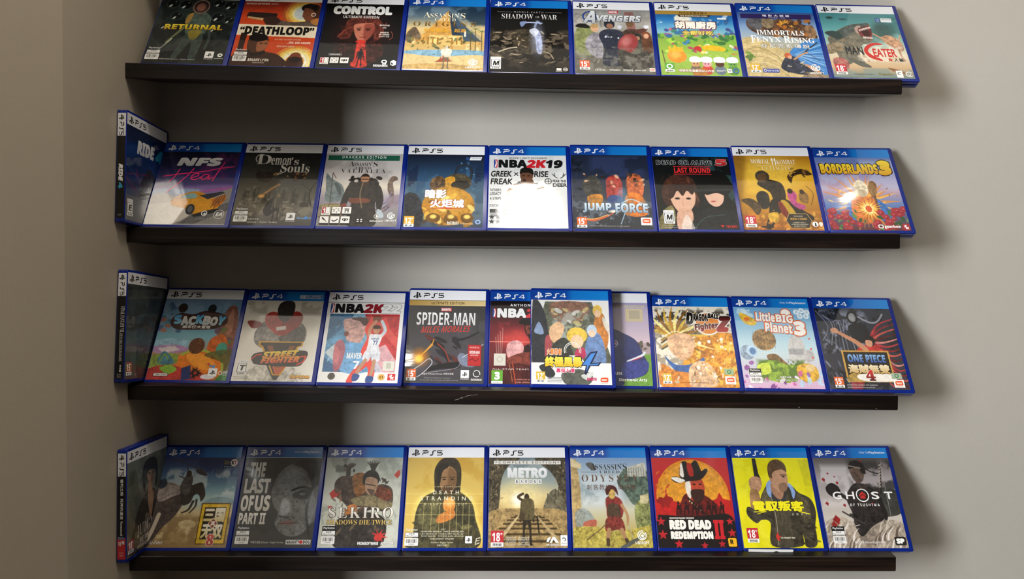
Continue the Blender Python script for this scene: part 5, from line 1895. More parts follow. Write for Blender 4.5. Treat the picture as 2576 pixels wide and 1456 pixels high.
@cover
def c_redtitle():
    a = Cover('P5', '3b3a3a', 97)
    a.g((14, '2e2d2e'), (50, '3a393b'), (126, '434145'))
    a.F(24, '57555a', .5, th=.55)
    a.E(50, 80, 40, 40, '4c4650', so=.6, al=.5)
    a.D(14, (30, 66, 66, 104), 4, 12, ['17171b', '232329', '5a2420'], .3, (20, 60), .8)
    a.L([34, 72, 46, 80, 54, 96, 60, 104], 6, '1b1b20', w2=2)
    a.L([40, 74, 50, 84, 56, 98], 1.6, '8c3428')
    a.L([60, 70, 76, 66, 92, 58], 4, '1f1f26', w2=2)
    a.L([30, 108, 44, 104, 66, 102], 5, '1a1a1f', w2=9)
    a.P([66, 92, 72, 86, 88, 98, 86, 104, 72, 102], '8a9cb8', 1, .7)
    a.E(18, 92, 10, 10, 'c8761c', so=.7, al=.8)
    a.E(17, 94, 5, 5, 'f6c84a', so=.6)
    for q in range(9):
        a.L([18, 92, 26 + q, 84 - q * 1.5, 34, 76 - q], .7, ['f0b03a', 'e08a24'][q % 2], .7)
    a.L([6, 112, 20, 102, 30, 94, 34, 100, 24, 112, 16, 118], .8, 'd8d4dc')
    a.L([72, 92, 84, 84, 98, 74], .9, 'c8c8d0')
    a.L([70, 98, 64, 106, 30, 112], .7, '9a98a4')
    a.rect('title_band', 0, 14.2, 100, 21.6, 'b8924a', 0, 'e0c890')
    a.W('title_band', 'ULTIMATE EDITION', 29, 16, 72, 19.8, '4a3a20', 's', .02, sp=1.3)
    a.rect('title_lettering', 42, 24.4, 56, 29.6, 'b8242c')
    a.W('title_lettering', 'MARVEL', 42.8, 25.2, 55.2, 28.8, WHT, 'b', .02)
    a.T('SPIDER-MAN', 11, 31.2, 87, 48.6, ('f6f4f2', 'd8d4d4'), 'b', .0)
    a.T('MILES MORALES', 17, 50, 80, 58.5, 'c83c30', 'i', -.01, .2, -2)
    a.rect('small_print', 79, 75, 96, 103, '9c2026', .6)
    a.rect('small_print', 79.6, 75.6, 95.4, 102.4, 'b82a2e', .5)
    a.S('INCLUDES FULL', 81.5, 77.6, 93.5, 79.6, 'f0d8d4')
    a.S('SPIDER-MAN', 81, 83, 94, 87, WHT, 'b')
    a.S('REMASTERED', 82.5, 88, 92.5, 89.8, 'f0d8d4')
    a.stroke('small_print', [(81, 96), (85, 93), (89, 97), (93, 93)], .8, '4a0c10')
    a.tw(2.5, 108, '15', 'd8632c', .86)
    a.S('English+Chinese Version 中英文合版', 22, 112.4, 62, 115.6, 'e4e2e0')
    a.S('Requires PlayStation 5 system', 26, 118.6, 58, 120, 'c4c2c0')
    a.S('© Interactive Entertainment. All rights reserved', 20, 121.4, 68, 122.8, 'c4c2c0')
    a.psbox(71, 108.5, 10.4)
    a.disc('maker_mark', 91, 113, 4.6, WHT, inner=.8, a0=40, a1=200)
    a.disc('maker_mark', 91, 113, 4.6, WHT, inner=.8, a0=220, a1=380)
    a.W('maker_mark', 'INSOMNIAC', 84, 119.6, 98, 122.2, WHT, 'b')
    return a


@cover
def c_redplayer():
    a = Cover('P4', '5c2024', 101)
    a.g((14, '141012'), (28, '2a1216'), (50, '70222a'), (90, '6a262a'), (126, '3c1a1c'))
    a.F(16, 'b8383c', .6, (10, 40, 60, 90), .52)
    a.E(36, 66, 22, 12, 'e85048', so=.7, al=.7)
    a.L([0, 70, 60, 70], 1, 'f88a80', .8)
    for k in range(4):
        a.L([8 + k * 3, 64 - k * 4, 10 + k * 2, 90], .7, 'd8b8a8', .7)
    a.bust(57, 38, 29, '1c1012', '7a3c30', '2c1416', '4a2220', beard='1c1010')
    a.P([40, 46, 42, 38, 56, 34, 72, 38, 74, 46], '1a1216', 1)
    a.P([22, 84, 24, 72, 36, 68, 44, 76, 40, 90, 26, 92], 'd8a0a0', 1, tx=.25)
    a.P([24, 92, 44, 84, 70, 86, 70, 104, 40, 106, 26, 100], '7a382e', 1, tx=.4)
    a.P([26, 100, 60, 104, 66, 126, 30, 126], '4c1c1e', 1, tx=.4)
    a.L([30, 98, 34, 126], 1, 'f0602c', .8)
    a.L([26, 100, 30, 122], .7, 'f8a060', .7)
    a.S('ANTHONY DAVIS', 26, 17.5, 78, 21, 'f0eeec', 'b', 0, sp=1.3)
    a.nba(3, 24, 97, 37, '20', 'f2f2f0', 'd83a42', 'f2f2f0')
    a.rect('product_sticker', 6, 86, 21, 102, 'd4cfc4', .6)
    a.disc('product_sticker', 13.5, 93.5, 4, 'bcb4a8', inner=.7)
    a.S('ALL-STAR TEAM', 4, 105.4, 50, 107.4, 'd8c8c4')
    a.rect('rating_label', 3.4, 108, 17.6, 122, '6aa83a', .6)
    a.rect('rating_label', 3.4, 122, 17.6, 125.4, WHT, .4)
    a.W('rating_label', '3', 7, 110, 14, 120.4, WHT, 'b', .05)
    a.W('rating_label', 'www.pegi.info', 5, 122.8, 16, 124.6, '333333')
    a.S('LEBRON JAMES', 34, 119, 60, 121, 'e89a8a')
    a.S('AND SPRINGHILL', 34, 122.4, 60, 124.4, 'e89a8a')
    return a


@cover
def c_storm():
    a = Cover('P4', 'eceae6', 103)
    a.g((14, 'e8e6e2'), (126, 'efeeea'))
    a.P([18, 16, 78, 16, 100, 90, 100, 98, 0, 98, 0, 90], '5c5f50', 0, tx=.35)
    a.P([26, 18, 72, 18, 66, 42, 32, 42], '8a5a48', 1, .8, tx=.4)
    a.F(12, 'b8c0b8', .7, (24, 28, 76, 70), .5)
    a.D(24, (26, 24, 74, 60), 2, 6, ['8c947c', 'c8b87c', '4c5244', 'd8dcd4'], .5, al=.8)
    a.P([2, 16, 10, 16, 18, 34, 22, 60, 24, 98, 2, 98], '2f3138', 1, tx=.2)
    a.P([4, 58, 10, 44, 16, 60], '8ea4c8', 1, .9)
    a.P([18, 66, 24, 64, 28, 90, 18, 92], 'a04a50', 1)
    a.P([82, 36, 92, 32, 98, 60, 94, 80, 84, 76, 80, 56], 'c07a3a', 1, tx=.3)
    a.P([92, 36, 100, 50, 100, 62, 92, 46], 'd8d2c4', 1)
    a.E(85, 28, 6, 8, 'e0b84c')
    a.E(85, 32, 4, 5.4, 'e8c09a')
    a.P([24, 52, 34, 44, 42, 50, 38, 64, 32, 74, 24, 66], 'dfb48c', 1, tx=.15)
    a.P([28, 74, 44, 66, 52, 96, 20, 98], '3a3c38', 1, tx=.3)
    a.P([70, 68, 84, 58, 92, 74, 92, 100, 70, 100], '6a86b4', 1, tx=.25)
    a.E(77, 55, 6.4, 8, 'b8cce0')
    a.E(77, 59, 4.4, 5, 'ecccb0')
    a.E(58, 62, 13, 11, 'e3bf4c', tx=.2)
    a.E(58, 70, 8, 9, 'ecc4a0')
    a.P([56, 82, 66, 78, 68, 90, 56, 94], 'b83a5c', 1)
    a.P([40, 100, 50, 88, 66, 96, 60, 112, 42, 112], 'e4e2dc', 1, tx=.3)
    a.P([0, 98, 100, 98, 100, 126, 0, 126], 'f0efec', 0, tx=.04)
    a.P([10, 104, 20, 100, 30, 112, 22, 118], '35373c', 1)
    a.P([38, 112, 60, 106, 76, 114, 70, 126, 44, 126], '5c5f58', 1, tx=.3)
    a.P([62, 114, 78, 110, 70, 120], 'd4d8d4', 1)
    a.T('火影忍者', 20, 79.6, 38, 88, 'e8842c', 's', .04, o=('f4f0e8', .8))
    a.T('終極風暴', 17, 90, 64, 104, ('f6ea5a', 'e0b420'), 's', .06, 0, 0, o=('16140f', 1.7))
    a.T('慕留人傳', 31, 105.4, 54, 111, 'd83a72', 's', .03, o=('fbf4f0', .8))
    tl = 'title_lettering'
    a.poly(tl, [74, 84, 84, 82, 76, 98, 88, 97, 84, 102, 74, 102, 68, 114, 66, 112, 68, 102, 62, 102], '16244a')
    a.poly(tl, [75, 86, 81, 84.4, 73, 99.6, 85, 98.6, 82.6, 100.8, 72, 101, 68.4, 110, 69.6, 100.8, 64, 100.8], '4a8ad8')
    for r_ in (9, 11):
        a.disc(tl, 52, 82, r_, 'f2efe6', inner=.92, n=20, a0=160, a1=380)
    a.tw(6, 110, '12', 'dcb63a', .8)
    for k in range(4):
        a.rect('small_print', 20, 117 + k * 1.9, 38, 117.6 + k * 1.9, '77767a')
    a.W('maker_mark', 'NARUTO', 69, 117, 81, 121, 'd83a72', 'i', .03)
    a.bn(84, 115, 13, False)
    return a


@cover
def c_soccer():
    a = Cover('P5', 'b4a6bc', 107)
    a.g((14, 'a79cc0'), (50, 'c4b2c4'), (80, 'd0b8bc'), (126, 'c8b4b8'))
    a.P([50, 76, 62, 72, 100, 70, 100, 86, 50, 86], 'a89498', 1)
    a.D(10, (80, 68, 98, 78), 2, 4, ['4c443e', '5c5648'], .6)
    a.P([50, 86, 100, 84, 100, 126, 44, 126], '6d9a40', 0, tx=.15)
    a.P([0, 60, 20, 54, 50, 50, 66, 56, 82, 66, 90, 84, 96, 98, 92, 110, 76, 116, 62, 112, 60, 126, 0, 126], '2d3564', 1, tx=.2)
    a.E(22, 36, 19, 26, '6e4530', tx=.2)
    a.P([26, 48, 44, 44, 44, 58, 20, 62], '6a402c', 1)
    a.L([28, 62, 44, 58, 52, 50], 2, 'd8d4dc')
    a.L([70, 94, 88, 86, 92, 82], 3, 'd8dae4')
    a.L([70, 95, 88, 88], 1.2, 'b83440')
    a.P([66, 96, 92, 92, 96, 102, 84, 114, 62, 116], '3a4284', 1, tx=.25)
    a.disc('small_print', 54, 70, 4.6, 'c8c4d8', inner=.86)
    a.S('PSG', 51, 68, 57, 72, 'c8a0b0', 'b')
    for q in (44, 50):
        a.rect('small_print', q, 84, q + 3.6, 104, 'dcdce4')
    a.S('LIMITLESS', 42, 108, 62, 112, 'e8e8f0', 'b')
    a.S('HYPERMOTION', 54, 17, 96, 20.4, 'd8d09a', 'i')
    a.rect('product_sticker', 70, 22, 93, 40, 'c8b894', .8)
    a.rect('product_sticker', 75, 24.5, 89, 36, 'b0a48c', .6)
    a.W('maker_mark', 'Electronic Arts', 58, 116, 93, 120, WHT, 'b')
    return a


@cover
def c_goldburst():
    a = Cover('P4', 'e8e0d0', 109)
    a.F(5, '3a342c', .9, (0, 14, 100, 70), .52, 9)
    a.F(7, '8a7c64', .7, (0, 30, 120, 126), .5, 8)
    a.P([50, 60, 100, 54, 100, 126, 30, 126], 'd88c24', 1, tx=.5)
    a.F(9, 'f6c850', .9, (40, 60, 130, 126), .5, 8)
    a.F(6, 'a85a18', .8, (40, 56, 130, 126), .62, 9)
    for k in range(16):
        an = math.radians(-160 + k * 13)
        x1, y1 = 30 + 48 * math.cos(an), 58 + 44 * math.sin(an)
        a.L([26 + k * .6, 56, (26 + x1) / 2 - 4, (56 + y1) / 2, x1, y1], 7, ['d8b040', 'b88020', 'f4e08a', '8a5a18'][k % 4], w2=.6, tx=.3)
    for k in range(7):
        a.L([8, 60 + k * 3, 26, 50 + k * 3, 44, 56 + k * 2], 2.2, ['f4ecc8', 'c8942c', '3a2a18'][k % 3], .8, w2=.6)
    a.P([16, 60, 34, 52, 50, 60, 46, 80, 34, 90, 20, 80], 'e0b088', 1, tx=.3)
    a.D(12, (16, 56, 50, 84), 1, 4, ['c48a64', 'f0d0b0', '8a5a3c'], .25, (-30, 30), .6)
    a.P([10, 84, 24, 96, 46, 94, 60, 86, 56, 100, 40, 106, 22, 104], '2c5a9c', 1, tx=.3)
    a.P([4, 96, 22, 104, 40, 108, 44, 126, 4, 126], 'd8822c', 1, tx=.4)
    a.P([40, 100, 56, 90, 70, 100, 74, 120, 60, 126, 40, 126], 'e0b48c', 1, tx=.35)
    a.D(26, (50, 60, 98, 112), .8, 2.6, ['fffbe8', 'f8e09a'], .9, so=.3)
    a.D(30, (2, 100, 98, 126), .8, 4, ['f4ece0', '5a3418', 'e89a34'], .3, (40, 140), .7)
    a.R(80, 90, 4, 30, 14, 3, 'f0a030', .6)
    a.disc('title_lettering', 70, 38, 15.5, 'e0842c')
    a.disc('title_lettering', 70, 38, 17, 'f0e8dc', inner=.88)
    a.star(70, 36, 4, 'b8301c')
    a.T('D', 42, 22, 53, 40, '17130f', 'i', .05, 0, 0, o=('f2ece2', 1))
    a.T('RAGON', 52, 24, 72, 35, '17130f', 'i', .05, 0, 2, o=('f2ece2', 1))
    a.T('BALL', 71, 23.5, 86, 31, '17130f', 'i', .05, 0, 4, o=('f2ece2', 1))
    a.T('Fighter', 52, 37, 84, 49, ('17130f', '9c1f24'), 'i', .05, 0, -6, o=('f2ece2', 1))
    a.T('Z', 80, 27, 99, 50, ('17130f', 'b0242c'), 'i', .07, .1, o=('f2ece2', 1.1))
    a.tw(5, 108, '12', 'dcb63a', .8)
    a.rect('product_sticker', 83, 101, 95, 109, '9db48c', .4)
    a.disc('product_sticker', 89, 105, 2.6, '2f7a4c', inner=.6)
    a.bn(83, 111, 13)
    a.rect('small_print', 20, 118, 25, 121, 'c8b898')
    a.S('© BIRD STUDIO / SHUEISHA, TOEI ANIMATION', 26, 119, 62, 121, '5a3c1c')
    return a


@cover
def c_craft():
    a = Cover('P4', '9cc0d8', 113)
    a.g((14, '6fa4d0'), (44, '9cc8e0'), (80, 'c4d8dc'), (126, 'd8a8cc'))
    for k in range(26):
        a.L([k * 4, 46, k * 4, 126], .3, 'e8f2f4', .5, sm=0)
        a.L([0, 48 + k * 3, 100, 48 + k * 3], .3, 'e8f2f4', .5, sm=0)
    a.D(14, (4, 18, 22, 26), 2, 4, ['b8d8e8', 'd4eaf2'], .9, al=.8)
    for x, y in ((82, 20), (89, 18), (96, 20), (86, 26), (94, 26)):
        for q in (4, 2.4, 1):
            a.E(x, y, q, q, 'eaf4f8', ring=.25)
    a.P([8, 22, 18, 26, 28, 34, 24, 40, 14, 38, 8, 30], 'd8b03a', 1, tx=.35)
    a.E(16, 31, 4, 3, 'e07a34')
    a.E(34, 60, 15, 15, '9a7a50', tx=.5)
    for k in range(9):
        a.L([21 + k * 3.2, 48, 20.6 + k * 3.4, 60, 21 + k * 3.2, 72], .5, '5a4328', .5)
    a.P([34, 82, 46, 80, 56, 90, 66, 100, 60, 106, 46, 98, 38, 92], '80623c', 1, tx=.5)
    a.P([66, 60, 72, 54, 80, 56, 84, 66, 82, 90, 66, 92, 62, 80], 'c8c6c4', 1, tx=.15)
    a.P([63, 72, 83, 72, 83, 80, 63, 80], '8c8c90', al=.7)
    a.P([82, 76, 92, 74, 94, 86, 84, 90], 'b8b4b4', 1, tx=.2)
    a.E(10, 78, 9, 10, '8a9cb0', tx=.4)
    a.E(16, 76, 7, 8, 'b8d0e4')
    a.E(17, 76, 4, 5, '5a82b0')
    a.P([22, 92, 40, 88, 60, 94, 80, 92, 78, 108, 60, 118, 36, 116, 20, 108], '8aa83a', 1, tx=.35)
    a.F(6, '4a6a24', .8, (18, 86, 84, 118), .56, 9)
    a.P([20, 96, 34, 92, 36, 104, 24, 108], 'c8d84a', 1, tx=.2)
    a.P([70, 96, 84, 92, 94, 98, 94, 112, 80, 118, 70, 110], 'd8a83c', 1, tx=.35)
    a.E(86, 98, 6, 5, 'e8c88c')
    a.D(30, (0, 106, 100, 126), 1.5, 5, ['d05aa8', '8a5ab8', 'f0b0d8', '7a3a88', 'b8d8f0', 'f4ecf4'], .6, al=.85)
    a.D(12, (2, 90, 18, 112), 1, 4, ['b89ac8', 'e8d8f0', '8a4a98'], .8, al=.8)
    for y in (58, 72, 84):
        a.E(92, y, 1.2, 1.2, 'd84a3c')
    a.only_on()
    og = 'd8642c'
    a.disc('title_lettering', 68, 22, 7.4, og)
    a.disc('title_lettering', 68, 22, 6.2, 'fbf6ee')
    a.T('Little', 28, 21, 53, 34, 'fbf6ee', 'b', .03, 0, 4, o=(og, 2.2))
    a.T('BIG', 54, 24, 76, 35.5, 'fbf6ee', 'b', .03, 0, 4, o=(og, 2.2))
    a.T('Planet', 38, 36, 73, 50, 'fbf6ee', 'b', .03, 0, 4, o=(og, 2.2))
    a.T('3', 75, 33, 90, 54, 'fbf6ee', 'b', .06, 0, 4, o=(og, 2.4))
    a.sticker(8, 101, .9, 'k')
    a.S('中英文合版', 46, 110, 60, 112.6, 'f4eef4', 's', .02)
    a.S('Chinese / English Version', 40, 114, 68, 116.4, 'f4eef4')
    return a


@cover
def c_redcoat():
    a = Cover('P4', '2a2c34', 127)
    a.g((14, '30343f'), (60, '2c2e36'), (126, '3a3a44'))
    a.F(14, '8c92a4', .8, (0, 14, 70, 80), .58, 7)
    a.F(10, '17181d', .8, th=.6, k=7)
    for k in range(10):
        a.L([2 + k * 4, 18 + k * 3, 14 + k * 3, 40 - k, 4 + k * 5, 60 + k * 3], 1.4, ['8a90a8', '4a5068', 'a8aec0'][k % 3], .6)
    a.E(48, 27, 7, 9, '17171a')
    a.E(48, 27, 4.6, 6.4, '8c8a8e', tx=.3)
    a.L([56, 26, 70, 34, 80, 32, 88, 22], 2.4, 'a8a8b4', .8)
    a.P([40, 40, 56, 36, 66, 46, 60, 62, 44, 60], '1d1d22', 1)
    rd = ['b8343a', '8c2028', 'd8584c', '5a161c', 'e08a80']
    for k in range(14):
        y = 34 + k * 6
        a.L([62, 62, 78 + k, y + 4, 102, y - 6 + k], 4, rd[k % 5], .9, w2=1.2, tx=.3)
    a.P([44, 74, 56, 66, 70, 66, 76, 78, 74, 100, 44, 102], 'b0302c', 1, tx=.3)
    a.L([22, 46, 34, 54, 46, 62, 56, 72], 4, 'c48a68', w2=7)
    a.E(21, 46, 5, 4, 'd09a78')
    a.E(63, 60, 7, 8, '1c1618')
    a.E(62, 63, 4.6, 5.6, 'c89274')
    a.P([56, 58, 60, 54, 68, 54, 71, 62, 64, 59], '1a1416', 1)
    a.P([30, 96, 48, 100, 40, 126, 28, 126], '9c2a34', 1, .8, tx=.4)
    a.D(16, (4, 90, 30, 120), 1.5, 6, ['9aa0b4', '3a3c48', '6a7088'], .25, (40, 140), .7)
    a.D(12, (72, 86, 96, 124), 1.5, 6, ['c84a48', '2a2228', '7a2028'], .3, (20, 70), .8)
    a.P([24, 73.5, 84, 73.5, 84, 116, 24, 116], 'c89a48')
    a.P([26, 75.5, 82, 75.5, 82, 114.4, 26, 114.4], '2b241c', tx=.2)
    a.F(8, '6a5a3a', .8, (26, 98, 82, 115), .5, 6)
    a.P([26, 108, 40, 102, 44, 114, 26, 114.4], 'a88a44', 1, tx=.4)
    a.P([40, 106, 82, 104, 82, 114.4, 44, 114.4], 'efeae0', 1, tx=.06)
    a.T('ONE PIECE', 30, 79, 78, 90, ('8ab8e8', '2a4a98'), 'b', .03, o=('16120e', .8))
    a.T('海賊無雙', 28, 92.5, 80, 105, ('f4e8c8', 'c8a050'), 's', .05, o=('1c120a', 1))
    a.T('4', 48, 100, 60, 114.6, ('d83430', '401014'), 'f', .03, o=('f4efe4', .5))
    a.tw(7, 110, '15', 'd8622c', .82)
    a.S('EIICHIRO ODA / SHUEISHA, TOEI ANIMATION', 22, 119.6, 60, 121.4, 'd8d4d4')
    a.S('BANDAI NAMCO Entertainment Inc.', 22, 122.6, 56, 124.2, 'd8d4d4')
    a.rect('product_sticker', 80, 104, 93, 111.6, 'a4b49c', .4)
    a.disc('product_sticker', 86.5, 107.6, 2.6, '2f7a4c', inner=.6)
    a.bn(81, 112.6, 13)
    return a


# ---- lowest shelf
@cover
def c_darkcoat():
    a = Cover('P5', '5c605a', 131)
    a.g((14, '5a615c'), (60, '5f635a'), (126, '4c4a42'))
    a.F(18, '7c847a', .6, th=.54)
    a.F(12, '3d423e', .5, (0, 20, 60, 90), .58)
    a.bust(56, 24, 28, '1b1a19', 'a87f66', '24221f', '5c4436', 1)
    a.P([36, 40, 40, 24, 56, 18, 72, 24, 76, 44, 70, 58, 68, 38, 56, 34, 46, 40, 42, 58], '1c1b1a', 1, tx=.3)
    a.P([14, 100, 30, 70, 48, 62, 56, 80, 66, 62, 80, 72, 92, 126, 10, 126], '23211f', 1, tx=.35)
    a.P([50, 62, 64, 62, 62, 84, 56, 92], 'a07a60', 1, tx=.2)
    a.F(12, '8a7a68', .5, (0, 96, 100, 126), .5)
    a.T('JUDGMENT', 24, 92, 92, 107, 'c4c0ba', 'f', -.01, 0, -4)
    a.T('死神的遺言', 30, 108, 88, 116, 'c4c0ba', 's', .01, 0, -4)
    a.tw(3, 106, '18', 'a8323a', .9)
    a.rect('small_print', 24, 118, 50, 122, '9a958c')
    return a


@cover
def c_horseman():
    a = Cover('P4', '7a98b0', 137)
    a.g((14, '2c3a70'), (32, '4a6a9c'), (54, '8ab4c4'), (72, 'b8c8c0'), (84, 'c8b488'), (126, '9a7c50'))
    a.F(16, 'd8e4e4', .8, (0, 26, 100, 66), .55, 6)
    a.F(24, '24305c', .7, (40, 12, 120, 40), .5)
    a.F(14, '8a7048', .7, (0, 84, 100, 126), .5)
    a.F(8, 'e0d0a4', .6, (0, 76, 100, 120), .6)
    for q in (9, 6, 3):
        a.E(46, 98, q * 1.3, q * .6, 'd8c898', ring=.2, al=.7)
    a.P([62, 70, 80, 64, 100, 68, 100, 74, 62, 76], '7a98a4', 1, .7)
    a.L([12, 16, 40, 26, 60, 36], 1.2, '3c3440', w2=.8)
    a.P([44, 30, 52, 30, 60, 38, 48, 35], '4a4048', 1)
    a.P([0, 62, 14, 54, 30, 56, 36, 70, 28, 88, 14, 104, 0, 124], '4d423e', 1, tx=.35)
    a.P([0, 50, 12, 46, 26, 50, 34, 58, 20, 64, 4, 70], 'a89a94', 1, tx=.4)
    a.P([0, 44, 8, 42, 10, 50, 2, 54], '3c4450', 1)
    a.P([30, 56, 42, 50, 54, 46, 58, 50, 62, 62, 58, 70, 54, 62, 48, 62, 44, 72, 34, 74], '3a322f', 1, tx=.3)
    a.L([48, 70, 44, 80, 36, 84], 3.4, '3a322f', w2=1.6)
    a.L([52, 68, 52, 76, 46, 84], 3, '453a36', w2=1.6)
    a.L([8, 86, 4, 104, 0, 116], 5, 'c8b8a4')
    a.P([28, 56, 30, 42, 36, 34, 42, 40, 42, 52, 38, 62], '57504a', 1, tx=.4)
    a.E(36, 35, 3.4, 4.2, '3c302c')
    a.L([32, 26, 35, 34], 1.2, '3c302c')
    a.L([24, 38, 34, 42], 1.6, '57504a')
    a.P([60, 72, 97, 72, 97, 122, 60, 122], '6a4c14', tx=.2)
    a.P([61.5, 73.4, 95.6, 73.4, 95.6, 120.6, 61.5, 120.6], 'e0b830', tx=.2)
    a.P([65, 77, 92, 77, 92, 116, 65, 116], '2b2418', tx=.2)
    for y in (82, 92, 104):
        a.L([66, y, 91, y - 1], 1.1, 'c89a2c')
    a.T('三国', 65.5, 78, 92, 95.5, ('f8f4e4', 'd8c070'), 'S', .05, o=('3a2a10', .7))
    a.T('无双', 65.5, 98, 92, 115, ('f8f4e4', 'd8c070'), 'S', .05, o=('3a2a10', .7))
    a.poly('title_lettering', [78.6, 90, 85, 97, 78.6, 104, 72, 97], 'e8d8b0')
    a.poly('title_lettering', [78.6, 91.2, 84, 97, 78.6, 102.8, 73, 97], '8c2a24')
    a.T('真', 75.6, 93.8, 81.6, 100, 'f4ecd8', 's', .02)
    a.T('8', 74, 110, 83, 123.6, ('d8443a', '9c1c1c'), 'F', .03, o=('f4e6c8', .8))
    a.rect('maker_mark', 78, 15.4, 98, 27, '22365c')
    a.W('maker_mark', '20', 79, 18, 85.5, 22.6, '9a8440', 'f')
    a.disc('maker_mark', 92.2, 20.4, 4.6, 'f4f2f0')
    a.W('maker_mark', 'K', 89, 17.8, 92.4, 23, '14161a', 'b', .04)
    a.W('maker_mark', 'T', 92.4, 17.8, 95.6, 23, 'c22030', 'b', .04)
    a.W('maker_mark', 'KOEI TECMO', 80, 25, 96, 26.6, 'c8d0d8')
    a.W('studio_mark', 'ω-Force', 4, 117, 20, 122, 'f2eee4', 'F')
    return a


@cover
def c_greyface():
    a = Cover('P4', '35332f', 139)
    a.g((14, '3a3835'), (60, '3a3936'), (126, '363430'))
    a.F(24, '4a4844', .5, th=.55)
    a.P([40, 58, 46, 36, 58, 24, 76, 20, 94, 26, 100, 50, 98, 84, 90, 104, 78, 112, 62, 110, 50, 98, 52, 84, 46, 76], '6c6c6b', 1, tx=.35)
    a.P([64, 22, 100, 16, 100, 70, 88, 44, 80, 30], '33302d', 1, .9, 1)
    a.P([46, 44, 60, 30, 76, 34, 80, 52, 70, 60, 56, 58], '84868a', 1, .8, 2)
    a.P([54, 72, 60, 66, 66, 74, 66, 84, 56, 86], 'b4b8bf', 1, .7, 1.5)
    a.P([68, 60, 90, 54, 88, 66, 72, 66], '2a2927', 1, .8, 1)
    a.E(80, 60.5, 4, 1.5, '6c6a66')
    a.L([66, 56, 78, 52, 92, 54], 2.4, '262422', .9, .8)
    a.L([54, 88, 66, 90], 1.6, '2c2a28', .8, .6)
    a.P([54, 96, 66, 93, 76, 96, 66, 99], '7c5c56', 1)
    a.L([54, 97, 76, 96], .8, '2c2422')
    a.L([88, 16, 92, 50, 88, 80, 94, 110], 3, '2a2826', .8, 1)
    a.P([88, 66, 100, 50, 100, 90, 92, 96], '8a8d92', 1, .6, 1.5)
    a.D(20, (52, 40, 92, 96), .3, .9, ['1f1d1b', '2a2624'], 1)
    a.only_on()
    a.rect('title_band', 0, 13.3, 100, 14.1, 'c8d0dc')
    w_ = ('e4e1da', 'c4c0b8')
    a.T('THE', 8, 20, 28, 39, w_, 'b', .03)
    a.T('LAST', 4, 41, 37, 60, w_, 'b', .03)
    a.T('OF', 3, 62, 19, 82, w_, 'b', .03)
    a.T('US', 21, 62, 40, 82, w_, 'b', .03)
    a.T('PART II', 3, 84, 37, 98, w_, 'b', .03)
    a.sticker(3, 101)
    a.S('中英文合版 (Chinese + English Version)', 23, 118, 64, 121.4, 'd8d6d0')
    a.rect('maker_mark', 67, 116.6, 98, 122, 'e4e2de')
    a.W('maker_mark', 'NAUGHTY', 68, 117.4, 84, 121.2, '1c1a18', 'b', .03)
    a.disc('maker_mark', 86, 119.3, 2.2, 'c83434')
    a.W('maker_mark', 'DOG', 88.6, 117.4, 97, 121.2, '1c1a18', 'b', .03)
    return a


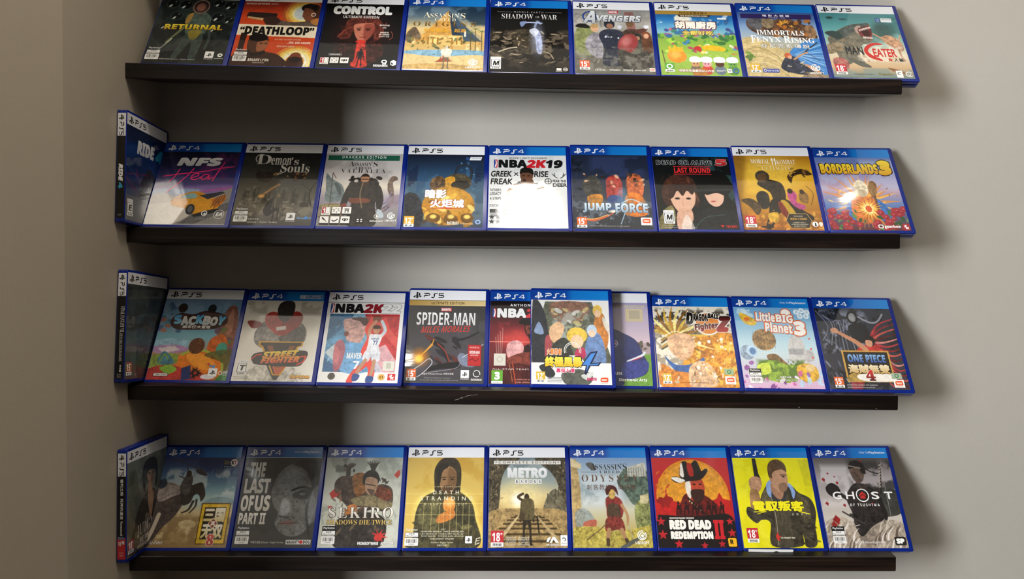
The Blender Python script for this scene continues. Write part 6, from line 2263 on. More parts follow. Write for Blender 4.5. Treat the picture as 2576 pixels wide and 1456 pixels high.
@cover
def c_shinobi():
    a = Cover('P4', 'b4b6a8', 149)
    a.g((14, '8f948a'), (50, 'b0b3a6'), (90, 'c8cabc'), (126, 'b8b8ac'))
    a.F(22, 'd4d6ca', .6, th=.54)
    a.F(10, '4a4c48', .7, (6, 14, 30, 34), .5)
    a.F(7, '8a9088', .6, (0, 70, 100, 100), .6)
    a.P([16, 62, 14, 46, 22, 38, 34, 38, 44, 36, 56, 44, 64, 50, 76, 48, 88, 54, 90, 72, 82, 82, 64, 80, 44, 84, 26, 70], '4a3c34', 1, tx=.55)
    a.P([36, 38, 50, 34, 58, 46, 52, 60, 42, 62], '8a5c34', 1, tx=.4)
    a.P([64, 52, 84, 54, 88, 66, 74, 68], '6e3c2c', 1, tx=.4)
    a.D(20, (14, 38, 88, 78), 2, 6, ['2c2622', '6a5848', '8c6a4c', '3a302a'], .3, (0, 180), .8)
    a.L([30, 36, 30, 26, 34, 24], 6, '3c342e')
    a.D(8, (24, 22, 38, 36), 1.5, 4, ['5a4c40', '2a2420'], .6)
    a.E(60, 42, 11, 12, '2a2725', tx=.3)
    a.P([54, 40, 68, 42, 68, 56, 62, 62, 54, 56], 'a8866c', 1, tx=.2)
    a.L([54, 48, 66, 50], 1.2, '2a2220')
    a.P([56, 54, 66, 56, 62, 62], '4a3a32', 1, .8)
    for q in (-26, -16, -8, 0, 8, 16, 24):
        a.L([62, 33, 62 + q * .16, 24, 62 + q * .34, 17 + abs(q) * .1], 3.4, '3a3531', w2=.5)
    a.P([38, 66, 62, 62, 78, 68, 90, 72, 84, 80, 60, 76, 42, 74], '7c7052', 1, tx=.4)
    a.P([30, 78, 44, 74, 46, 92, 34, 92], 'b0703a', 1, tx=.3)
    a.P([22, 92, 44, 84, 68, 84, 82, 92, 84, 110, 74, 126, 24, 126, 20, 110], '35302c', 1, tx=.5)
    a.D(14, (24, 92, 80, 122), 2, 7, ['5a5248', '241f1c', '7a6a4a'], .3, (30, 150), .7)
    a.P([8, 60, 14, 54, 16, 60, 22, 58, 18, 64, 12, 66], 'b83c34')
    a.P([90, 36, 96, 30, 97, 36, 94, 40], 'b84a40', 1)
    a.P([8, 76, 13, 75, 14, 79, 10, 79], 'b83c34')
    rd = 'c23a34'
    for an in (-150, -110, -70, -30, 10, 60):
        ca, sa = math.cos(math.radians(an)), math.sin(math.radians(an))
        a.P([76 - sa * 2, 112 + ca * 2, 76 + ca * 12, 112 + sa * 9, 76 + sa * 2, 112 - ca * 2], rd, tx=.15)
    a.E(75, 114, 5, 4, rd)
    a.T('SEKIRO', 9.5, 77, 92, 90.5, ('faf8f4', 'd8cfc0'), 'f', -.012, sp=1.2, o=('4a3c30', .5))
    a.T('SHADOWS DIE TWICE', 8.5, 92.5, 91, 98.2, 'd8b864', 'f', -.004, o=('2e2216', .5))
    a.sticker(4, 101, 1, 'k')
    a.W('maker_mark', 'FROMSOFTWARE', 50, 119, 76, 122.6, WHT, 'b', .02, o=('6a6a62', .3))
    a.W('maker_mark', 'ACTIVISION', 79, 119, 95, 122.6, WHT, 'b', .02, o=('6a6a62', .3))
    return a


@cover
def c_goldhood():
    a = Cover('P5', 'd0a848', 151)
    a.g((14, 'c89c3e'), (60, 'd8b454'), (126, 'c89a44'))
    a.F(26, 'e8cc74', .5, th=.5)
    a.P([14, 100, 12, 78, 20, 62, 36, 54, 52, 52, 70, 54, 86, 66, 94, 88, 94, 126, 10, 126], 'f6e27a', 1, .8, 3)
    a.P([12, 112, 14, 84, 22, 66, 38, 57, 54, 54, 68, 57, 84, 70, 90, 90, 92, 126, 8, 126], '4c4730', 1, tx=.45)
    a.P([36, 46, 36, 28, 44, 16, 54, 14, 64, 16, 70, 28, 70, 50, 66, 60, 40, 60], '3a3226', 1, tx=.35)
    a.P([43, 34, 48, 26, 58, 26, 64, 34, 64, 48, 59, 58, 53, 61, 47, 57, 43, 48], '9c7650', 1, tx=.1)
    a.P([54, 28, 64, 34, 64, 48, 58, 58, 54, 58], '6a4c30', 1, .6, 1)
    for q in (48.5, 59):
        a.E(q, 42, 2.2, .9, '2a1e14')
        a.L([q - 3, 39.4, q + 3, 39.2], .9, '3a2a1c')
    a.P([47, 51, 53, 49, 60, 51, 58, 59, 53, 61.5, 48, 58], '4a3524', 1, .75)
    a.P([40, 26, 52, 20, 53, 26, 46, 32, 43, 48, 39, 40], '2c2620', 1)
    a.P([20, 76, 40, 66, 46, 88, 38, 104, 20, 100], '5e5a3c', 1, tx=.5)
    a.P([66, 66, 84, 76, 88, 98, 72, 104, 64, 88], '3f3c2a', 1, tx=.5)
    a.E(56, 74, 8, 9, 'd88a3a', tx=.15)
    a.E(56, 70, 6, 6, 'f0b464', so=.5)
    a.P([42, 88, 52, 82, 62, 80, 64, 88, 54, 94, 42, 96], 'c87c3c', 1, tx=.2)
    a.D(26, (10, 92, 92, 124), 2, 7, ['2c2a20', '6a6444', '3e3a28', '8a8254'], .3, (10, 170), .7)
    for x in (24, 34, 44, 50, 58, 66, 74, 82):
        a.L([x, 74 + (x * 7) % 14, x, 104 + (x * 3) % 14], .5, 'f0dc8a', .7, sm=0)
    for y in (60, 72, 86):
        a.L([0, y, 100, y + .4], .7, 'fbe890', .45, sm=0)
    a.S('A HIDEO KOJIMA GAME', 36, 50.4, 70, 52.4, 'd8c898', sp=1.2)
    a.T('DEATH', 35, 56, 68, 60.6, 'f2ead0', 's', .008, sp=1.9)
    a.T('STRANDING', 19, 63.4, 86, 68.4, 'f2ead0', 's', .008, sp=1.8)
    a.T("DIRECTOR'S CUT", 24, 71.6, 79, 74.6, 'e8dcb0', 's', .0, sp=1.9)
    a.S('CAST', 47, 103, 53, 104.6, 'e4dcc0')
    for i, s in enumerate(('NORMAN REEDUS   MADS MIKKELSEN', 'LÉA SEYDOUX   MARGARET QUALLEY', 'TROY BAKER   TOMMIE EARL JENKINS', 'AND LINDSAY WAGNER')):
        q = 12 if i == 3 else 0
        a.S(s, 22 + q, 105.6 + i * 2.9, 76 - q, 107.4 + i * 2.9, 'ece6cc', 's', .004)
    a.S('Chinese + English Version', 35, 118.6, 63, 121, 'ece6cc')
    a.S('中英文合版', 43, 122, 55, 124.2, 'ece6cc')
    a.sticker(2, 103, 1, 'f4f0e0')
    a.psbox(78, 112, 8.6, '')
    a.stroke('maker_mark', [(97, 114), (92, 115), (91, 122), (96, 120)], 1, 'e8e0c8')
    a.stroke('maker_mark', [(91.5, 118), (96, 117)], .8, 'e8e0c8')
    return a


@cover
def c_railway():
    a = Cover('P5', '8a7c60', 157)
    a.g((14, '6c7c84'), (44, '94a09c'), (62, 'd8c490'), (76, 'b89a64'), (126, '5a4a30'))
    a.F(20, 'aab4b4', .6, (0, 14, 100, 50), .52)
    a.E(40, 66, 26, 22, 'f6e2a0', so=.8, al=.8)
    a.E(38, 67, 8, 8, 'fffbe6', so=.7)
    a.P([0, 14, 40, 14, 24, 26, 16, 44, 14, 70, 10, 88, 0, 92], '4c4434', 1, tx=.6)
    a.P([60, 14, 100, 14, 100, 92, 94, 80, 90, 50, 80, 32], '4a4232', 1, tx=.6)
    a.D(60, (0, 16, 18, 90), .6, 2.4, ['8a7a58', '2a241a', 'b8a478'], .25, (0, 180), .8)
    a.D(50, (82, 16, 100, 90), .6, 2.4, ['8a7a58', '2a241a', 'b8a478'], .25, (0, 180), .8)
    a.P([70, 78, 76, 62, 86, 54, 96, 66, 98, 84, 72, 84], '655f4c', 1, tx=.5)
    for x, y in ((76, 60), (86, 54), (90, 52)):
        a.L([x, y, x, y + 12], 1.2, '4a4436', sm=0)
    a.P([0, 84, 40, 78, 60, 78, 100, 84, 100, 126, 0, 126], 'a08658', 1, tx=.4)
    a.D(50, (0, 84, 100, 124), 1, 4, ['7a6440', 'c8ac74', '5a482c'], .35, al=.5)
    for k in range(8):
        y = 86 + k * k * .62
        q = 8 + k * 5
        a.P([47 - q, y, 53 + q, y, 54 + q, y + 1.6 + k * .2, 46 - q, y + 1.6 + k * .2], '4c3c24', tx=.3)
    a.P([42, 82, 44, 82, 10, 126, 2, 126], 'c4ac80', tx=.2)
    a.P([58, 82, 56, 82, 92, 126, 99, 126], 'b49c70', tx=.2)
    a.man(49, 60, 122, '3a2c20', '3e3626', '2c261c', 0, 1.0, 1.0, light='a88c54')
    a.P([42, 68, 57, 68, 57, 90, 43, 90], '5c5236', 1, tx=.4)
    a.L([43, 68, 38, 64, 44, 60], 3.4, '4a3a28')
    a.L([62, 88, 64, 108], 1.8, '1c1a14')
    a.P([40, 84, 46, 84, 46, 92, 40, 92], '4a3e28', 1)
    a.rect('title_band', 6, 17.6, 94, 22.2, 'e6e2d8')
    a.W('title_band', '*COMPLETE EDITION*', 8, 18.4, 92, 21.4, '3c3a34', 's', .01, sp=1.7)
    a.T('METRO', 24, 26.5, 76, 40, ('f6f6f4', 'd8dadc'), 'b', .06)
    for i, ch in enumerate('EXODUS'):
        a.rect('title_lettering', 34 + i * 5.9, 41.6, 39 + i * 5.9, 47.2, 'f0f0ee')
        a.T(ch, 35.2 + i * 5.9, 42.6, 37.8 + i * 5.9, 46.2, '4a4c4c', 'b')
    a.tw(3.5, 105.4, '18', 'c2303a', 1.12)
    for i, s in enumerate(('INSPIRED BY', 'THE NOVELS', 'OF DMITRY', 'GLUKHOVSKY')):
        a.S(s, 22, 113 + i * 2.7, 35, 115 + i * 2.7, 'e0dccc')
    for i, s in enumerate(('靈感源自作家', 'DMITRY', 'GLUKHOVSKY', '的同名作品')):
        a.S(s, 38, 113 + i * 2.7, 52, 115 + i * 2.7, 'e0dccc')
    a.poly('maker_mark', [75, 114, 79, 113, 76, 119, 73, 119], WHT)
    a.poly('maker_mark', [81, 113, 84, 113, 89, 120, 85, 120, 82, 116, 80, 120, 77, 120], WHT)
    a.W('maker_mark', '4A GAMES', 73, 121, 89, 123.4, WHT, 'b')
    a.rect('maker_mark', 91, 111, 99.5, 123.4, WHT, .6)
    a.disc('maker_mark', 95.2, 116, 2.4, '2a2a2a', inner=.6, a0=200, a1=430)
    a.W('maker_mark', 'DEEP SILVER', 92, 120, 98.6, 121.4, '444444')
    return a


@cover
def c_warrior():
    a = Cover('P4', '8c9a98', 163)
    a.g((14, '7f9cc0'), (36, 'aebcc4'), (60, '96a4a8'), (80, 'c8c4ac'), (104, 'b8a868'), (126, '7c7440'))
    a.F(22, 'd4dce0', .7, (0, 14, 70, 80), .54)
    a.P([0, 16, 8, 16, 12, 54, 12, 100, 0, 104], 'b89c68', 0, tx=.3)
    a.P([0, 14, 14, 22, 14, 28, 0, 26], 'd8c498', 0)
    a.P([60, 46, 68, 30, 82, 26, 100, 32, 100, 74, 80, 74, 70, 60], '56675a', 1, tx=.55)
    a.P([74, 26, 96, 20, 98, 24, 98, 38, 74, 38], 'c8c4b4', 0, tx=.2)
    for k in range(7):
        a.L([76 + k * 3.2, 27, 76 + k * 3.2, 37], 1, '7c8484', sm=0)
    a.P([80, 78, 90, 66, 100, 62, 100, 108, 84, 110], '7f8450', 1, tx=.55)
    a.P([88, 62, 98, 60, 98, 72, 88, 72], 'c0b48c', tx=.3)
    a.P([20, 22, 28, 20, 34, 28, 28, 30], '5c5a58', 1)
    a.P([4, 84, 16, 78, 28, 90, 24, 104, 8, 106], '8a9494', 1, .8, tx=.3)
    a.P([14, 96, 30, 92, 28, 104, 18, 106], 'b0604c', 1)
    a.P([0, 104, 26, 100, 60, 106, 100, 100, 100, 126, 0, 126], 'b0a04c', 1, tx=.4)
    a.D(60, (0, 106, 100, 124), .4, 2.6, ['d8c868', '7c7a34', 'e8dc94', '5c6430'], .15, (60, 120), .8)
    a.P([44, 66, 52, 62, 62, 66, 66, 76, 62, 90, 46, 90, 44, 78], '7c2e2a', 1, tx=.35)
    a.P([46, 74, 60, 74, 60, 92, 48, 92], '4c3a2c', 1, tx=.4)
    a.P([44, 90, 62, 90, 66, 106, 56, 104, 42, 106], '7a332c', 1, tx=.4)
    a.L([46, 104, 44, 114, 44, 122], 5, 'a8805c', w2=4)
    a.L([62, 104, 66, 114, 70, 122], 5, 'a8805c', w2=4)
    a.L([44, 116, 44, 122], 4.4, '4c3a28')
    a.L([67, 116, 70, 122], 4.4, '4c3a28')
    a.L([64, 74, 70, 86, 70, 98], 4, 'b08660', w2=3)
    a.L([70, 96, 76, 116], 1.1, 'b0a488')
    a.L([44, 96, 32, 106, 18, 116], 1.2, '6a5034')
    a.E(52, 60, 4.6, 6.6, 'c8a45c', tx=.3)
    a.P([46, 62, 44, 54, 50, 49, 58, 52, 60, 62, 57, 58, 52, 54], '4c1c1c', 1)
    d = '2f2c2a'
    a.T('A', 26, 20.4, 33, 29.6, d, 'f', -.012)
    a.T('SSASSIN', 32.5, 22, 67, 29.2, d, 'f', -.014)
    a.T("'S", 66, 20.8, 74, 30, d, 'f', -.014)
    a.T('CREED', 38, 30.2, 64, 34, d, 'f', -.014, sp=1.15)
    a.rect('title_lettering', 14, 32, 35, 32.5, '5a5854')
    a.rect('title_lettering', 66, 32, 88, 32.5, '5a5854')
    a.T('ODYSSEY', 14, 35.6, 88, 44.6, ('7c5c48', '4c342a'), 'f', -.010, sp=1.5)
    a.T('刺客教條：奧德賽', 20, 48, 84, 55, '5c4034', 's', .0, sp=1.1)
    a.ubi(87, 111, 1.05)
    a.P([60, 124, 84, 112, 86, 114, 66, 126], '5a5c54', 1)
    return a


@cover
def c_redhat():
    a = Cover('P4', 'b82426', 167)
    a.g((14, 'c0282a'), (80, 'b8201f'), (126, 'a01c1c'))
    a.E(50, 64, 47, 48, 'dc8a1c', tx=.2)
    a.E(50, 64, 43, 44, 'e2982a', tx=.2)
    a.D(26, (4, 26, 20, 60), 1, 4, ['b82426', 'dc8a1c'], .3, (100, 140), .7)
    a.P([0, 68, 12, 66, 16, 58, 20, 68, 34, 71, 66, 71, 80, 66, 84, 58, 88, 66, 100, 69, 100, 126, 0, 126], 'b8201f', 0, tx=.15)
    a.D(12, (6, 66, 20, 76), 1.5, 3, ['8c1a18'], 1.6)
    a.P([32, 76, 38, 62, 50, 58, 66, 62, 84, 78, 84, 88, 30, 88], '5c1614', 1, tx=.5)
    a.P([42, 60, 46, 46, 50, 40, 62, 40, 66, 50, 64, 62, 56, 70, 46, 66], 'b8442c', 1, tx=.25)
    a.P([42, 46, 48, 44, 48, 60, 46, 66, 42, 58], 'f0e6d8', 1)
    a.P([48, 56, 58, 54, 65, 56, 63, 66, 56, 72, 49, 66], '2a1614', 1, .9)
    for q in (53, 61):
        a.E(q, 48, 2, .9, '1c0e0c')
    a.P([24, 40, 30, 38, 40, 40, 56, 36, 70, 28, 72, 32, 62, 42, 46, 44, 30, 46], '1d1514', 1)
    a.P([24, 40, 32, 39, 42, 43, 34, 46], 'f2ece0', 1)
    a.P([36, 40, 38, 22, 44, 18, 50, 22, 58, 17, 62, 24, 64, 36, 50, 39], '1a1413', 1)
    a.P([46, 22, 52, 22, 54, 36, 48, 37], 'a8241f', 1)
    a.P([36, 36, 38, 22, 40, 22, 41, 38], 'f0e6da', 1)
    a.L([44, 66, 52, 76, 62, 84], 3, '241210')
    for k in range(6):
        a.E(45 + k * 2.6, 69 + k * 2.2, .8, 1.2, 'e8c890')
    for x, h in ((30, 8), (40, 7), (50, 7), (57, 8), (68, 7), (75, 7), (85, 8)):
        a.P([x - 3, 79, x - 1.5, 74, x + 1.5, 74, x + 4, 72, x + 3, 77, x + 3, 85, x + 1.6, 85, x + .8, 80, x - 1.6, 80, x - 2.4, 86, x - 4, 86], '2a0f0e', 1)
        a.E(x, 71.5, 1.3, 2.4, '2a0f0e')
    a.P([2, 90, 10, 86, 40, 88, 70, 86, 96, 88, 98, 126, 2, 126], '1c1615', 1, tx=.2)
    for x, y, q in ((6, 94, 6), (7, 110, 6.5), (93, 94, 5), (94, 108, 6), (26, 121, 6), (80, 121, 5), (58, 123, 5)):
        a.star(x, y, q, 'b8242c')
    a.W('small_print', 'ROCKSTAR GAMES PRESENTS', 17, 89, 48, 91, 'f4efe6', 'b')
    a.T('RED', 16, 92.4, 37, 104, 'f6f2ea', 'b', .07)
    a.T('DEAD', 40, 92.4, 69, 104, 'f6f2ea', 'b', .07)
    a.T('REDEMPTION', 16.5, 106, 70, 115.6, 'f6f2ea', 'b', .07)
    a.T('II', 71.5, 92.4, 85.5, 115.6, 'c8242c', 'f', .05)
    a.rect('maker_mark', 88, 114, 98.5, 124.4, 'f0b424', 1.6)
    a.W('maker_mark', 'R', 90.4, 115.8, 94.6, 121.4, '17120c', 'b', .03)
    a.star(96, 121, 1.6, 'f6f2ea')
    return a


@cover
def c_yellow():
    a = Cover('P4', 'e9e014', 173)
    a.F(20, 'd8cf10', .6, th=.55)
    a.F(10, 'f4ec3a', .5, th=.6)
    a.P([86, 16, 100, 16, 100, 50, 90, 50], 'c8c018', al=.6)
    a.P([26, 14.5, 31, 14.5, 32, 34, 34, 40, 32, 52, 26, 54, 26, 34], '2b2a28', 0, tx=.3)
    a.P([18, 44, 24, 38, 33, 40, 34, 50, 28, 58, 20, 56], 'b88c6c', 1, tx=.25)
    a.P([18, 56, 28, 56, 30, 76, 28, 90, 20, 92, 16, 80], 'a07850', 1, tx=.25)
    a.P([30, 66, 38, 52, 46, 46, 70, 48, 80, 58, 94, 66, 98, 82, 94, 100, 92, 122, 78, 124, 76, 108, 74, 123, 36, 123, 38, 96, 28, 92, 20, 96, 10, 86, 12, 76, 24, 80, 32, 78], '3a352a', 1, tx=.5)
    a.P([32, 62, 42, 50, 46, 52, 42, 76, 34, 76], '6a6044', 1, .8, tx=.4)
    a.P([78, 60, 90, 70, 90, 92, 80, 92], '5c543c', 1, .7, tx=.5)
    a.P([44, 60, 56, 72, 66, 60, 64, 96, 62, 123, 42, 123, 44, 90], '4a4436', 1, tx=.3)
    a.P([44, 56, 54, 66, 62, 58, 62, 70, 54, 76, 46, 70], '38383a', 1)
    a.L([44, 62, 46, 90, 44, 122], .8, 'd8ccb0', .6)
    a.P([40, 60, 40, 48, 46, 42, 48, 44, 46, 52, 44, 64], '8aa8d8', 1)
    a.P([66, 46, 72, 48, 76, 58, 72, 66, 70, 54], '8aa8d8', 1)
    a.P([47, 46, 60, 52, 60, 62, 54, 67, 46, 58], 'a87c60', 1)
    a.P([46, 40, 46, 28, 52, 20, 62, 20, 68, 28, 69, 42, 66, 54, 58, 58, 50, 52], 'c09272', 1, tx=.08)
    a.P([45, 38, 45, 26, 50, 18, 60, 16, 68, 22, 69, 32, 64, 29, 56, 30, 50, 34, 49, 42], '5a4430', 1, tx=.3)
    a.P([56, 48, 66, 46, 66, 54, 58, 58], '7a5c48', 1, .7)
    a.E(64, 38, 2, .9, '241a14')
    a.L([60, 36, 68, 36], 1, '3a2a1e')
    a.E(47.5, 42, 1.8, 3, 'b08060')
    a.D(14, (78, 92, 94, 120), 2, 5, ['241f18', '57503c'], .3, (10, 40), .7)
    a.T('電馭叛客', 18.5, 68.5, 84, 81.5, 'f2e61a', 's', .05, -.0, o=('2a281a', .5), bend=0)
    a.stroke('title_lettering', [(18.5, 82.4), (35, 82), (23, 85)], 1.0, 'f2e61a')
    a.stroke('title_lettering', [(76, 81.6), (90, 85)], 1.2, 'f2e61a')
    a.T('2077', 67, 84, 87, 86.4, 'd8d4c0', 's', 0, sp=2.2)
    a.tw(6, 102, '18', 'c2303a', 1.02)
    a.poly('maker_mark', [42, 112, 45, 107, 46, 111, 49, 112, 46, 114, 47, 118, 43, 116], 'c8382c')
    a.W('maker_mark', 'CD PROJEKT RED', 48, 113, 66, 115.4, 'e8e2d0', 'b')
    return a


@cover
def c_archer_grey():
    a = Cover('P4', '7a7472', 179)
    a.g((14, '5c5654'), (40, 'a49c9c'), (70, 'b4aca8'), (90, 'c8c0b6'), (126, 'a89c90'))
    a.F(20, 'd4cccc', .7, (0, 20, 60, 80), .5)
    a.F(18, '2c2a2a', .8, (40, 12, 130, 80), .48)
    a.P([50, 60, 70, 52, 100, 56, 100, 84, 60, 86], '3a3a36', 1, tx=.4)
    a.L([88, 16, 84, 40, 80, 60], 1.6, '2a2220')
    for k in range(8):
        a.L([87.4 - k * .8, 22 + k * 4, 85.6 - k * .8, 24 + k * 4], .9, 'c8b8a8')
    a.L([88, 16, 86, 96], .4, 'b8b0a8', sm=0)
    a.P([34, 66, 40, 54, 50, 46, 62, 48, 76, 58, 80, 74, 76, 96, 62, 106, 40, 104, 38, 84], '2a2524', 1, tx=.5)
    a.D(18, (36, 50, 78, 100), 2, 6, ['171415', '453c38', '3a2c28'], .4, (0, 180), .8)
    a.P([46, 34, 46, 24, 52, 19, 60, 20, 64, 28, 62, 40, 56, 46, 50, 44], '5e4c42', 1, tx=.35)
    a.P([45, 28, 48, 19, 57, 17, 65, 22, 66, 34, 60, 32, 58, 25], '1d1a1a', 1)
    a.L([64, 26, 74, 32, 82, 34], 1.4, '241f1f')
    a.L([46, 24, 60, 27], 1.6, '8a7a6c')
    a.P([10, 52, 18, 46, 26, 50, 28, 58, 20, 64, 12, 60], '242021', 1, tx=.5)
    a.L([24, 58, 40, 70, 44, 80], 5, '2a2526')
    a.L([76, 66, 80, 84, 78, 92], 5, '1f1c1c')
    a.L([26, 82, 46, 94, 60, 98], 2, '3c3636')
    a.P([40, 100, 66, 96, 62, 120, 44, 120], '2c2827', 1, tx=.5)
    a.L([12, 102, 30, 101, 44, 98], .9, 'd8d0c8')
    a.P([0, 98, 20, 88, 36, 96, 44, 112, 60, 100, 80, 92, 100, 98, 100, 126, 0, 126], 'a89a8a', 1, .8, tx=.4)
    for k in range(60):
        x = a.rng.uniform(-4, 100)
        y = a.rng.uniform(94, 126)
        if 34 < x < 62 and y < 112:
            continue
        a.L([x, y + 8, x + 3, y, x + 9, y - 6], 2.6, ['ece4dc', 'cfc4b8', '8c7c6e', 'f6f0ea', '5a4c42'][k % 5], .85, w2=.4)
    for x, y, q in ((16, 34, 1.4), (9, 42, 2.4), (26, 46, 2), (24, 38, 1.2), (8, 72, 2.4), (30, 74, 2), (62, 18, 1.4), (16, 92, 5), (12, 98, 4), (66, 72, 1.4)):
        a.P([x - q, y, x, y - q * 1.2, x + q, y - q * .2, x + q * .4, y + q * 1.2], '8c2424', tx=.2)
    a.only_on()
    w_ = 'f6f4f2'
    for ch, x0, x1 in (('G', 17, 28), ('H', 34, 45), ('S', 67, 77), ('T', 84, 95)):
        a.T(ch, x0, 57, x1, 66.5, w_, 's', .02)
    a.disc('title_lettering', 55.6, 61.6, 8.4, w_, inner=.84)
    a.poly('title_lettering', [55.6, 57, 60, 61, 60, 63, 55.6, 60, 51.2, 63, 51.2, 61], 'c8302c')
    a.poly('title_lettering', [55.6, 61, 59, 63.6, 59, 65.6, 52.2, 65.6, 52.2, 63.6], 'c8302c')
    a.T('OF TSUSHIMA', 37, 72, 75, 75.2, w_, 'b', -.01, sp=1.5)
    a.sticker(7, 101, .95, 'k')
    a.S('中英文合版 (Chinese+English Version)', 33, 117.5, 72, 121, 'f0ece8', 's', .01)
    a.rect('maker_mark', 84, 112.6, 98, 122.6, '2a2624', 1.8)
    a.W('maker_mark', 'SP', 86, 114.4, 96, 120.8, 'fbfaf8', 'b', .08)
    return a
# ------------------------------------------------------------------ cases
CW, CH, CTK = 0.1345, 0.1700, 0.0145
IX0, IX1, IZ0, IZ1 = 0.0013, CW - 0.0066, 0.0052, CH - 0.0037


def rounded_box(name, x0, x1, y0, y1, z0, z1, rc, rb):
    """box with rounded upright corners and softened rims"""
    bm = bmesh.new()
    bmesh.ops.create_cube(bm, size=1)
    for v in bm.verts:
        v.co = ((x0 + x1) / 2 + v.co.x * (x1 - x0), (y0 + y1) / 2 + v.co.y * (y1 - y0), (z0 + z1) / 2 + v.co.z * (z1 - z0))
    ed = [e for e in bm.edges if abs(e.verts[0].co.y - e.verts[1].co.y) > 1e-5]
    bmesh.ops.bevel(bm, geom=ed, offset=rc, segments=4, affect='EDGES', profile=0.5)
    ed = [e for e in bm.edges if abs(e.verts[0].co.y - e.verts[1].co.y) < 1e-6 and len(e.link_faces) == 2 and e.calc_face_angle(0) > 1.2]
    bmesh.ops.bevel(bm, geom=ed, offset=rb, segments=3, affect='EDGES', profile=0.5)
    for f in bm.faces:
        f.smooth = True
    me = bpy.data.meshes.new(name)
    bm.to_mesh(me)
    bm.free()
    me.materials.append(M_BLUE)
    return me


LID = rounded_box('lid', 0, CW, 0, 0.0066, 0, CH, 0.0030, 0.0009)
TRAY = rounded_box('tray', 0, CW, 0.0070, CTK, 0, CH, 0.0030, 0.0009)
HINGE = rounded_box('hinge', 0.0004, 0.010, 0.0050, 0.0090, 0.003, CH - 0.003, 0.0010, 0.0005)
CATCH = rounded_box('catch', CW - 0.0025, CW - 0.0007, 0.0050, 0.0090, CH * 0.42, CH * 0.58, 0.0006, 0.0003)


def sx(s):
    return IX0 + s / 100 * (IX1 - IX0)


def tz(t):
    return IZ1 - t / UH * (IZ1 - IZ0)


def colour_mesh(name, v, f, c):
    me = bpy.data.meshes.new(name)
    me.from_pydata(v, [], f)
    at = me.color_attributes.new('Col', 'FLOAT_COLOR', 'POINT')
    a = np.ones((len(v), 4), np.float32)
    a[:, :3] = np.asarray(c, np.float32)
    at.data.foreach_set('color', a.ravel())
    me.materials.append(M_PRINT)
    return me


_ix = np.arange(NX * NY).reshape(NY, NX)
_Q = np.stack([_ix[1:, :-1], _ix[1:, 1:], _ix[:-1, 1:], _ix[:-1, :-1]], -1).reshape(-1, 4)
_ss, _tt = np.meshgrid(np.linspace(0, 100, NX), np.linspace(0, UH, NY))


def sheet_mesh(im):
    """the painted sheet as a dense coloured grid"""
    im = im.reshape(NY, SSM, NX, SSM, 3).mean((1, 3))
    col = lin(np.clip(im, 0, 1)).reshape(-1, 3)
    me = bpy.data.meshes.new('cover_sheet')
    n = NX * NY
    me.vertices.add(n)
    co = np.zeros((n, 3), np.float32)
    co[:, 0] = sx(_ss.ravel())
    co[:, 1] = -0.0001
    co[:, 2] = tz(_tt.ravel())
    me.vertices.foreach_set('co', co.ravel())
    nq = len(_Q)
    me.loops.add(nq * 4)
    me.loops.foreach_set('vertex_index', _Q.ravel().astype(np.int32))
    me.polygons.add(nq)
    me.polygons.foreach_set('loop_start', np.arange(0, nq * 4, 4, dtype=np.int32))
    me.polygons.foreach_set('loop_total', np.full(nq, 4, np.int32))
    me.update(calc_edges=True)
    at = me.color_attributes.new('Col', 'FLOAT_COLOR', 'POINT')
    a = np.ones((n, 4), np.float32)
    a[:, :3] = col
    at.data.foreach_set('color', a.ravel())
    me.materials.append(M_PRINT)
    return me, col.reshape(NY, NX, 3)



